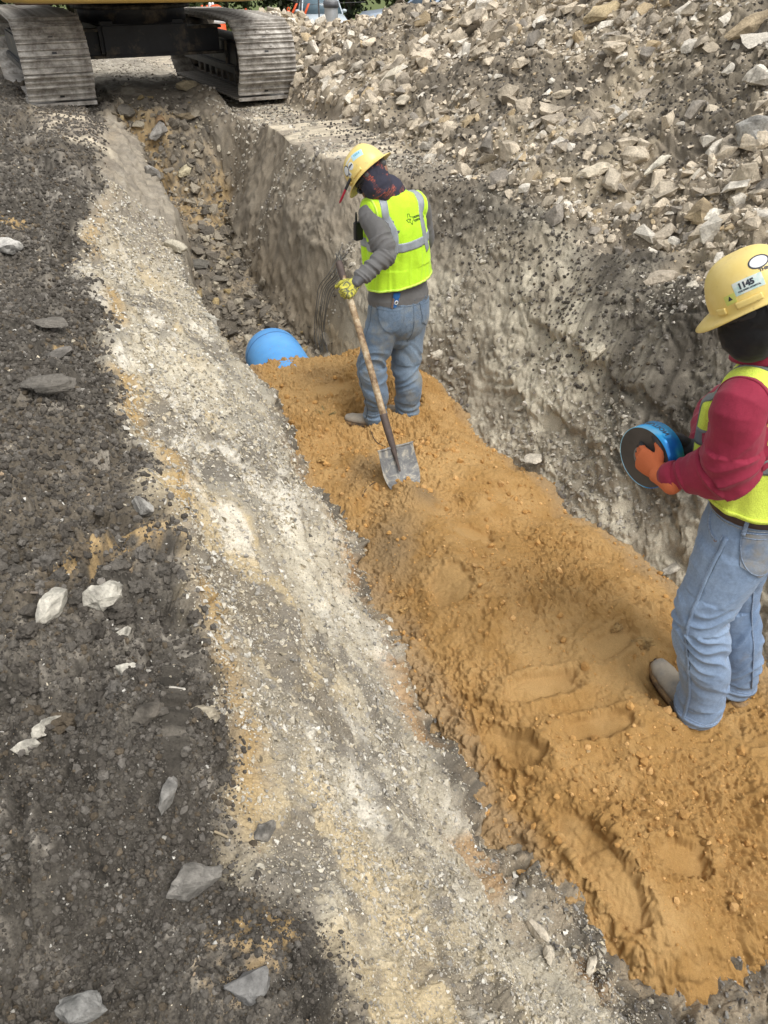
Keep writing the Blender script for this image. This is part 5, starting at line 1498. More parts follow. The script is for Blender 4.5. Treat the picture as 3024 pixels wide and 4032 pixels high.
# marker pen clipped at the front of the helmet
mk = A(-.205, 4.36, .475)
pen = empty('marker_pen', tuple(mk)); tag(pen, 'red marker pen with a black cap clipped to the helmet above the shovel', 'pen')
pd = nrm(A(-.42, .0, -.85)); m_red = mat_plain('red_plastic', (.30, .01, .03), .35, var=.1)
V, F = tube([(*(mk - pd * .0), .0065), (*(mk + pd * .065), .006), (*(mk + pd * .08), .003)], ref=(0, 1, 0), seg=12); finish(mesh_np('p', V, F), 'pen_barrel', m_red, pen)
V, F = tube([(*(mk - pd * .055), .0075), (*(mk + pd * .0), .0078)], ref=(0, 1, 0), seg=12); finish(mesh_np('p', V, F), 'pen_cap', m_black, pen)
local_fix(pen)
# ================================================================ second person, bent over a roll of tape
def build_person2():
    f = nrm(A(-.68, .73, 0)); l = nrm(A(-.73, -.68, 0))
    root = empty('person', (1.27, 2.0, -.86))
    tag(root, 'person in crimson shirt, yellow vest and black face cover holding a roll of tape', 'person')
    hfd = nrm(A(-.92, .39, 0)); pc = R(36)
    hf = nrm(hfd * math.cos(pc) - Z3 * math.sin(pc)); hu = nrm(hfd * math.sin(pc) + Z3 * math.cos(pc)); hs = np.cross(hu, hf)
    hb = A(.985, 2.0, .762); hc = hb - hu * .045
    pel = A(1.205, 2.02, -.0); neck = A(1.115, 2.035, .585)
    Lh, Rh = A(1.140, 1.958, -.075), A(1.262, 2.082, -.075)
    Lk, Rk = A(1.092, 1.935, -.365), A(1.292, 2.105, -.43)
    La, Ra = A(1.188, 1.93, -.755), A(1.385, 2.075, -.79)
    Ls, Rs = A(.995, 1.905, .49), A(1.25, 2.17, .49)
    Le = A(1.012, 1.915, .262); Re = A(1.13, 2.30, .24)
    rc = A(.868, 2.13, .182)                                  # middle of the roll
    vv = nrm(rc - A(0, 0, 1.5)); rt = nrm(np.cross(vv, Z3)); upv = np.cross(rt, vv)
    nface = nrm(-vv * .62 + (rt * -.70 + upv * -.50) * .80)       # visible face of the roll
    # hand: back towards us, fingers into the core, thumb over the rim
    n = -nface; k = nrm((-rt * .92 + upv * .10)); k = nrm(k - (k @ n) * n)
    wrist = rc + nface * .058 - k * .098 + upv * .012
    Lw = wrist - k * .012
    fcurl = [(30, 62, 30), (34, 66, 30), (30, 60, 30), (36, 60, 30)]
    h2w = rc - nface * .04 + rt * .115 + upv * .03
    h2k, h2n = nrm(-rt * .6 - nface * .2 - upv * .3), nrm(-rt * .5 + upv * -.2 + nface * .2)
    def T_(g):
        return [(*A(1.20, 2.02, .08), .170 + g, .130 + g), (*A(1.185, 2.025, .17), .162 + g, .125 + g), (*A(1.155, 2.03, .27), .172 + g, .132 + g), (*A(1.135, 2.035, .40), .180 + g, .132 + g), (*A(1.125, 2.035, .485), .150 + g, .108 + g), (*A(1.118, 2.035, .545), .088 + g, .080 + g), (*A(1.110, 2.035, .575), .064 + g, .064 + g)]
    parts = [tube([(*(pel + Z3 * .15), .14, .11), (*pel, .160, .125), (*(pel - Z3 * .12), .12, .10)], ref=l), tube(T_(-.022), ref=l)]
    parts += [tube([(*(neck - Z3 * .03), .058), (*(neck * .5 + hc * .5), .055), (*hc, .055)], ref=l)] + head_parts(hc, hf, hs, hu, False)
    for (h, kn, an) in ((Lh, Lk, La), (Rh, Rk, Ra)):
        parts.append(tube([(*h, .085, .095), (*(h * .5 + kn * .5), .075, .080), (*kn, .055, .06), (*(kn * .55 + an * .45 - f * .012), .052, .056), (*an, .036, .042), (*(an - Z3 * .05), .036, .05)], ref=l))
        parts.append(tube([(*(an - Z3 * .03 - f * .01), .032, .03), (*(an - Z3 * .05 + f * .02), .033, .025), (*(an - Z3 * .05 + f * .04), .030, .020)], ref=l))
    for (s_, e_, w_) in ((Ls, Le, Lw), (Rs, Re, h2w)):
        parts.append(tube([(*(s_ + (A(1.13, 2.035, .46) - s_) * .4), .046), (*s_, .048), (*(s_ * .45 + e_ * .55), .046), (*e_, .038), (*(e_ * .6 + w_ * .4), .038), (*w_, .026)], ref=f, seg=18))
    body = finish(fuse(parts + hand_tubes(wrist, k, n, upv, fcurl, .98, .88, thumb_curl=.2, thumb_out=.9) + hand_tubes(h2w, h2k, h2n, upv, [(30, 45, 30)] * 4, .98, .88), .0038, 3), 'body', m_skin, root)
    # ---------- jeans
    J = [tube([(*A(1.20, 2.02, .115), .165, .128), (*A(1.203, 2.02, .04), .178, .140), (*A(1.205, 2.02, -.04), .184, .146), (*A(1.205, 2.02, -.11), .170, .138), (*A(1.205, 2.02, -.17), .112, .102)], ref=l, seg=32)]
    J.append(tube([(*(Lh), .104, .122), (*(Lh * .5 + Lk * .5), .094, .104), (*Lk, .084, .090), (*(Lk * .5 + La * .5 - f * .012), .082, .086), (*(La + Z3 * .04), .078, .082), (*(La - Z3 * .075), .082, .086)], ref=l, seg=28))
    J.append(tube([(*(Rh), .098, .110), (*(Rh * .5 + Rk * .5 - A(.014, 0, 0)), .076, .088), (*Rk, .078, .084), (*(Rk * .5 + Ra * .5 - f * .012), .078, .084), (*(Ra + Z3 * .02), .074, .080), (*(Ra - Z3 * .05), .078, .082)], ref=l, seg=28))
    jm = fuse(J, .0042, 5)
    wrinkle(jm, [(pel + Z3 * .12, pel - Z3 * .05, .001, .0015, .06, .5), (Lh, Lh * .4 + Lk * .6, .002, .006, .06, .9), (Lh * .4 + Lk * .6, Lk, .006, .013, .04, .6), (Lk, La, .013, .010, .05, -.9), (La, La - Z3 * .10, .010, .006, .045, .7),
                 (Rh, Rk, .003, .012, .05, -.7), (Rk, Ra, .012, .010, .05, .9), (Ra, Ra - Z3 * .08, .012, .006, .035, -.5)], .0022, 13.)
    # open hems: cut the bottoms off
    cut_planes(jm, [(Vector(La - Z3 * .088), Vector(nrm(Z3 + f * .28)))]) if False else None
    jeans = finish(jm, 'jeans', m_jeans2, root); jb = bvh_of(jm)
    side = [Lh + l * .2 + Z3 * .10 + f * .02, Lh + l * .2 + f * .02, Lh * .5 + Lk * .5 + l * .2 + f * .02, Lk + l * .2 + f * .015, Lk * .5 + La * .5 + l * .2 + f * .0, La + l * .2 + f * .02, La - Z3 * .07 + l * .2 + f * .01]
    ribbon('side_seam', jb, side, .013, m_jeans2, jeans, off=.0008, thick=.003, across=2)
    ribbon('side_seam', jb, [p - f * .010 for p in side], .0028, m_seam1, jeans, off=.001, thick=.002, across=1)
    ribbon('side_seam', jb, [p + f * .008 for p in side], .0022, m_seam2, jeans, off=.001, thick=.0032, across=1)
    ribbon('inner_seam', jb, [Rh * .5 + Rk * .5 - f * .2 + l * .1, Rk - f * .2 + l * .1, Ra - f * .2 + l * .1], .004, m_seam2, jeans, off=.001, thick=.002, across=1)
    for an, dz, rr_ in ((La, .066, .0), (Ra, .040, 0)):
        for q, w_ in ((0, .016),):
            rg = ring_path(jb, an - Z3 * dz, nrm(l), nrm(f + Z3 * .06), 22, .14)
            ribbon('leg_hem', jb, rg, w_, m_jeans2, jeans, off=.0008, thick=.003, closed=True, across=2)
        rg = ring_path(jb, an - Z3 * (dz - .012), nrm(l), nrm(f + Z3 * .06), 22, .14)
        ribbon('leg_hem', jb, rg, .002, m_seam2, jeans, off=.0018, thick=.002, closed=True, across=1)
    rg = ring_path(jb, A(1.20, 2.02, .090), l, f, 28, .3)
    ribbon('waistband', jb, rg, .040, m_jeans2, jeans, off=.001, thick=.003, closed=True)
    rg = ring_path(jb, A(1.20, 2.02, .094), l, f, 28, .3)
    ribbon('belt', jb, rg, .032, mat_plain('brown_leather_belt', (.055, .03, .022), .6, var=.3, sc=60), root, off=.005, thick=.004, closed=True)
    rg = ring_path(jb, A(1.20, 2.02, .068), l, f, 28, .3)
    ribbon('waist_seam', jb, rg, .0024, m_thread, jeans, off=.003, thick=.0015, closed=True, across=1)
    # front pocket mouth: curved seam from the belt to the side seam, grey lining
    c0 = A(1.20, 2.02, .04)
    fp = [c0 + Z3 * .035 + f * .10 + l * .14, c0 - Z3 * .005 + f * .095 + l * .16, c0 - Z3 * .035 + f * .065 + l * .18, c0 - Z3 * .045 + f * .03 + l * .19]
    ribbon('front_pocket', jb, fp, .008, m_seam2, jeans, off=.001, thick=.003, across=2)
    # back pocket on the visible side
    for sg, cc in ((1, .092), (-1, -.085)):
        nz = nrm(-f + l * sg * .55); ux = nrm(np.cross(Z3, nz)); uy = Z3
        c = A(1.20, 2.02, -.015) + l * cc - f * .06; w, h = .078, .085
        out_ = [(-w, h * .85), (0, h * .90), (w, h * .85), (w * .88, -h * .5), (0, -h), (-w * .88, -h * .5)]
        V2, F2 = poly2(out_, .010); press('back_pocket', V2, F2, jb, c, ux, uy, mat_denim('pocket_denim', (.12, .17, .26), (.25, .31, .40), (.30, .25, .16), .5, 8), jeans, off=.001, thick=.0032)
        for pts in (out_ + [out_[0]], [(-w, h * .66), (0, h * .7), (w, h * .66)]):
            q5 = []
            for a, b in zip(pts[:-1], pts[1:]):
                for t in (0, .5): q5.append(c + ux * (a[0] + (b[0] - a[0]) * t) + uy * (a[1] + (b[1] - a[1]) * t))
            q5.append(c + ux * pts[-1][0] + uy * pts[-1][1]); q6 = []
            for q in q5:
                hit = jb.ray_cast(Vector(q + nz * .3), Vector(-nz), .6); q6.append(np.array(hit[0]) if hit[0] is not None else q)
            ribbon('pocket_seam', jb, q6, .003, m_seam2, jeans, off=.0032, thick=.0018, across=1, per=3)
    for a, b in ((.165, -.04), (.10, -.2)):
        p = A(1.20, 2.02, .08) + l * a + f * b
        ribbon('belt_loop', jb, [p + Z3 * .032, p + Z3 * .01, p - Z3 * .03], .013, m_seam2, jeans, off=.009, thick=.003, across=2)
    hit = jb.ray_cast(Vector(A(1.20, 2.02, -.008) + l * .4 + f * .03), Vector(-l), .6)
    if hit[0] is not None:
        V, F = ball(hit[0], (l, f, Z3), .004, .006, .006); finish(mesh_np('r', V, F), 'rivet', mat_plain('copper_rivet', (.25, .12, .05), .5, .6), jeans)
    # ---------- boots
    for an, dr_, mt, dz in ((La, nrm(A(-.42, .86, .30)), m_boot_g, .062), (Ra, nrm(A(-.72, .69, 0)), m_boot, .055)):
        b0 = an - Z3 * dz; sd = nrm(np.cross(Z3, dr_)); ub = np.cross(dr_, sd)
        bt = fuse([tube([(*(b0 + Z3 * .06), .056, .058), (*(b0 - dr_ * .005), .054, .060), (*(b0 - ub * .02), .048, .066)], ref=sd),
                   tube([(*(b0 - dr_ * .04 - ub * .035), .044, .036), (*(b0 + dr_ * .03 - ub * .024), .046, .044), (*(b0 + dr_ * .11 - ub * .034), .048, .034), (*(b0 + dr_ * .18 - ub * .040), .046, .029), (*(b0 + dr_ * .215 - ub * .042), .036, .024)], ref=sd)], .0042, 4)
        wrinkle(bt, [(b0 + Z3 * .05, b0 + dr_ * .2 - ub * .04, .004, .0015, .03, 0)], .0016, 6.)
        bo = finish(bt, 'boot', mt, root)
        sp = [b0 + dr_ * a + sd * b - ub * .066 for a, b in ((-.085, 0), (-.065, .042), (.02, .044), (.10, .052), (.18, .048), (.24, .02), (.248, 0), (.24, -.02), (.18, -.048), (.10, -.052), (.02, -.044), (-.065, -.042))]
        V2 = crom(sp + [sp[0]], 4)[:-1]; nn_ = len(V2)
        VV = np.vstack([V2 + ub * .012, V2 - ub * .016, [b0 + dr_ * .07 - ub * .054, b0 + dr_ * .07 - ub * .082]])
        F4 = np.array([(i, (i + 1) % nn_, (i + 1) % nn_ + nn_, i + nn_) for i in range(nn_)]); F3 = np.array([(i, 2 * nn_, (i + 1) % nn_) for i in range(nn_)] + [(i + nn_, (i + 1) % nn_ + nn_, 2 * nn_ + 1) for i in range(nn_)])
        link('sole', mesh_np('sole', VV, [F4, F3], m_sole), bo)
    # ---------- shirt
    S = [tube([(*A(1.20, 2.02, .135), .178, .140)] + T_(.004)[1:], ref=l, seg=32)]
    S.append(tube([(*(Ls + (A(1.13, 2.035, .44) - Ls) * .5), .078, .078), (*(Ls - Z3 * .01 + l * .002), .074, .077), (*(Ls * .5 + Le * .5 + l * .004 - f * .004), .078, .078), (*(Le - f * .004 + Z3 * .005), .072, .073), (*(Le * .66 + Lw * .34 - Z3 * .004), .068, .064), (*(Le * .30 + Lw * .70), .052, .048), (*(Lw * .95 + Le * .05), .040, .038)], ref=f, seg=26))
    S.append(tube([(*(Rs + (A(1.13, 2.035, .44) - Rs) * .5), .078, .078), (*Rs, .080, .082), (*(Rs * .5 + Re * .5), .080, .078), (*Re, .072, .070), (*(Re * .4 + h2w * .6), .055, .05), (*(h2w * .9 + Re * .1), .040, .038)], ref=f, seg=22))
    sm_ = fuse(S, .0042, 4)
    wrinkle(sm_, [(Ls, Ls * .4 + Le * .6, .005, .013, .075, 1.1), (Ls * .4 + Le * .6, Le, .014, .022, .055, .8), (Le, Le * .4 + Lw * .6, .022, .014, .040, .6), (Le * .4 + Lw * .6, Lw, .011, .004, .03, .2), (Rs, Re, .003, .008, .06, .8), (Re, h2w, .008, .005, .04, .4),
                  (A(1.125, 2.035, .5), A(1.19, 2.02, .06), .002, .004, .09, .8)], .002, 41.)
    shirt = finish(sm_, 'shirt', m_shirt2, root); sb = bvh_of(sm_)
    # cuff, shoulder seam, collar
    d_ = nrm(Lw - Le); cwr = Lw * .93 + Le * .07; e1 = nrm(np.cross(d_, Z3)); e2 = np.cross(d_, e1)
    rg = ring_path(sb, cwr, e1, e2, 18, .09); ribbon('cuff', sb, rg, .052, m_shirt2, shirt, off=.001, thick=.003, closed=True, across=3)
    ax_ = nrm(Ls - Rs); rg = []
    for t in np.linspace(-1.9, 1.9, 12):
        p = Ls - ax_ * .012 + (Z3 * math.cos(t) + f * math.sin(t)) * .11; l2, _, _, _ = sb.find_nearest(Vector(p)); rg.append(np.array(l2))
    ribbon('shoulder_seam', sb, rg, .008, m_shirt2, shirt, off=.001, thick=.003, across=1)
    cr = []
    for t in np.linspace(0, 2 * math.pi, 26):
        cr.append(neck - Z3 * .002 + f * (.093 * math.cos(t) + .015) + l * .090 * math.sin(t) - Z3 * (.028 * math.cos(t)) + Z3 * .002)
    V = []; cr = np.array(cr)
    for p in cr:
        o_ = nrm((p - neck) * A(1, 1, 0))
        V += [p + Z3 * .030 - o_ * .006, p + Z3 * .034 + o_ * .002, p - Z3 * .012 + o_ * .016, p - Z3 * .020 + o_ * .014]
    n_ = len(cr); V = np.array(V); F = np.array([(i * 4 + j, i * 4 + j + 1, (i + 1) * 4 + j + 1, (i + 1) * 4 + j) for i in range(n_ - 1) for j in range(3)])
    co_ = link('collar', mesh_np('collar', V, F, m_shirt2), shirt); so = co_.modifiers.new('thick', 'SOLIDIFY'); so.thickness = .004; ss = co_.modifiers.new('sub', 'SUBSURF'); ss.levels = 1; ss.render_levels = 1
    # ---------- vest
    VR = [(*A(1.195, 2.02, .09), .200, .165), (*A(1.195, 2.02, .15), .194, .158), (*A(1.178, 2.025, .22), .188, .150), (*A(1.156, 2.03, .31), .184, .148), (*A(1.138, 2.035, .40), .178, .144), (*A(1.128, 2.035, .48), .152, .122), (*A(1.118, 2.035, .545), .098, .090), (*A(1.112, 2.035, .575), .072, .070)]
    VP = [tube(VR, ref=l, seg=40), tube([(*(Ls + A(.045, .05, .005)), .092, .078), (*A(1.12, 2.035, .485), .090, .086), (*(Rs + A(-.03, -.02, .0)), .092, .078)], ref=f, seg=24)]
    VP.append(tube([(*(A(1.10, 2.05, .40) + f * .09 + l * .05), .05, .03), (*(A(1.12, 2.05, .25) + f * .09 + l * .06), .05, .035), (*(A(1.13, 2.04, .15) + f * .09 + l * .06), .05, .035)], ref=l, seg=16))
    vm = fuse(VP, .0045, 5)
    cut_planes(vm, [(Vector(A(1.19, 2.02, .118)), Vector(nrm(Z3 + f * -.05 + l * .0)))])
    drape(vm, (1.18, 2.02, 0), .002, .010, .5, .12, 6, 12.)
    vest = finish(vm, 'safety_vest', m_vest2, root); vb = bvh_of(vm)
    so = vest.modifiers.new('cloth', 'SOLIDIFY'); so.thickness = .003; so.offset = -1
    rg = ring_path(vb, A(1.19, 2.02, .127), l, nrm(f + Z3 * .05), 40, .4); ribbon('hem_binding', vb, rg, .011, m_vest2, vest, off=.0008, thick=.0022, closed=True, across=2)
    rg = ring_path(vb, A(1.158, 2.03, .30), nrm(l - Z3 * .0), nrm(f + Z3 * -.02), 36, .4); ribbon('reflective_band', vb, rg, .052, m_refl2, vest, off=.001, thick=.0014, closed=True, across=6)
    for sg in (1, -1):
        o_ = l * sg
        pts = [A(1.17, 2.02, .27) + o_ * .13 - f * .2, A(1.15, 2.03, .32) + o_ * .13 - f * .22, A(1.135, 2.035, .42) + o_ * .12 - f * .2, A(1.13, 2.035, .53) + o_ * .095 - f * .06,
               A(1.125, 2.035, .55) + o_ * .095 + f * .03, A(1.125, 2.035, .47) + o_ * .10 + f * .2, A(1.14, 2.03, .36) + o_ * .10 + f * .25, A(1.165, 2.02, .22) + o_ * .10 + f * .25]
        ribbon('reflective_strap', vb, line_on(vb, pts), .046, m_refl2, vest, off=.0012, thick=.0014, across=5)
        sc_ = (Ls if sg > 0 else Rs); ah = []
        for t in np.linspace(0, 2 * math.pi, 20, endpoint=False):
            d = Z3 * math.cos(t) * .10 + f * math.sin(t) * .09
            l2, _, _, _ = vb.find_nearest(Vector(sc_ - o_ * .02 - Z3 * .02 + d)); ah.append(np.array(l2))
        ribbon('armhole_binding', vb, ah, .012, m_vest2, vest, off=.0008, thick=.0022, closed=True, across=2)
    # ---------- balaclava
    mb = mat_cloth('black_jersey', (.012, .012, .013), .2, .75, 300, .003)
    gm = fuse([tube([(*(neck - Z3 * .03), .086, .084), (*(neck + Z3 * .02 + hf * .0), .074, .074), (*(neck * .5 + hc * .5 + hf * .010), .074, .076)], ref=l, seg=28),
               ball(hc - hf * .008 + hu * .022, (hf, hs, hu), .108, .090, .098), ball(hc + hf * .020 - hu * .030, (hf, hs, hu), .094, .078, .088), ball(hc + hf * .045 - hu * .045, (hf, hs, hu), .078, .066, .090), ball(hc + hf * .052 - hu * .080, (hf, hs, hu), .040, .042, .036), ball(hc + hf * .082 - hu * .028, (hf, hs, hu), .034, .026, .032)], .0042, 6)
    wrinkle(gm, [(neck - Z3 * .05, hc - hu * .03, .004, .003, .045, 1.2)], .002, 31.)
    finish(gm, 'balaclava', mb, root)
    # ---------- hard hat
    hat, hv = hard_hat(hb, hf, hs, hu, root, m_hat, back=.020, front=.050, sc=.87)
    side = hs if (hs @ A(-.3, -1, 0)) > 0 else -hs
    def on_hat(name, V2, F2, a, b, mat, off, ang=0.0):
        nz = nrm(side * 1.0 + hu * .45); ux = nrm(np.cross(hu, nz))
        if ux @ (-hf) < 0: ux = -ux
        uy = np.cross(nz, ux)
        if uy @ hu < 0: uy = -uy; ux = -ux
        ca, sa = math.cos(ang), math.sin(ang)
        press(name, V2, F2, hv, hb + hf * a + hu * b + side * .09, ux * ca + uy * sa, -ux * sa + uy * ca, mat, hat, off=off, thick=.0004)
    m_st = NT('worn_sticker_paper'); c_ = m_st.ramp(m_st.noise(40, 4, .6), [(.35, (.42, .62, .58)), (.55, (.68, .74, .70)), (.75, (.70, .55, .45))]); m_st = m_st.done(c_, .45)
    on_hat('sticker', *poly2([(-.036, -.017), (.036, -.017), (.036, .017), (-.036, .017)], .008), -.012, .060, m_st, .0005)
    on_hat('sticker_number', *text2('1145', .020, bold=.0012), -.008, .063, m_ink, .0011)
    on_hat('sticker_number', *text2('CHILDREN HOSPITAL', .0058, bold=.0002), -.012, .0495, m_ink, .0011)
    on_hat('sticker', *poly2([(-.014, -.012), (.014, -.012), (.014, .012), (-.014, .012)], .008), .040, .042, mat_plain('yellow_sticker', (.60, .62, .16), .4, var=.06), .0005)
    on_hat('sticker_mark', *poly2([(-.006, -.004), (.006, -.004), (0, .008)], .01), .040, .043, m_ink, .0011)
    on_hat('sticker_rim', *disc2(.024, 22, .018, .008), -.050, .108, m_ink, .0005)
    on_hat('round_sticker', *disc2(.020, 22, .0145, .008), -.050, .108, m_white, .0010)
    on_hat('sticker_number', *text2('THINK', .011, bold=.0004), -.062, .083, m_ink, .0006)
    pts = [hb + hf * (.100 * math.cos(t)) + hs * (.087 * math.sin(t)) + hu * (-.014 - .014 * (1 - math.cos(t)) * .5) for t in np.linspace(0, 2 * math.pi, 24, endpoint=False)]
    V, F = tube([(*p, .012, .003) for p in pts + [pts[0]]], ref=hu, seg=8, per=2, round_caps=False); finish(mesh_np('b', V, F), 'headband', m_black, hat)
    V, F = rbox(hb - hf * .045 + side * .090 - hu * .024, (hf, side, hu), (.030, .008, .030), .003); finish(mesh_np('b', V, F), 'band_buckle', m_dkgrey, hat, False)
    # ---------- gloves
    t = NT('orange_knit_glove'); co = t.coord(); w_ = t.n('ShaderNodeTexWave'); w_.inputs['Scale'].default_value = 260; w_.inputs['Distortion'].default_value = 2; t.l(co, w_.inputs['Vector'])
    c = t.ramp(w_.outputs['Fac'], [(0, (.55, .13, .045)), (1, (.72, .20, .075))]); mo = t.done(c, .9, t.bump(w_.outputs['Fac'], .0012, .6))
    mk = mat_plain('black_nitrile', (.02, .02, .022), .55, var=.3, bump=.001, bsc=200)
    gl = finish(fuse(hand_tubes(wrist, k, n, upv, fcurl, 1.02, 1.12, thumb_curl=.2, thumb_out=.9), .0026, 2), 'glove', mo, root)
    # dark coated fingertips and palm: slots by position
    me = gl.data; me.materials.append(mk); Vg = me_arrays(me); cen = wrist + k * .02
    for p in me.polygons:
        c_ = Vg[list(p.vertices)].mean(0) - wrist
        if c_ @ n > .012 + .25 * max(0, .05 - c_ @ k) or c_ @ nrm(upv + k * .4) > .098: p.material_index = 1
    V, F = tube([(*(wrist - k * .052), .036, .034), (*(wrist - k * .02), .034, .031), (*(wrist + k * .012), .036, .029)], ref=upv, seg=20); finish(mesh_np('c', V, F), 'glove_cuff', mo, gl)
    finish(fuse(hand_tubes(h2w, h2k, h2n, upv, [(30, 45, 30)] * 4, 1.04, 1.2), .0035, 2), 'glove', mk, root)
    m = Matrix.Translation(root.location).inverted()
    for c in [o for o in bpy.data.objects if o.parent == root]: c.matrix_parent_inverse = m
    # ---------- the roll of tape
    rr = empty('tape_roll', tuple(rc)); tag(rr, 'wide roll of shiny blue tape with a dark face held in an orange glove', 'tape')
    ex = nrm(np.cross(nface, Z3)); ey = np.cross(nface, ex); R0, Rc, H = .104, .036, .034
    def lathe(prof, seg=64):
        V = []; n_ = len(prof)
        for i in range(seg):
            t = 2 * math.pi * i / seg; d = ex * math.cos(t) + ey * math.sin(t)
            for r_, z_ in prof: V.append(rc + d * r_ + nface * z_)
        F = [(i * n_ + j, ((i + 1) % seg) * n_ + j, ((i + 1) % seg) * n_ + (j + 1) % n_, i * n_ + (j + 1) % n_) for i in range(seg) for j in range(n_)]
        return np.array(V), np.array(F)
    V, F = lathe([(Rc + .006, -H + .001), (R0 - .002, -H + .001), (R0 - .002, H - .001), (Rc + .006, H - .001)])
    t = NT('wound_tape_edge'); co = t.coord(); n0 = t.noise(8, 5, .6, co)
    mt_ = t.done(t.ramp(n0, [(.3, (.040, .034, .030)), (.7, (.085, .072, .062))]), .6, t.bump(t.noise(300, 2, .5, co), .0006, .5))
    finish(mesh_np('w', V, F), 'wound_tape', mt_, rr, False)
    V, F = lathe([(R0 - .002, -H), (R0, -H), (R0 + .0005, 0), (R0, H), (R0 - .002, H)])
    t = NT('blue_foil_tape'); co = t.coord(); wv = t.n('ShaderNodeTexNoise'); wv.inputs['Scale'].default_value = 7; t.l(co, wv.inputs['Vector'])
    c = t.ramp(wv.outputs['Fac'], [(.35, (.01, .16, .55)), (.5, (.03, .42, .85)), (.66, (.40, .72, .90))])
    mf_ = t.done(c, .22, t.bump(t.noise(60, 3, .5, co), .0015, .6), .35)
    finish(mesh_np('t', V, F), 'blue_wrap', mf_, rr)
    V, F = lathe([(Rc, -H - .001), (Rc + .006, -H - .001), (Rc + .006, H + .001), (Rc, H + .001)])
    finish(mesh_np('c', V, F), 'cardboard_core', mat_plain('grey_card', (.22, .20, .18), .8, var=.2), rr)
    V2, F2 = text2('CAUTION', .024, bold=.0006)
    me = bpy.data.meshes.new('p')
    Vt = []
    for a, b in V2:
        th = -a / R0 + math.atan2((upv @ ey), (upv @ ex)) - .25; d = ex * math.cos(th) + ey * math.sin(th); Vt.append(rc + d * (R0 + .0012) - nface * -(b - .004))
    link('tape_print', mesh_np('tp', np.array(Vt), F2, m_ink, smooth=False), rr)
    loc = Matrix.Translation(rr.location).inverted()
    for c in [o for o in bpy.data.objects if o.parent == rr]: c.matrix_parent_inverse = loc
build_person2()

# second shovel standing behind the bent person
def shovel2():
    a, b = A(1.575, 2.42, -.25), A(1.46, 2.40, -1.02); d = nrm(b - a)
    root = empty('shovel', tuple(b)); tag(root, 'shovel with a pale clean wooden handle standing behind the legs of the leaning person', 'shovel')
    m1 = mat_plain('pale_ash_wood', (.50, .39, .23), .6, var=.2, sc=40, dirt=(.30, .22, .12), dirt_amt=.4, dirt_sc=25); m2 = mat_plain('grey_steel_socket', (.16, .16, .165), .5, .5, var=.25)
    V, F = tube([(*(a - d * .10), .017), (*(a + d * .2), .017), (*(a + d * .42), .016)], ref=(0, 1, 0), seg=14); finish(mesh_np('h', V, F), 'wooden_handle', m1, root)
    V, F = tube([(*(a + d * .40), .0195), (*(a + d * .56), .019), (*(a + d * .66), .014)], ref=(0, 1, 0), seg=14); finish(mesh_np('s', V, F), 'socket', m2, root)
    V = []; bt = a + d * .62; NU, NV = 12, 12; side = nrm(A(.4, .9, 0)); nn = nrm(np.cross(side, d))
    for j in range(NV + 1):
        v = j / NV; w = max(.002, .105 * (1 if v < .45 else math.sqrt(max(0, 1 - ((v - .45) / .55) ** 2))))
        for i in range(NU + 1):
            u = i / NU * 2 - 1; V.append(bt + d * v * .27 + side * u * w + nn * (.025 * u * u * w / .105))
    n = NU + 1; F = np.array([(j * n + i, j * n + i + 1, (j + 1) * n + i + 1, (j + 1) * n + i) for j in range(NV) for i in range(NU)])
    bl = link('blade', mesh_np('b', np.array(V), F, m2), root); mm = bl.modifiers.new('t', 'SOLIDIFY'); mm.thickness = .0025
    local_fix(root)
shovel2()
# ================================================================ pipe, cables and small things in the trench
def cyl(p0, p1, r0, r1=None, seg=24, caps=False):
    r1 = r0 if r1 is None else r1
    return tube([(*p0, r0), (*p1, r1)], ref=(0.3, .2, 1) if abs(nrm(np.array(p1) - np.array(p0))[2]) < .9 else (1, 0, 0), seg=seg, per=1, round_caps=caps)
def open_pipe(name, p0, prof, mat, parent, seg=48):
    """turned shell: prof = (distance along, radius) outside then inside"""
    d = nrm(p0[1] - p0[0]); e1 = nrm(np.cross(d, Z3)); e2 = np.cross(d, e1); V = []; n = len(prof)
    for i in range(seg):
        t = 2 * math.pi * i / seg
        for a, r in prof: V.append(p0[0] + d * a + (e1 * math.cos(t) + e2 * math.sin(t)) * r)
    F = [(i * n + j, i * n + (j + 1) % n, ((i + 1) % seg) * n + (j + 1) % n, ((i + 1) % seg) * n + j) for i in range(seg) for j in range(n)]
    return link(name, mesh_np(name, np.array(V), np.array(F), mat), parent)
pd0, pd1 = A(-.55, 4.85, -1.14), A(-.925, 5.84, -1.125)
pe = empty('water_pipe', tuple(pd1)); tag(pe, 'blue plastic water main pipe with its rounded end sticking out of the orange sand', 'pipe')
t = NT('blue_pvc'); co = t.coord(); c = t.ramp(t.noise(5, 4, .6, co), [(.3, (.085, .30, .66)), (.7, (.13, .38, .74))])
c = t.mix(c, (.30, .17, .12), t.ramp(t.noise(38, 5, .75, co), [(.61, (0,) * 3), (.68, (.7,) * 3)]))
m_pvc = t.done(c, .38, t.bump(t.noise(30, 3, .5, co), .001), spec=.4)
L_ = float(np.linalg.norm(pd1 - pd0)); Rp = .226
open_pipe('pipe_barrel', (pd0, pd1), [(0, Rp), (L_ - .34, Rp), (L_ - .335, Rp + .002), (L_ - .20, Rp + .002), (L_ - .12, Rp + .001), (L_ - .06, Rp - .006), (L_ - .02, Rp - .018), (L_, Rp - .030), (L_, Rp - .045), (L_ - .05, Rp - .022), (0, Rp - .022)], m_pvc, pe, 72)
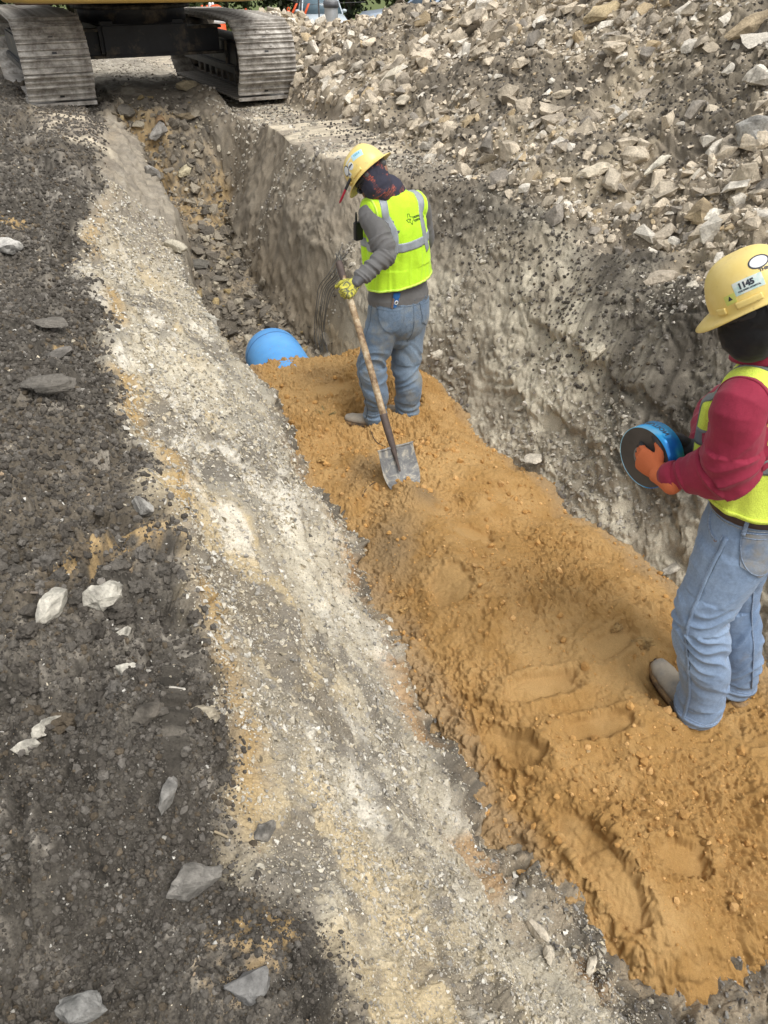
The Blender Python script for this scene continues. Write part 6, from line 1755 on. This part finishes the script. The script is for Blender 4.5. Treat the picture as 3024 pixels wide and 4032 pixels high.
open_pipe('insertion_line', (pd0, pd1), [(L_ - .155, Rp + .0025), (L_ - .149, Rp + .0028), (L_ - .143, Rp + .0025), (L_ - .149, Rp - .001)], mat_plain('dark_blue_line', (.05, .17, .42), .5), pe, 72)
local_fix(pe)
# broken clay pipe stub at the head of the trench
q = on_ground(348, 270); q = q + A(.0, .0, .03)
cp = empty('clay_pipe', tuple(q)); tag(cp, 'short broken end of a small rusty brown pipe poking out of the rubble ramp', 'pipe')
dd = nrm(A(.25, -.9, -.12)); mcl = mat_plain('rusty_clay', (.26, .17, .09), .9, var=.3, sc=30, bump=.002, bsc=60)
open_pipe('pipe_shell', (q - dd * .35, q + dd * .08), [(0, .058), (.43, .060), (.435, .050), (0, .046)], mcl, cp, 28); local_fix(cp)
# bundle of thin cables coming down the right wall behind the standing person
mc = mat_plain('grey_cable_sheath', (.075, .075, .07), .6, var=.3, sc=30)
r_ = np.random.default_rng(55)
cb = []
for i in range(7):
    q0 = on_ground(745 + r_.normal() * 6, 548 + r_.normal() * 6); q1 = on_ground(752 + 6 * i - 22, 590 + i * 2); q2 = on_ground(728 + 5 * i - 15, 625 + i); q3 = on_ground(705 + 4 * i, 668); q4 = on_ground(692 + 3.5 * i, 715); q5 = on_ground(690 + 4 * i + r_.normal() * 3, 762)
    off_ = nrm(A(-.8, -.35, .3))
    rows = [(*(q + off_ * (a + .012 * r_.random())), .0032) for q, a in ((q0, .04), (q1, .07), (q2, .10), (q3, .09), (q4, .05), (q5, .02))]
    V, F = tube(rows, ref=(1, 0, 0), seg=8, per=8)
    o = link('cable', mesh_np('cable', V, F, mc)); tag(o, 'thin grey tracer cable hanging down the right trench wall beside the gloved hand', 'cable', 'loose cables on the right trench wall')
# small weed on the sand, rootlets, twigs
q = on_ground(706, 900)
w = empty('weed', tuple(q)); tag(w, 'small feathery green weed lying on the orange sand left of the boots', 'plant')
V, F = [], []; r_ = np.random.default_rng(8)
st, Vs = [], []
for b in range(7):
    an = r_.random() * 6.28; L = .05 + .05 * r_.random(); dr_ = A(math.cos(an) * .8, math.sin(an) * .8, .55)
    for kk in range(12):
        p = q + nrm(dr_) * L * kk / 12 + Z3 * (.01 - .0006 * kk * kk * .3)
        for sg in (-1, 1):
            sd = nrm(np.cross(dr_, Z3)) * sg; n0 = len(V)
            tip = p + sd * .012 * (1 - kk / 16) + nrm(dr_) * .010 + Z3 * .004 * r_.normal()
            V += [p, p + nrm(dr_) * .0035, tip]; F.append((n0, n0 + 1, n0 + 2))
    Vs.append(tube([(*q, .0012), (*(q + nrm(dr_) * L), .0006)], ref=(1, 0, .2), seg=5, per=2))
link('leaves', mesh_np('leaves', np.array(V), np.array(F), mat_plain('weed_green', (.06, .11, .045), .8, var=.3), smooth=False), w)
finish(mesh_np('s', *join_np(Vs)), 'stem', mat_plain('weed_stem', (.09, .11, .05), .8), w); local_fix(w)
m_root = mat_plain('dark_root', (.07, .045, .03), .9, var=.3)
def line_thing(name, label, cat, uv, r, mat, lift=.006, group=None):
    rows = []
    for u, v in uv:
        q = on_ground(u, v); rows.append((*(q + Z3 * lift), r))
    V, F = tube(rows, ref=(1, .1, 0), seg=7, per=6); o = link(name, mesh_np(name, V, F, mat)); tag(o, label, cat, group); return o
line_thing('root', 'thin curved root lying on the sand left of the shovel blade', 'root', [(800, 930), (812, 955), (838, 970)], .003, m_root)
line_thing('root', 'wiry root curling on the sand below and left of the shovel blade', 'root', [(778, 1085), (790, 1060), (808, 1045), (815, 1050)], .0025, m_root)
line_thing('twig', 'dry grey twig lying on dark soil above the white cobbles', 'twig', [(50, 1283), (90, 1284), (135, 1280)], .004, mat_plain('dry_twig', (.17, .14, .11), .9, var=.3))
line_thing('twig', 'short pale twig on the dark bank near the grey stone', 'twig', [(465, 1800), (480, 1806), (492, 1812)], .003, mat_plain('dry_pale_twig', (.32, .26, .17), .9, var=.3))

# ================================================================ excavator
def build_excavator():
    root = empty('excavator', (-3.1, 12.6, 0)); tag(root, 'yellow tracked excavator straddling the trench, with muddy steel tracks', 'excavator')
    a = nrm(A(-.455, .89, 0)); r = nrm(A(.925, .37, 0)); r = nrm(r - (r @ a) * a)
    O = A(-4.27, 10.42, 0)                      # front left corner of the left track on the ground
    GA, TW, H = 2.66, .80, .93
    mtk = NT('muddy_track_steel'); co = mtk.coord()
    c = mtk.ramp(mtk.noise(7, 6, .72, co), [(.28, (.10, .085, .07)), (.42, (.26, .235, .205)), (.56, (.46, .43, .385)), (.70, (.68, .65, .60))])
    c = mtk.mix(c, (.20, .12, .06), mtk.ramp(mtk.noise(3, 5, .6, co), [(.60, (0,) * 3), (.70, (.6,) * 3)]))
    mtk = mtk.done(c, .62, mtk.bump(mtk.noise(45, 5, .7, co), .006, .8), .05)
    mfr = mat_plain('black_frame_paint', (.022, .024, .030), .5, 0, var=.3, sc=6, bump=.001, dirt=(.19, .15, .10), dirt_amt=.36, dirt_sc=3.5)
    mye = mat_plain('yellow_machine_paint', (.55, .37, .10), .35, 0, var=.06, sc=5, dirt=(.35, .27, .16), dirt_amt=.28, dirt_sc=4)
    mst = mat_plain('dark_steel', (.05, .047, .043), .6, .4, var=.3, sc=12, dirt=(.22, .18, .13), dirt_amt=.45, dirt_sc=8)
    mgl = mat_plain('cab_glass', (.02, .03, .035), .08); 
    # loop profile in (along, up)
    R_ = .44; Lt = 3.7; prof = []
    def arc(cx, cz, r0, a0, a1, n): return [(cx + r0 * math.cos(t), cz + r0 * math.sin(t)) for t in np.linspace(a0, a1, n)]
    pts = [(.18, 0), (Lt - .25, 0)] + arc(Lt - .42, .44, .44, -1.2, 1.5, 12) + [(Lt * .62, H - .045), (Lt * .35, H - .02)] + arc(.44, .455, .43, 1.65, 3.9, 16)
    P = np.array(pts + [pts[0]]); seg = np.linalg.norm(np.diff(P, axis=0), axis=1); cum = np.concatenate([[0], np.cumsum(seg)])
    NS = 50; sh_ = []
    def at(s):
        s = s % cum[-1]; i = min(np.searchsorted(cum, s, side='right') - 1, len(seg) - 1); t_ = (s - cum[i]) / seg[i]
        return P[i] * (1 - t_) + P[i + 1] * t_
    # one shoe: plate with three grousers, bolt slots
    pitch = cum[-1] / NS; bm = bmesh.new()
    def bx(x0, x1, y0, y1, z0, z1):
        vs = [bm.verts.new((x, y, z)) for z in (z0, z1) for (x, y) in ((x0, y0), (x1, y0), (x1, y1), (x0, y1))]
        for q in ((0, 3, 2, 1), (4, 5, 6, 7), (0, 1, 5, 4), (1, 2, 6, 5), (2, 3, 7, 6), (3, 0, 4, 7)): bm.faces.new([vs[i] for i in q])
    hp = pitch / 2 * .97
    bx(-TW / 2, TW / 2, -hp, hp, -.012, .0)
    for yy, hh in ((-hp + .012, .030), (0, .022), (hp - .018, .026)): 
        vs = []
        for x in (-TW / 2, TW / 2):
            for (y, z) in ((yy - .012, .0005), (yy + .012, .0005), (yy + .006, hh), (yy - .006, hh)): vs.append(bm.verts.new((x, y, z)))
        for q in ((0, 1, 2, 3), (7, 6, 5, 4), (0, 4, 5, 1), (1, 5, 6, 2), (2, 6, 7, 3), (3, 7, 4, 0)): bm.faces.new([vs[i] for i in q])
    for sx in (-.07, .07): bx(sx - .018, sx + .018, -hp * .45 - .016, -hp * .45 + .016, .0005, .010)
    bmesh.ops.recalc_face_normals(bm, faces=bm.faces[:])
    shoe = bpy.data.meshes.new('track_shoe'); bm.to_mesh(shoe); bm.free(); shoe.materials.append(mtk)
    slot = None
    V, F = rbox(A(0, 0, .001), np.eye(3), (.055, .022, .003), .001); slot = mesh_np('mud_slot', V, F, m_black, smooth=False)
    up = Z3
    for side in (0, 1):
        B = O + r * (GA * side + TW / 2) + Z3 * (-.02 - .09 * side)
        for i in range(NS):
            p = at(i * pitch + .05); p1 = at(i * pitch + .05 + .04); p0 = at(i * pitch + .05 - .04); tdir = p1 - p0; tdir /= np.linalg.norm(tdir)
            tv = a * tdir[0] + up * tdir[1]; ov = a * tdir[1] - up * tdir[0]          # outward from the loop
            o = link('track_shoe', shoe, root); M = Matrix(((*r, 0), (*tv, 0), (*ov, 0), (0, 0, 0, 1))).transposed(); pos = B + a * p[0] + up * p[1]
            M.translation = Vector(pos); o.matrix_world = M
            if i % 4 in (1, 2) and i > 28:
                s_ = link('mud_slot', slot, o); s_.matrix_local = Matrix.Translation((0, hp * .45, 0))
        # inner chain line, frame, rollers, idler and sprocket
        ps = [(B + a * q[0] * 1.0 + up * q[1]) for q in P]; cen = np.array([Lt / 2, .5]); inn = [(B + a * (cen[0] + (q[0] - cen[0]) * .965) + up * (cen[1] + (q[1] - cen[1]) * .86)) for q in P]
        V = []; n_ = len(P)
        for q in inn: V += [q - r * .10, q + r * .10]
        F = [(2 * i, 2 * i + 1, 2 * i + 3, 2 * i + 2) for i in range(n_ - 1)]
        cl = link('track_chain', mesh_np('tc', np.array(V), np.array(F), mst, smooth=False), root); mm = cl.modifiers.new('t', 'SOLIDIFY'); mm.thickness = .07; mm.offset = 0
        V, F = rbox(B + a * (Lt * .5) + up * .47, (a, r, up), (Lt - 1.1, .50, .34), .03); finish(mesh_np('tf', V, F), 'track_frame', mfr, root, False)
        V, F = rbox(B + a * (Lt * .5) + up * .30, (a, r, up), (Lt - 1.0, .60, .10), .015); finish(mesh_np('tf', V, F), 'roller_guard', mfr, root, False)
        for cx, cz, rr_ in ((.44, .455, .31), (Lt - .44, .45, .32)):
            V, F = cyl(B + a * cx + up * cz - r * .14, B + a * cx + up * cz + r * .14, rr_, seg=28); w_ = finish(mesh_np('w', V, F), 'sprocket' if cx > 1 else 'idler_wheel', mst, root)
            V, F = cyl(B + a * cx + up * cz - r * .24, B + a * cx + up * cz + r * .24, .16, seg=20); finish(mesh_np('w', V, F), 'hub', mfr, w_)
        for i in range(7):
            c_ = B + a * (.95 + i * .30) + up * .17; V, F = cyl(c_ - r * .17, c_ + r * .17, .085, seg=18); finish(mesh_np('w', V, F), 'roller', mst, root)
        V, F = rbox(B + a * .95 + up * .42 - r * .27, (a, r, up), (.05, .03, .42), .008); finish(mesh_np('g', V, F), 'step', mst, root, False)
    Cc = O + r * (GA / 2 + TW / 2) + a * (Lt * .46)
    # carbody: cross beam, swing bearing
    V, F = rbox(Cc - a * .45 + up * .52 , (a, r, up), (.12, GA - .55, .33), .02); finish(mesh_np('b', V, F), 'cross_beam', mfr, root, False)
    for zz in (.365, .675):
        V, F = rbox(Cc - a * .49 + up * zz, (a, r, up), (.20, GA - .50, .035), .006); finish(mesh_np('b', V, F), 'beam_flange', mst, root, False)
    V, F = rbox(Cc + up * .56, (a, r, up), (1.3, 1.2, .42), .05); finish(mesh_np('b', V, F), 'carbody', mfr, root, False)
    V, F = rbox(Cc - a * .515 + up * .52 - r * .2, (a, r, up), (.03, .16, .30), .004); finish(mesh_np('b', V, F), 'beam_plate', mst, root, False)
    V, F = cyl(Cc + up * .74, Cc + up * 1.03, .72, seg=48); finish(mesh_np('b', V, F), 'swing_bearing', mfr, root)
    V, F = cyl(Cc + up * .90, Cc + up * .95, .80, seg=48); finish(mesh_np('b', V, F), 'bearing_ring', mst, root)
    # upper structure
    fa = nrm(A(-.24, .97, 0)); fr = nrm(np.cross(fa, Z3)); Uc = A(-3.22, 12.25, 0)
    def plan(pts, z0, z1, mat, name, bev=.05):
        bm = bmesh.new(); vs = [bm.verts.new(Vector(Uc + fa * p[0] + fr * p[1] + Z3 * z0)) for p in pts]; f_ = bm.faces.new(vs)
        ex = bmesh.ops.extrude_face_region(bm, geom=[f_]); bmesh.ops.translate(bm, verts=[v for v in ex['geom'] if isinstance(v, bmesh.types.BMVert)], vec=(0, 0, z1 - z0))
        bmesh.ops.recalc_face_normals(bm, faces=bm.faces[:])
        if bev: bmesh.ops.bevel(bm, geom=bm.edges[:], offset=bev, segments=4, affect='EDGES', profile=.5)
        me = bpy.data.meshes.new(name); bm.to_mesh(me); bm.free(); me.materials.append(mat)
        for p in me.polygons: p.use_smooth = True
        return link(name, me, root)
    cwp = [(-1.9, -1.3), (-2.35, -1.0), (-2.55, -.4), (-2.55, .4), (-2.35, 1.05), (-1.9, 1.38)]
    W = 1.50
    plan([(x, y) for x, y in [(-1.35, -W), (-1.75, -W), (-2.02, -W * .8), (-2.16, -W * .35), (-2.16, W * .35), (-2.02, W * .8), (-1.75, W), (-1.35, W)]], 1.05, 2.1, mye, 'counterweight', .07)
    plan([(-1.34, -W), (-1.34, W), (1.9, W), (1.9, -W)], 1.10, 1.22, mst, 'deck', .01)
    plan([(-1.33, -W + .02), (-1.33, -.45), (1.2, -.45), (1.2, -W + .02)], 1.225, 2.05, mye, 'engine_cover', .05)
    plan([(-1.33, .45), (-1.33, W - .02), (.3, W - .02), (.3, .45)], 1.225, 2.0, mye, 'tank_cover', .05)
    plan([(.45, -W + .03), (.45, -.5), (2.0, -.5), (2.0, -W + .03)], 2.06, 3.0, mgl, 'cab', .06)
    plan([(.2, -.3), (.2, .3), (2.6, .3), (2.6, -.3)], 1.23, 1.9, mye, 'boom_foot', .04)
    for y in (-.9, -.2, .5):
        V, F = rbox(Uc + fa * -1.0 + fr * y + Z3 * 1.05, (fa, fr, up), (.5, .25, .05), .01); finish(mesh_np('h', V, F), 'belly_plate', mst, root, False)
    V, F = rbox(Uc - fa * 1.15 - fr * 1.05 + Z3 * 1.03, (fa, fr, up), (.1, .75, .05), .01); finish(mesh_np('h', V, F), 'side_step', mat_plain('rusty_step', (.22, .14, .10), .8, var=.3), root, False)
    bpy.context.view_layer.update(); m = Matrix.Translation(root.location).inverted()
    for c_ in [o for o in bpy.data.objects if o.parent == root]: c_.matrix_parent_inverse = m
build_excavator()

# ================================================================ beyond the dig: markers, vehicles, pole, trees
def bgz(y): return float(np.interp(y, [10.5, 13, 20, 30, 45, 80], [0, -.08, -.45, -1.05, -1.9, -2.6]))
def ux_at(u, y, z): 
    x_ = (u - 829.5) / 1662.4; zc_ = y * math.cos(R(36)) - (z - 1.5) * math.sin(R(36)); return x_ * zc_
m_or = mat_plain('orange_plastic', (.75, .10, .02), .5, var=.08); m_wh = mat_plain('white_band', (.75, .75, .75), .4, var=.04); m_rub = mat_plain('black_rubber', (.02, .02, .02), .8)
def channelizer(u, y, label, kind, zb=None):
    z = bgz(y) if zb is None else zb; x = ux_at(u, y, z + .5); b = A(x, y, z)
    e = empty('traffic_marker' if kind != 'cone' else 'traffic_cone', tuple(b)); 
    if kind == 'tube':
        V, F = tube([(*(b + Z3 * .05), .065), (*(b + Z3 * .5), .055), (*(b + Z3 * .95), .045)], seg=16); finish(mesh_np('t', V, F), 'tube', m_or, e)
        V, F = tube([(*(b + Z3 * 1.0 + A(math.cos(q) * .035, 0, math.sin(q) * .05)), .012) for q in np.linspace(-.6, 3.75, 9)], ref=(0, 1, 0), seg=8, per=2); finish(mesh_np('t', V, F), 'loop_handle', m_or, e)
        for h in (.55, .78): V, F = cyl(b + Z3 * h, b + Z3 * (h + .10), .058, seg=16); finish(mesh_np('t', V, F), 'white_band', m_wh, e)
    elif kind == 'drum':
        rows = [(*(b + Z3 * h), w_) for h, w_ in ((.02, .30), (.25, .28), (.26, .27), (.5, .26), (.51, .25), (.75, .24), (.76, .23), (.98, .22))]
        V, F = tube(rows, seg=24, per=1); finish(mesh_np('t', V, F), 'drum', m_or, e)
        for h, w_ in ((.28, .275), (.68, .25)): V, F = cyl(b + Z3 * h, b + Z3 * (h + .13), w_, seg=24); finish(mesh_np('t', V, F), 'white_band', m_wh, e)
        V, F = rbox(b + Z3 * 1.04, np.eye(3), (.18, .03, .06), .008); finish(mesh_np('t', V, F), 'handle', m_or, e, False)
    else:
        V, F = tube([(*(b + Z3 * .03), .14), (*(b + Z3 * .4), .085), (*(b + Z3 * .72), .03)], seg=20); finish(mesh_np('t', V, F), 'cone_body', m_or, e)
        V, F = tube([(*(b + Z3 * .42), .084), (*(b + Z3 * .54), .064)], seg=20, per=2, round_caps=False); finish(mesh_np('t', V, F), 'white_band', m_wh, e)
    V, F = rbox(b + Z3 * .02, np.eye(3), (.40, .40, .04), .01); finish(mesh_np('t', V, F), 'rubber_base', m_rub, e, False)
    tag(e, label, 'traffic marker' if kind != 'cone' else 'traffic cone'); local_fix(e); return e
channelizer(390, 19.5, 'orange tube marker between the dark carbody and the right track', 'cone')
channelizer(425, 27, 'orange tube marker left of the white posts behind the track', 'tube')
channelizer(471, 27, 'orange and white drum right of the white posts', 'drum')
channelizer(535, 28, 'tall orange marker standing alone above the right end of the track', 'tube')
channelizer(626, 25, 'tall orange loop top marker above the brown mound, nearest of the markers', 'tube')
channelizer(591, 33, 'small distant orange cone between the two tall markers', 'cone')
channelizer(508, 36, 'tiny distant orange cone behind the drum', 'cone')
for i, (u, lb) in enumerate(((455, 'left thin white post behind the track'), (461, 'right thin white post behind the track'))):
    y = 29; b = A(ux_at(u, y, 0), y, bgz(y)); V, F = cyl(b, b + Z3 * 1.2, .045, seg=12, caps=True); o = link('post', mesh_np('post', V, F, m_wh)); tag(o, lb, 'post')
    V, F = rbox(b + Z3 * .02, np.eye(3), (.22, .22, .04), .01); finish(mesh_np('b', V, F), 'post_base', m_rub, o, False)
def rod(u, y, h, lb, top=False, r=.02):
    b = A(ux_at(u, y, 0), y, bgz(y)); V, F = cyl(b, b + Z3 * h, r, seg=8, caps=True); o = link('stake', mesh_np('stake', V, F, m_dkgrey)); tag(o, lb, 'stake')
    if top: V, F = ball(b + Z3 * h, np.eye(3), .06, .06, .08); finish(mesh_np('k', V, F), 'orange_cap', m_or, o)
    return b + Z3 * (h * .72)
s0 = rod(652, 24, 1.6, 'thin dark stake holding the string line right of the tall loop marker')
s1 = rod(690, 24, 1.55, 'thin stake with an orange cap left of the pale pole', True)
V, F = tube([(*(s0 + A(-1.0, 1, .1)), .006), (*s0, .006), (*(s0 * .5 + s1 * .5 - Z3 * .04), .006), (*s1, .006), (*(s1 + A(1.2, 1, 0)), .006)], ref=(0, 1, 0), seg=6); o = link('string_line', mesh_np('string', V, F, m_dkgrey)); tag(o, 'taut string line running between the stakes behind the spoil heap', 'string')
for u, y, sc_, lb in ((641, 23.9, -.12, 'slanting orange ribbon on the string line left of the dark stake'), (667, 23.9, -.1, 'slanting orange ribbon on the string line between the stakes'), (436, 26.5, 0, 'thin orange ribbon hanging right of the first tube marker'), (447, 26.5, 0, 'thin orange ribbon hanging beside the white posts')):
    z_ = bgz(y) + 1.12; b = A(ux_at(u, y, z_), y, z_); V = np.array([b + A(-.03, 0, 0), b + A(.03, 0, .01), b + A(sc_ + .02, .02, -.22), b + A(sc_ - .04, .02, -.21), b + A(sc_ * 2 + .01, 0, -.42), b + A(sc_ * 2 - .05, 0, -.42)])
    o = link('ribbon', mesh_np('ribbon', V, np.array([(0, 1, 2, 3), (3, 2, 4, 5)]), m_or)); tag(o, lb, 'ribbon'); mm = o.modifiers.new('t', 'SOLIDIFY'); mm.thickness = .003
y = 21; b = A(ux_at(717, y, 0), y, bgz(y)); V, F = tube([(*b, .155), (*(b + Z3 * 4), .145), (*(b + Z3 * 8), .13)], seg=20)
o = link('utility_pole', mesh_np('pole', V, F, mat_plain('galvanised_steel', (.46, .47, .47), .45, .4, var=.12, sc=12))); tag(o, 'thick pale grey steel pole rising behind the spoil heap', 'pole')
V, F = cyl(b + Z3 * 1.0, b + Z3 * 1.12, .175, seg=20); finish(mesh_np('c', V, F), 'pole_collar', m_dkgrey, o)

def car(x, y, ang, col, label, name='parked_car', pickup=False):
    z = bgz(y) + .0; e = empty(name, (x, y, z), R(ang)); tag(e, label, 'car' if not pickup else 'truck')
    mp = mat_plain('car_paint', col, .25, .0, var=.03); gl = mat_plain('car_glass', (.10, .15, .18), .06, var=.1)
    def prism(name, prof, w0, w1, mat, par, bev=.04):
        bm = bmesh.new(); n = len(prof); zmin = min(p[1] for p in prof); zmax = max(p[1] for p in prof)
        rows = []
        for sg in (-1, 1): rows.append([bm.verts.new((p[0], sg * (w0 + (w1 - w0) * (p[1] - zmin) / (zmax - zmin)), p[1])) for p in prof])
        bm.faces.new(rows[0]); bm.faces.new(rows[1][::-1])
        for i in range(n): bm.faces.new((rows[0][i], rows[1][i], rows[1][(i + 1) % n], rows[0][(i + 1) % n]))
        bmesh.ops.recalc_face_normals(bm, faces=bm.faces[:]); bmesh.ops.bevel(bm, geom=bm.edges[:], offset=bev, segments=3, affect='EDGES')
        me = bpy.data.meshes.new(name); bm.to_mesh(me); bm.free(); me.materials.append(mat)
        for p in me.polygons: p.use_smooth = True
        return link(name, me, par)
    body = prism('body', [(-2.3, .35), (2.3, .35), (2.35, .62), (2.25, .90), (1.1, 1.02), (-2.25, 1.05), (-2.35, .7)], .90, .90, mp, e)
    prism('cabin', [(1.15, 1.0), (.45, 1.62), (-1.2 if not pickup else -.6, 1.66), (-2.1 if not pickup else -.9, 1.03)], .84, .66, gl, e, .03)
    prism('roof', [(.42, 1.60), (.30, 1.69), (-1.15 if not pickup else -.55, 1.71), (-1.25 if not pickup else -.65, 1.62)], .70, .64, mp, e, .02)
    for sx in (-.76, .76):
        for xa, xb in (((1.15, 1.02), (.42, 1.64)), ((-.3, 1.04), (-.3, 1.64)), ((-1.95 if not pickup else -.9, 1.04), (-1.2 if not pickup else -.62, 1.64))):
            V, F = tube([(xa[0], sx * 1.12, xa[1], .03), (xb[0], sx * .90, xb[1], .03)], ref=(0, 1, 0), seg=8, per=1); finish(mesh_np('p', V, F), 'window_pillar', mp, e)
    for sx in (-.92, .92):
        V, F = ball((.75, sx * 1.06, 1.10), np.eye(3), .09, .11, .07); finish(mesh_np('m', V, F), 'mirror', mp, e)
        for xx in (-1.45, 1.45):
            V, F = cyl((xx, sx - .10 * np.sign(sx), .36), (xx, sx + .04 * np.sign(sx), .36), .36, seg=28); w_ = finish(mesh_np('w', V, F), 'wheel', m_rub, e)
            V, F = cyl((xx, sx + .045 * np.sign(sx), .36), (xx, sx + .055 * np.sign(sx), .36), .22, seg=20); finish(mesh_np('w', V, F), 'rim', m_dkgrey, w_)
        V, F = ball((2.26, sx * .70, .78), np.eye(3), .08, .16, .07); finish(mesh_np('m', V, F), 'headlight', m_wh, e)
    return e
car(ux_at(815, 19, .3) + 2.0, 20.2, -165, (.42, .50, .60), 'pale blue grey car with dark windscreen pillars behind the top of the spoil heap')
car(ux_at(655, 38, -.6) + .6, 39.0, -80, (.50, .56, .60), 'pale car mostly hidden behind the rubble right of the tall loop marker')

# trees that close the view, each with its own trunk and crown
m_bark = mat_plain('bark', (.075, .060, .045), .9, var=.3, sc=10, bump=.01, bsc=20)
def tree(x, y, h, rad, seed, col, label, group):
    r = np.random.default_rng(seed); z = bgz(y); e = empty('tree', (x, y, z)); tag(e, label, 'tree', group)
    tr = [tube([(0, 0, -.2, .20), (r.normal() * .1, 0, h * .25, .15), (r.normal() * .2, r.normal() * .2, h * .55, .09), (0, 0, h * .85, .03)], seg=10, per=4)]
    for k in range(9):
        a = r.random() * 6.28; zz = h * (.18 + .5 * r.random()); L = rad * (.6 + .4 * r.random())
        tr.append(tube([(0, 0, zz, .06), (math.cos(a) * L * .5, math.sin(a) * L * .5, zz + .3, .04), (math.cos(a) * L, math.sin(a) * L, zz + .8, .012)], seg=6, per=3, ref=(.1, .2, 1)))
    finish(mesh_np('t', *join_np(tr)), 'trunk', m_bark, e)
    n = 5200; nc = 46
    cc = nrm(r.normal(size=(nc, 3))) * (r.random((nc, 1)) ** .4) * A(rad, rad, h * .42) + A(0, 0, h * .52)
    c = cc[r.integers(0, nc, n)] + r.normal(size=(n, 3)) * A(.30, .30, .24) * rad * .42
    c[:, 2] = np.maximum(c[:, 2], .15)
    u = nrm(r.normal(size=(n, 3))); v = nrm(np.cross(u, r.normal(size=(n, 3)))); s = (.07 + .09 * r.random((n, 1)))
    V = np.stack([c - u * s, c + v * s * .55, c + u * s, c - v * s * .55], 1).reshape(-1, 3); F = np.arange(n * 4).reshape(-1, 4)
    cl = np.repeat(np.array(col) * (.6 + .8 * r.random((n, 1))) * (1 + .3 * np.sin(cc[r.integers(0, nc, n)][:, :1] * 3)), 4, 0)
    o_ = link('crown', mesh_np('crown', V, F, m_leaf, cl, smooth=False), e)
t = NT('foliage'); at_ = t.n('ShaderNodeAttribute', attribute_name='Col'); m_leaf = t.done(at_.outputs['Color'], .6, spec=.3)
r_ = np.random.default_rng(91); kinds = [((.030, .045, .018), 'dark green tree in the dense row beyond the site'), ((.055, .075, .026), 'mid green tree in the dense row beyond the site'), ((.045, .055, .025), 'olive green tree in the dense row beyond the site')]
i = 0
for row, (y0, h0, dx) in enumerate(((42, 6.5, 2.7), (47, 8.5, 3.4))):
    for x in np.arange(-26, 24, dx):
        kk = i % 3; i += 1
        tree(x + r_.normal() * .5, y0 + r_.normal() * 1.0, h0 * (.85 + .3 * r_.random()), 1.9 + .8 * r_.random(), 600 + i, *kinds[kk], 'trees beyond the site: ' + kinds[kk][1].split(' tree')[0])
# low weeds and grass in front of the trees
r = np.random.default_rng(17); n = 26000
gx_ = -24 + 46 * r.random(n); gy_ = 33 + 9 * r.random(n) ** .8; gz_ = np.interp(gy_, [10.5, 13, 20, 30, 45, 80], [0, -.08, -.45, -1.05, -1.9, -2.6])
b = np.stack([gx_, gy_, gz_], -1); hgt = .15 + .35 * r.random((n, 1)); ln = r.normal(size=(n, 3)) * .12; ln[:, 2] = 0
V = np.stack([b - A(.02, 0, .05), b + A(.02, 0, -.05), b + ln + A(0, 0, 1) * hgt], 1).reshape(-1, 3)
cl = np.repeat(np.array([.16, .19, .05]) * (.6 + .7 * r.random((n, 1))), 3, 0)
o = link('grass', mesh_np('grass', V, np.arange(n * 3).reshape(-1, 3), m_leaf, cl, smooth=False)); tag(o, kind='stuff')
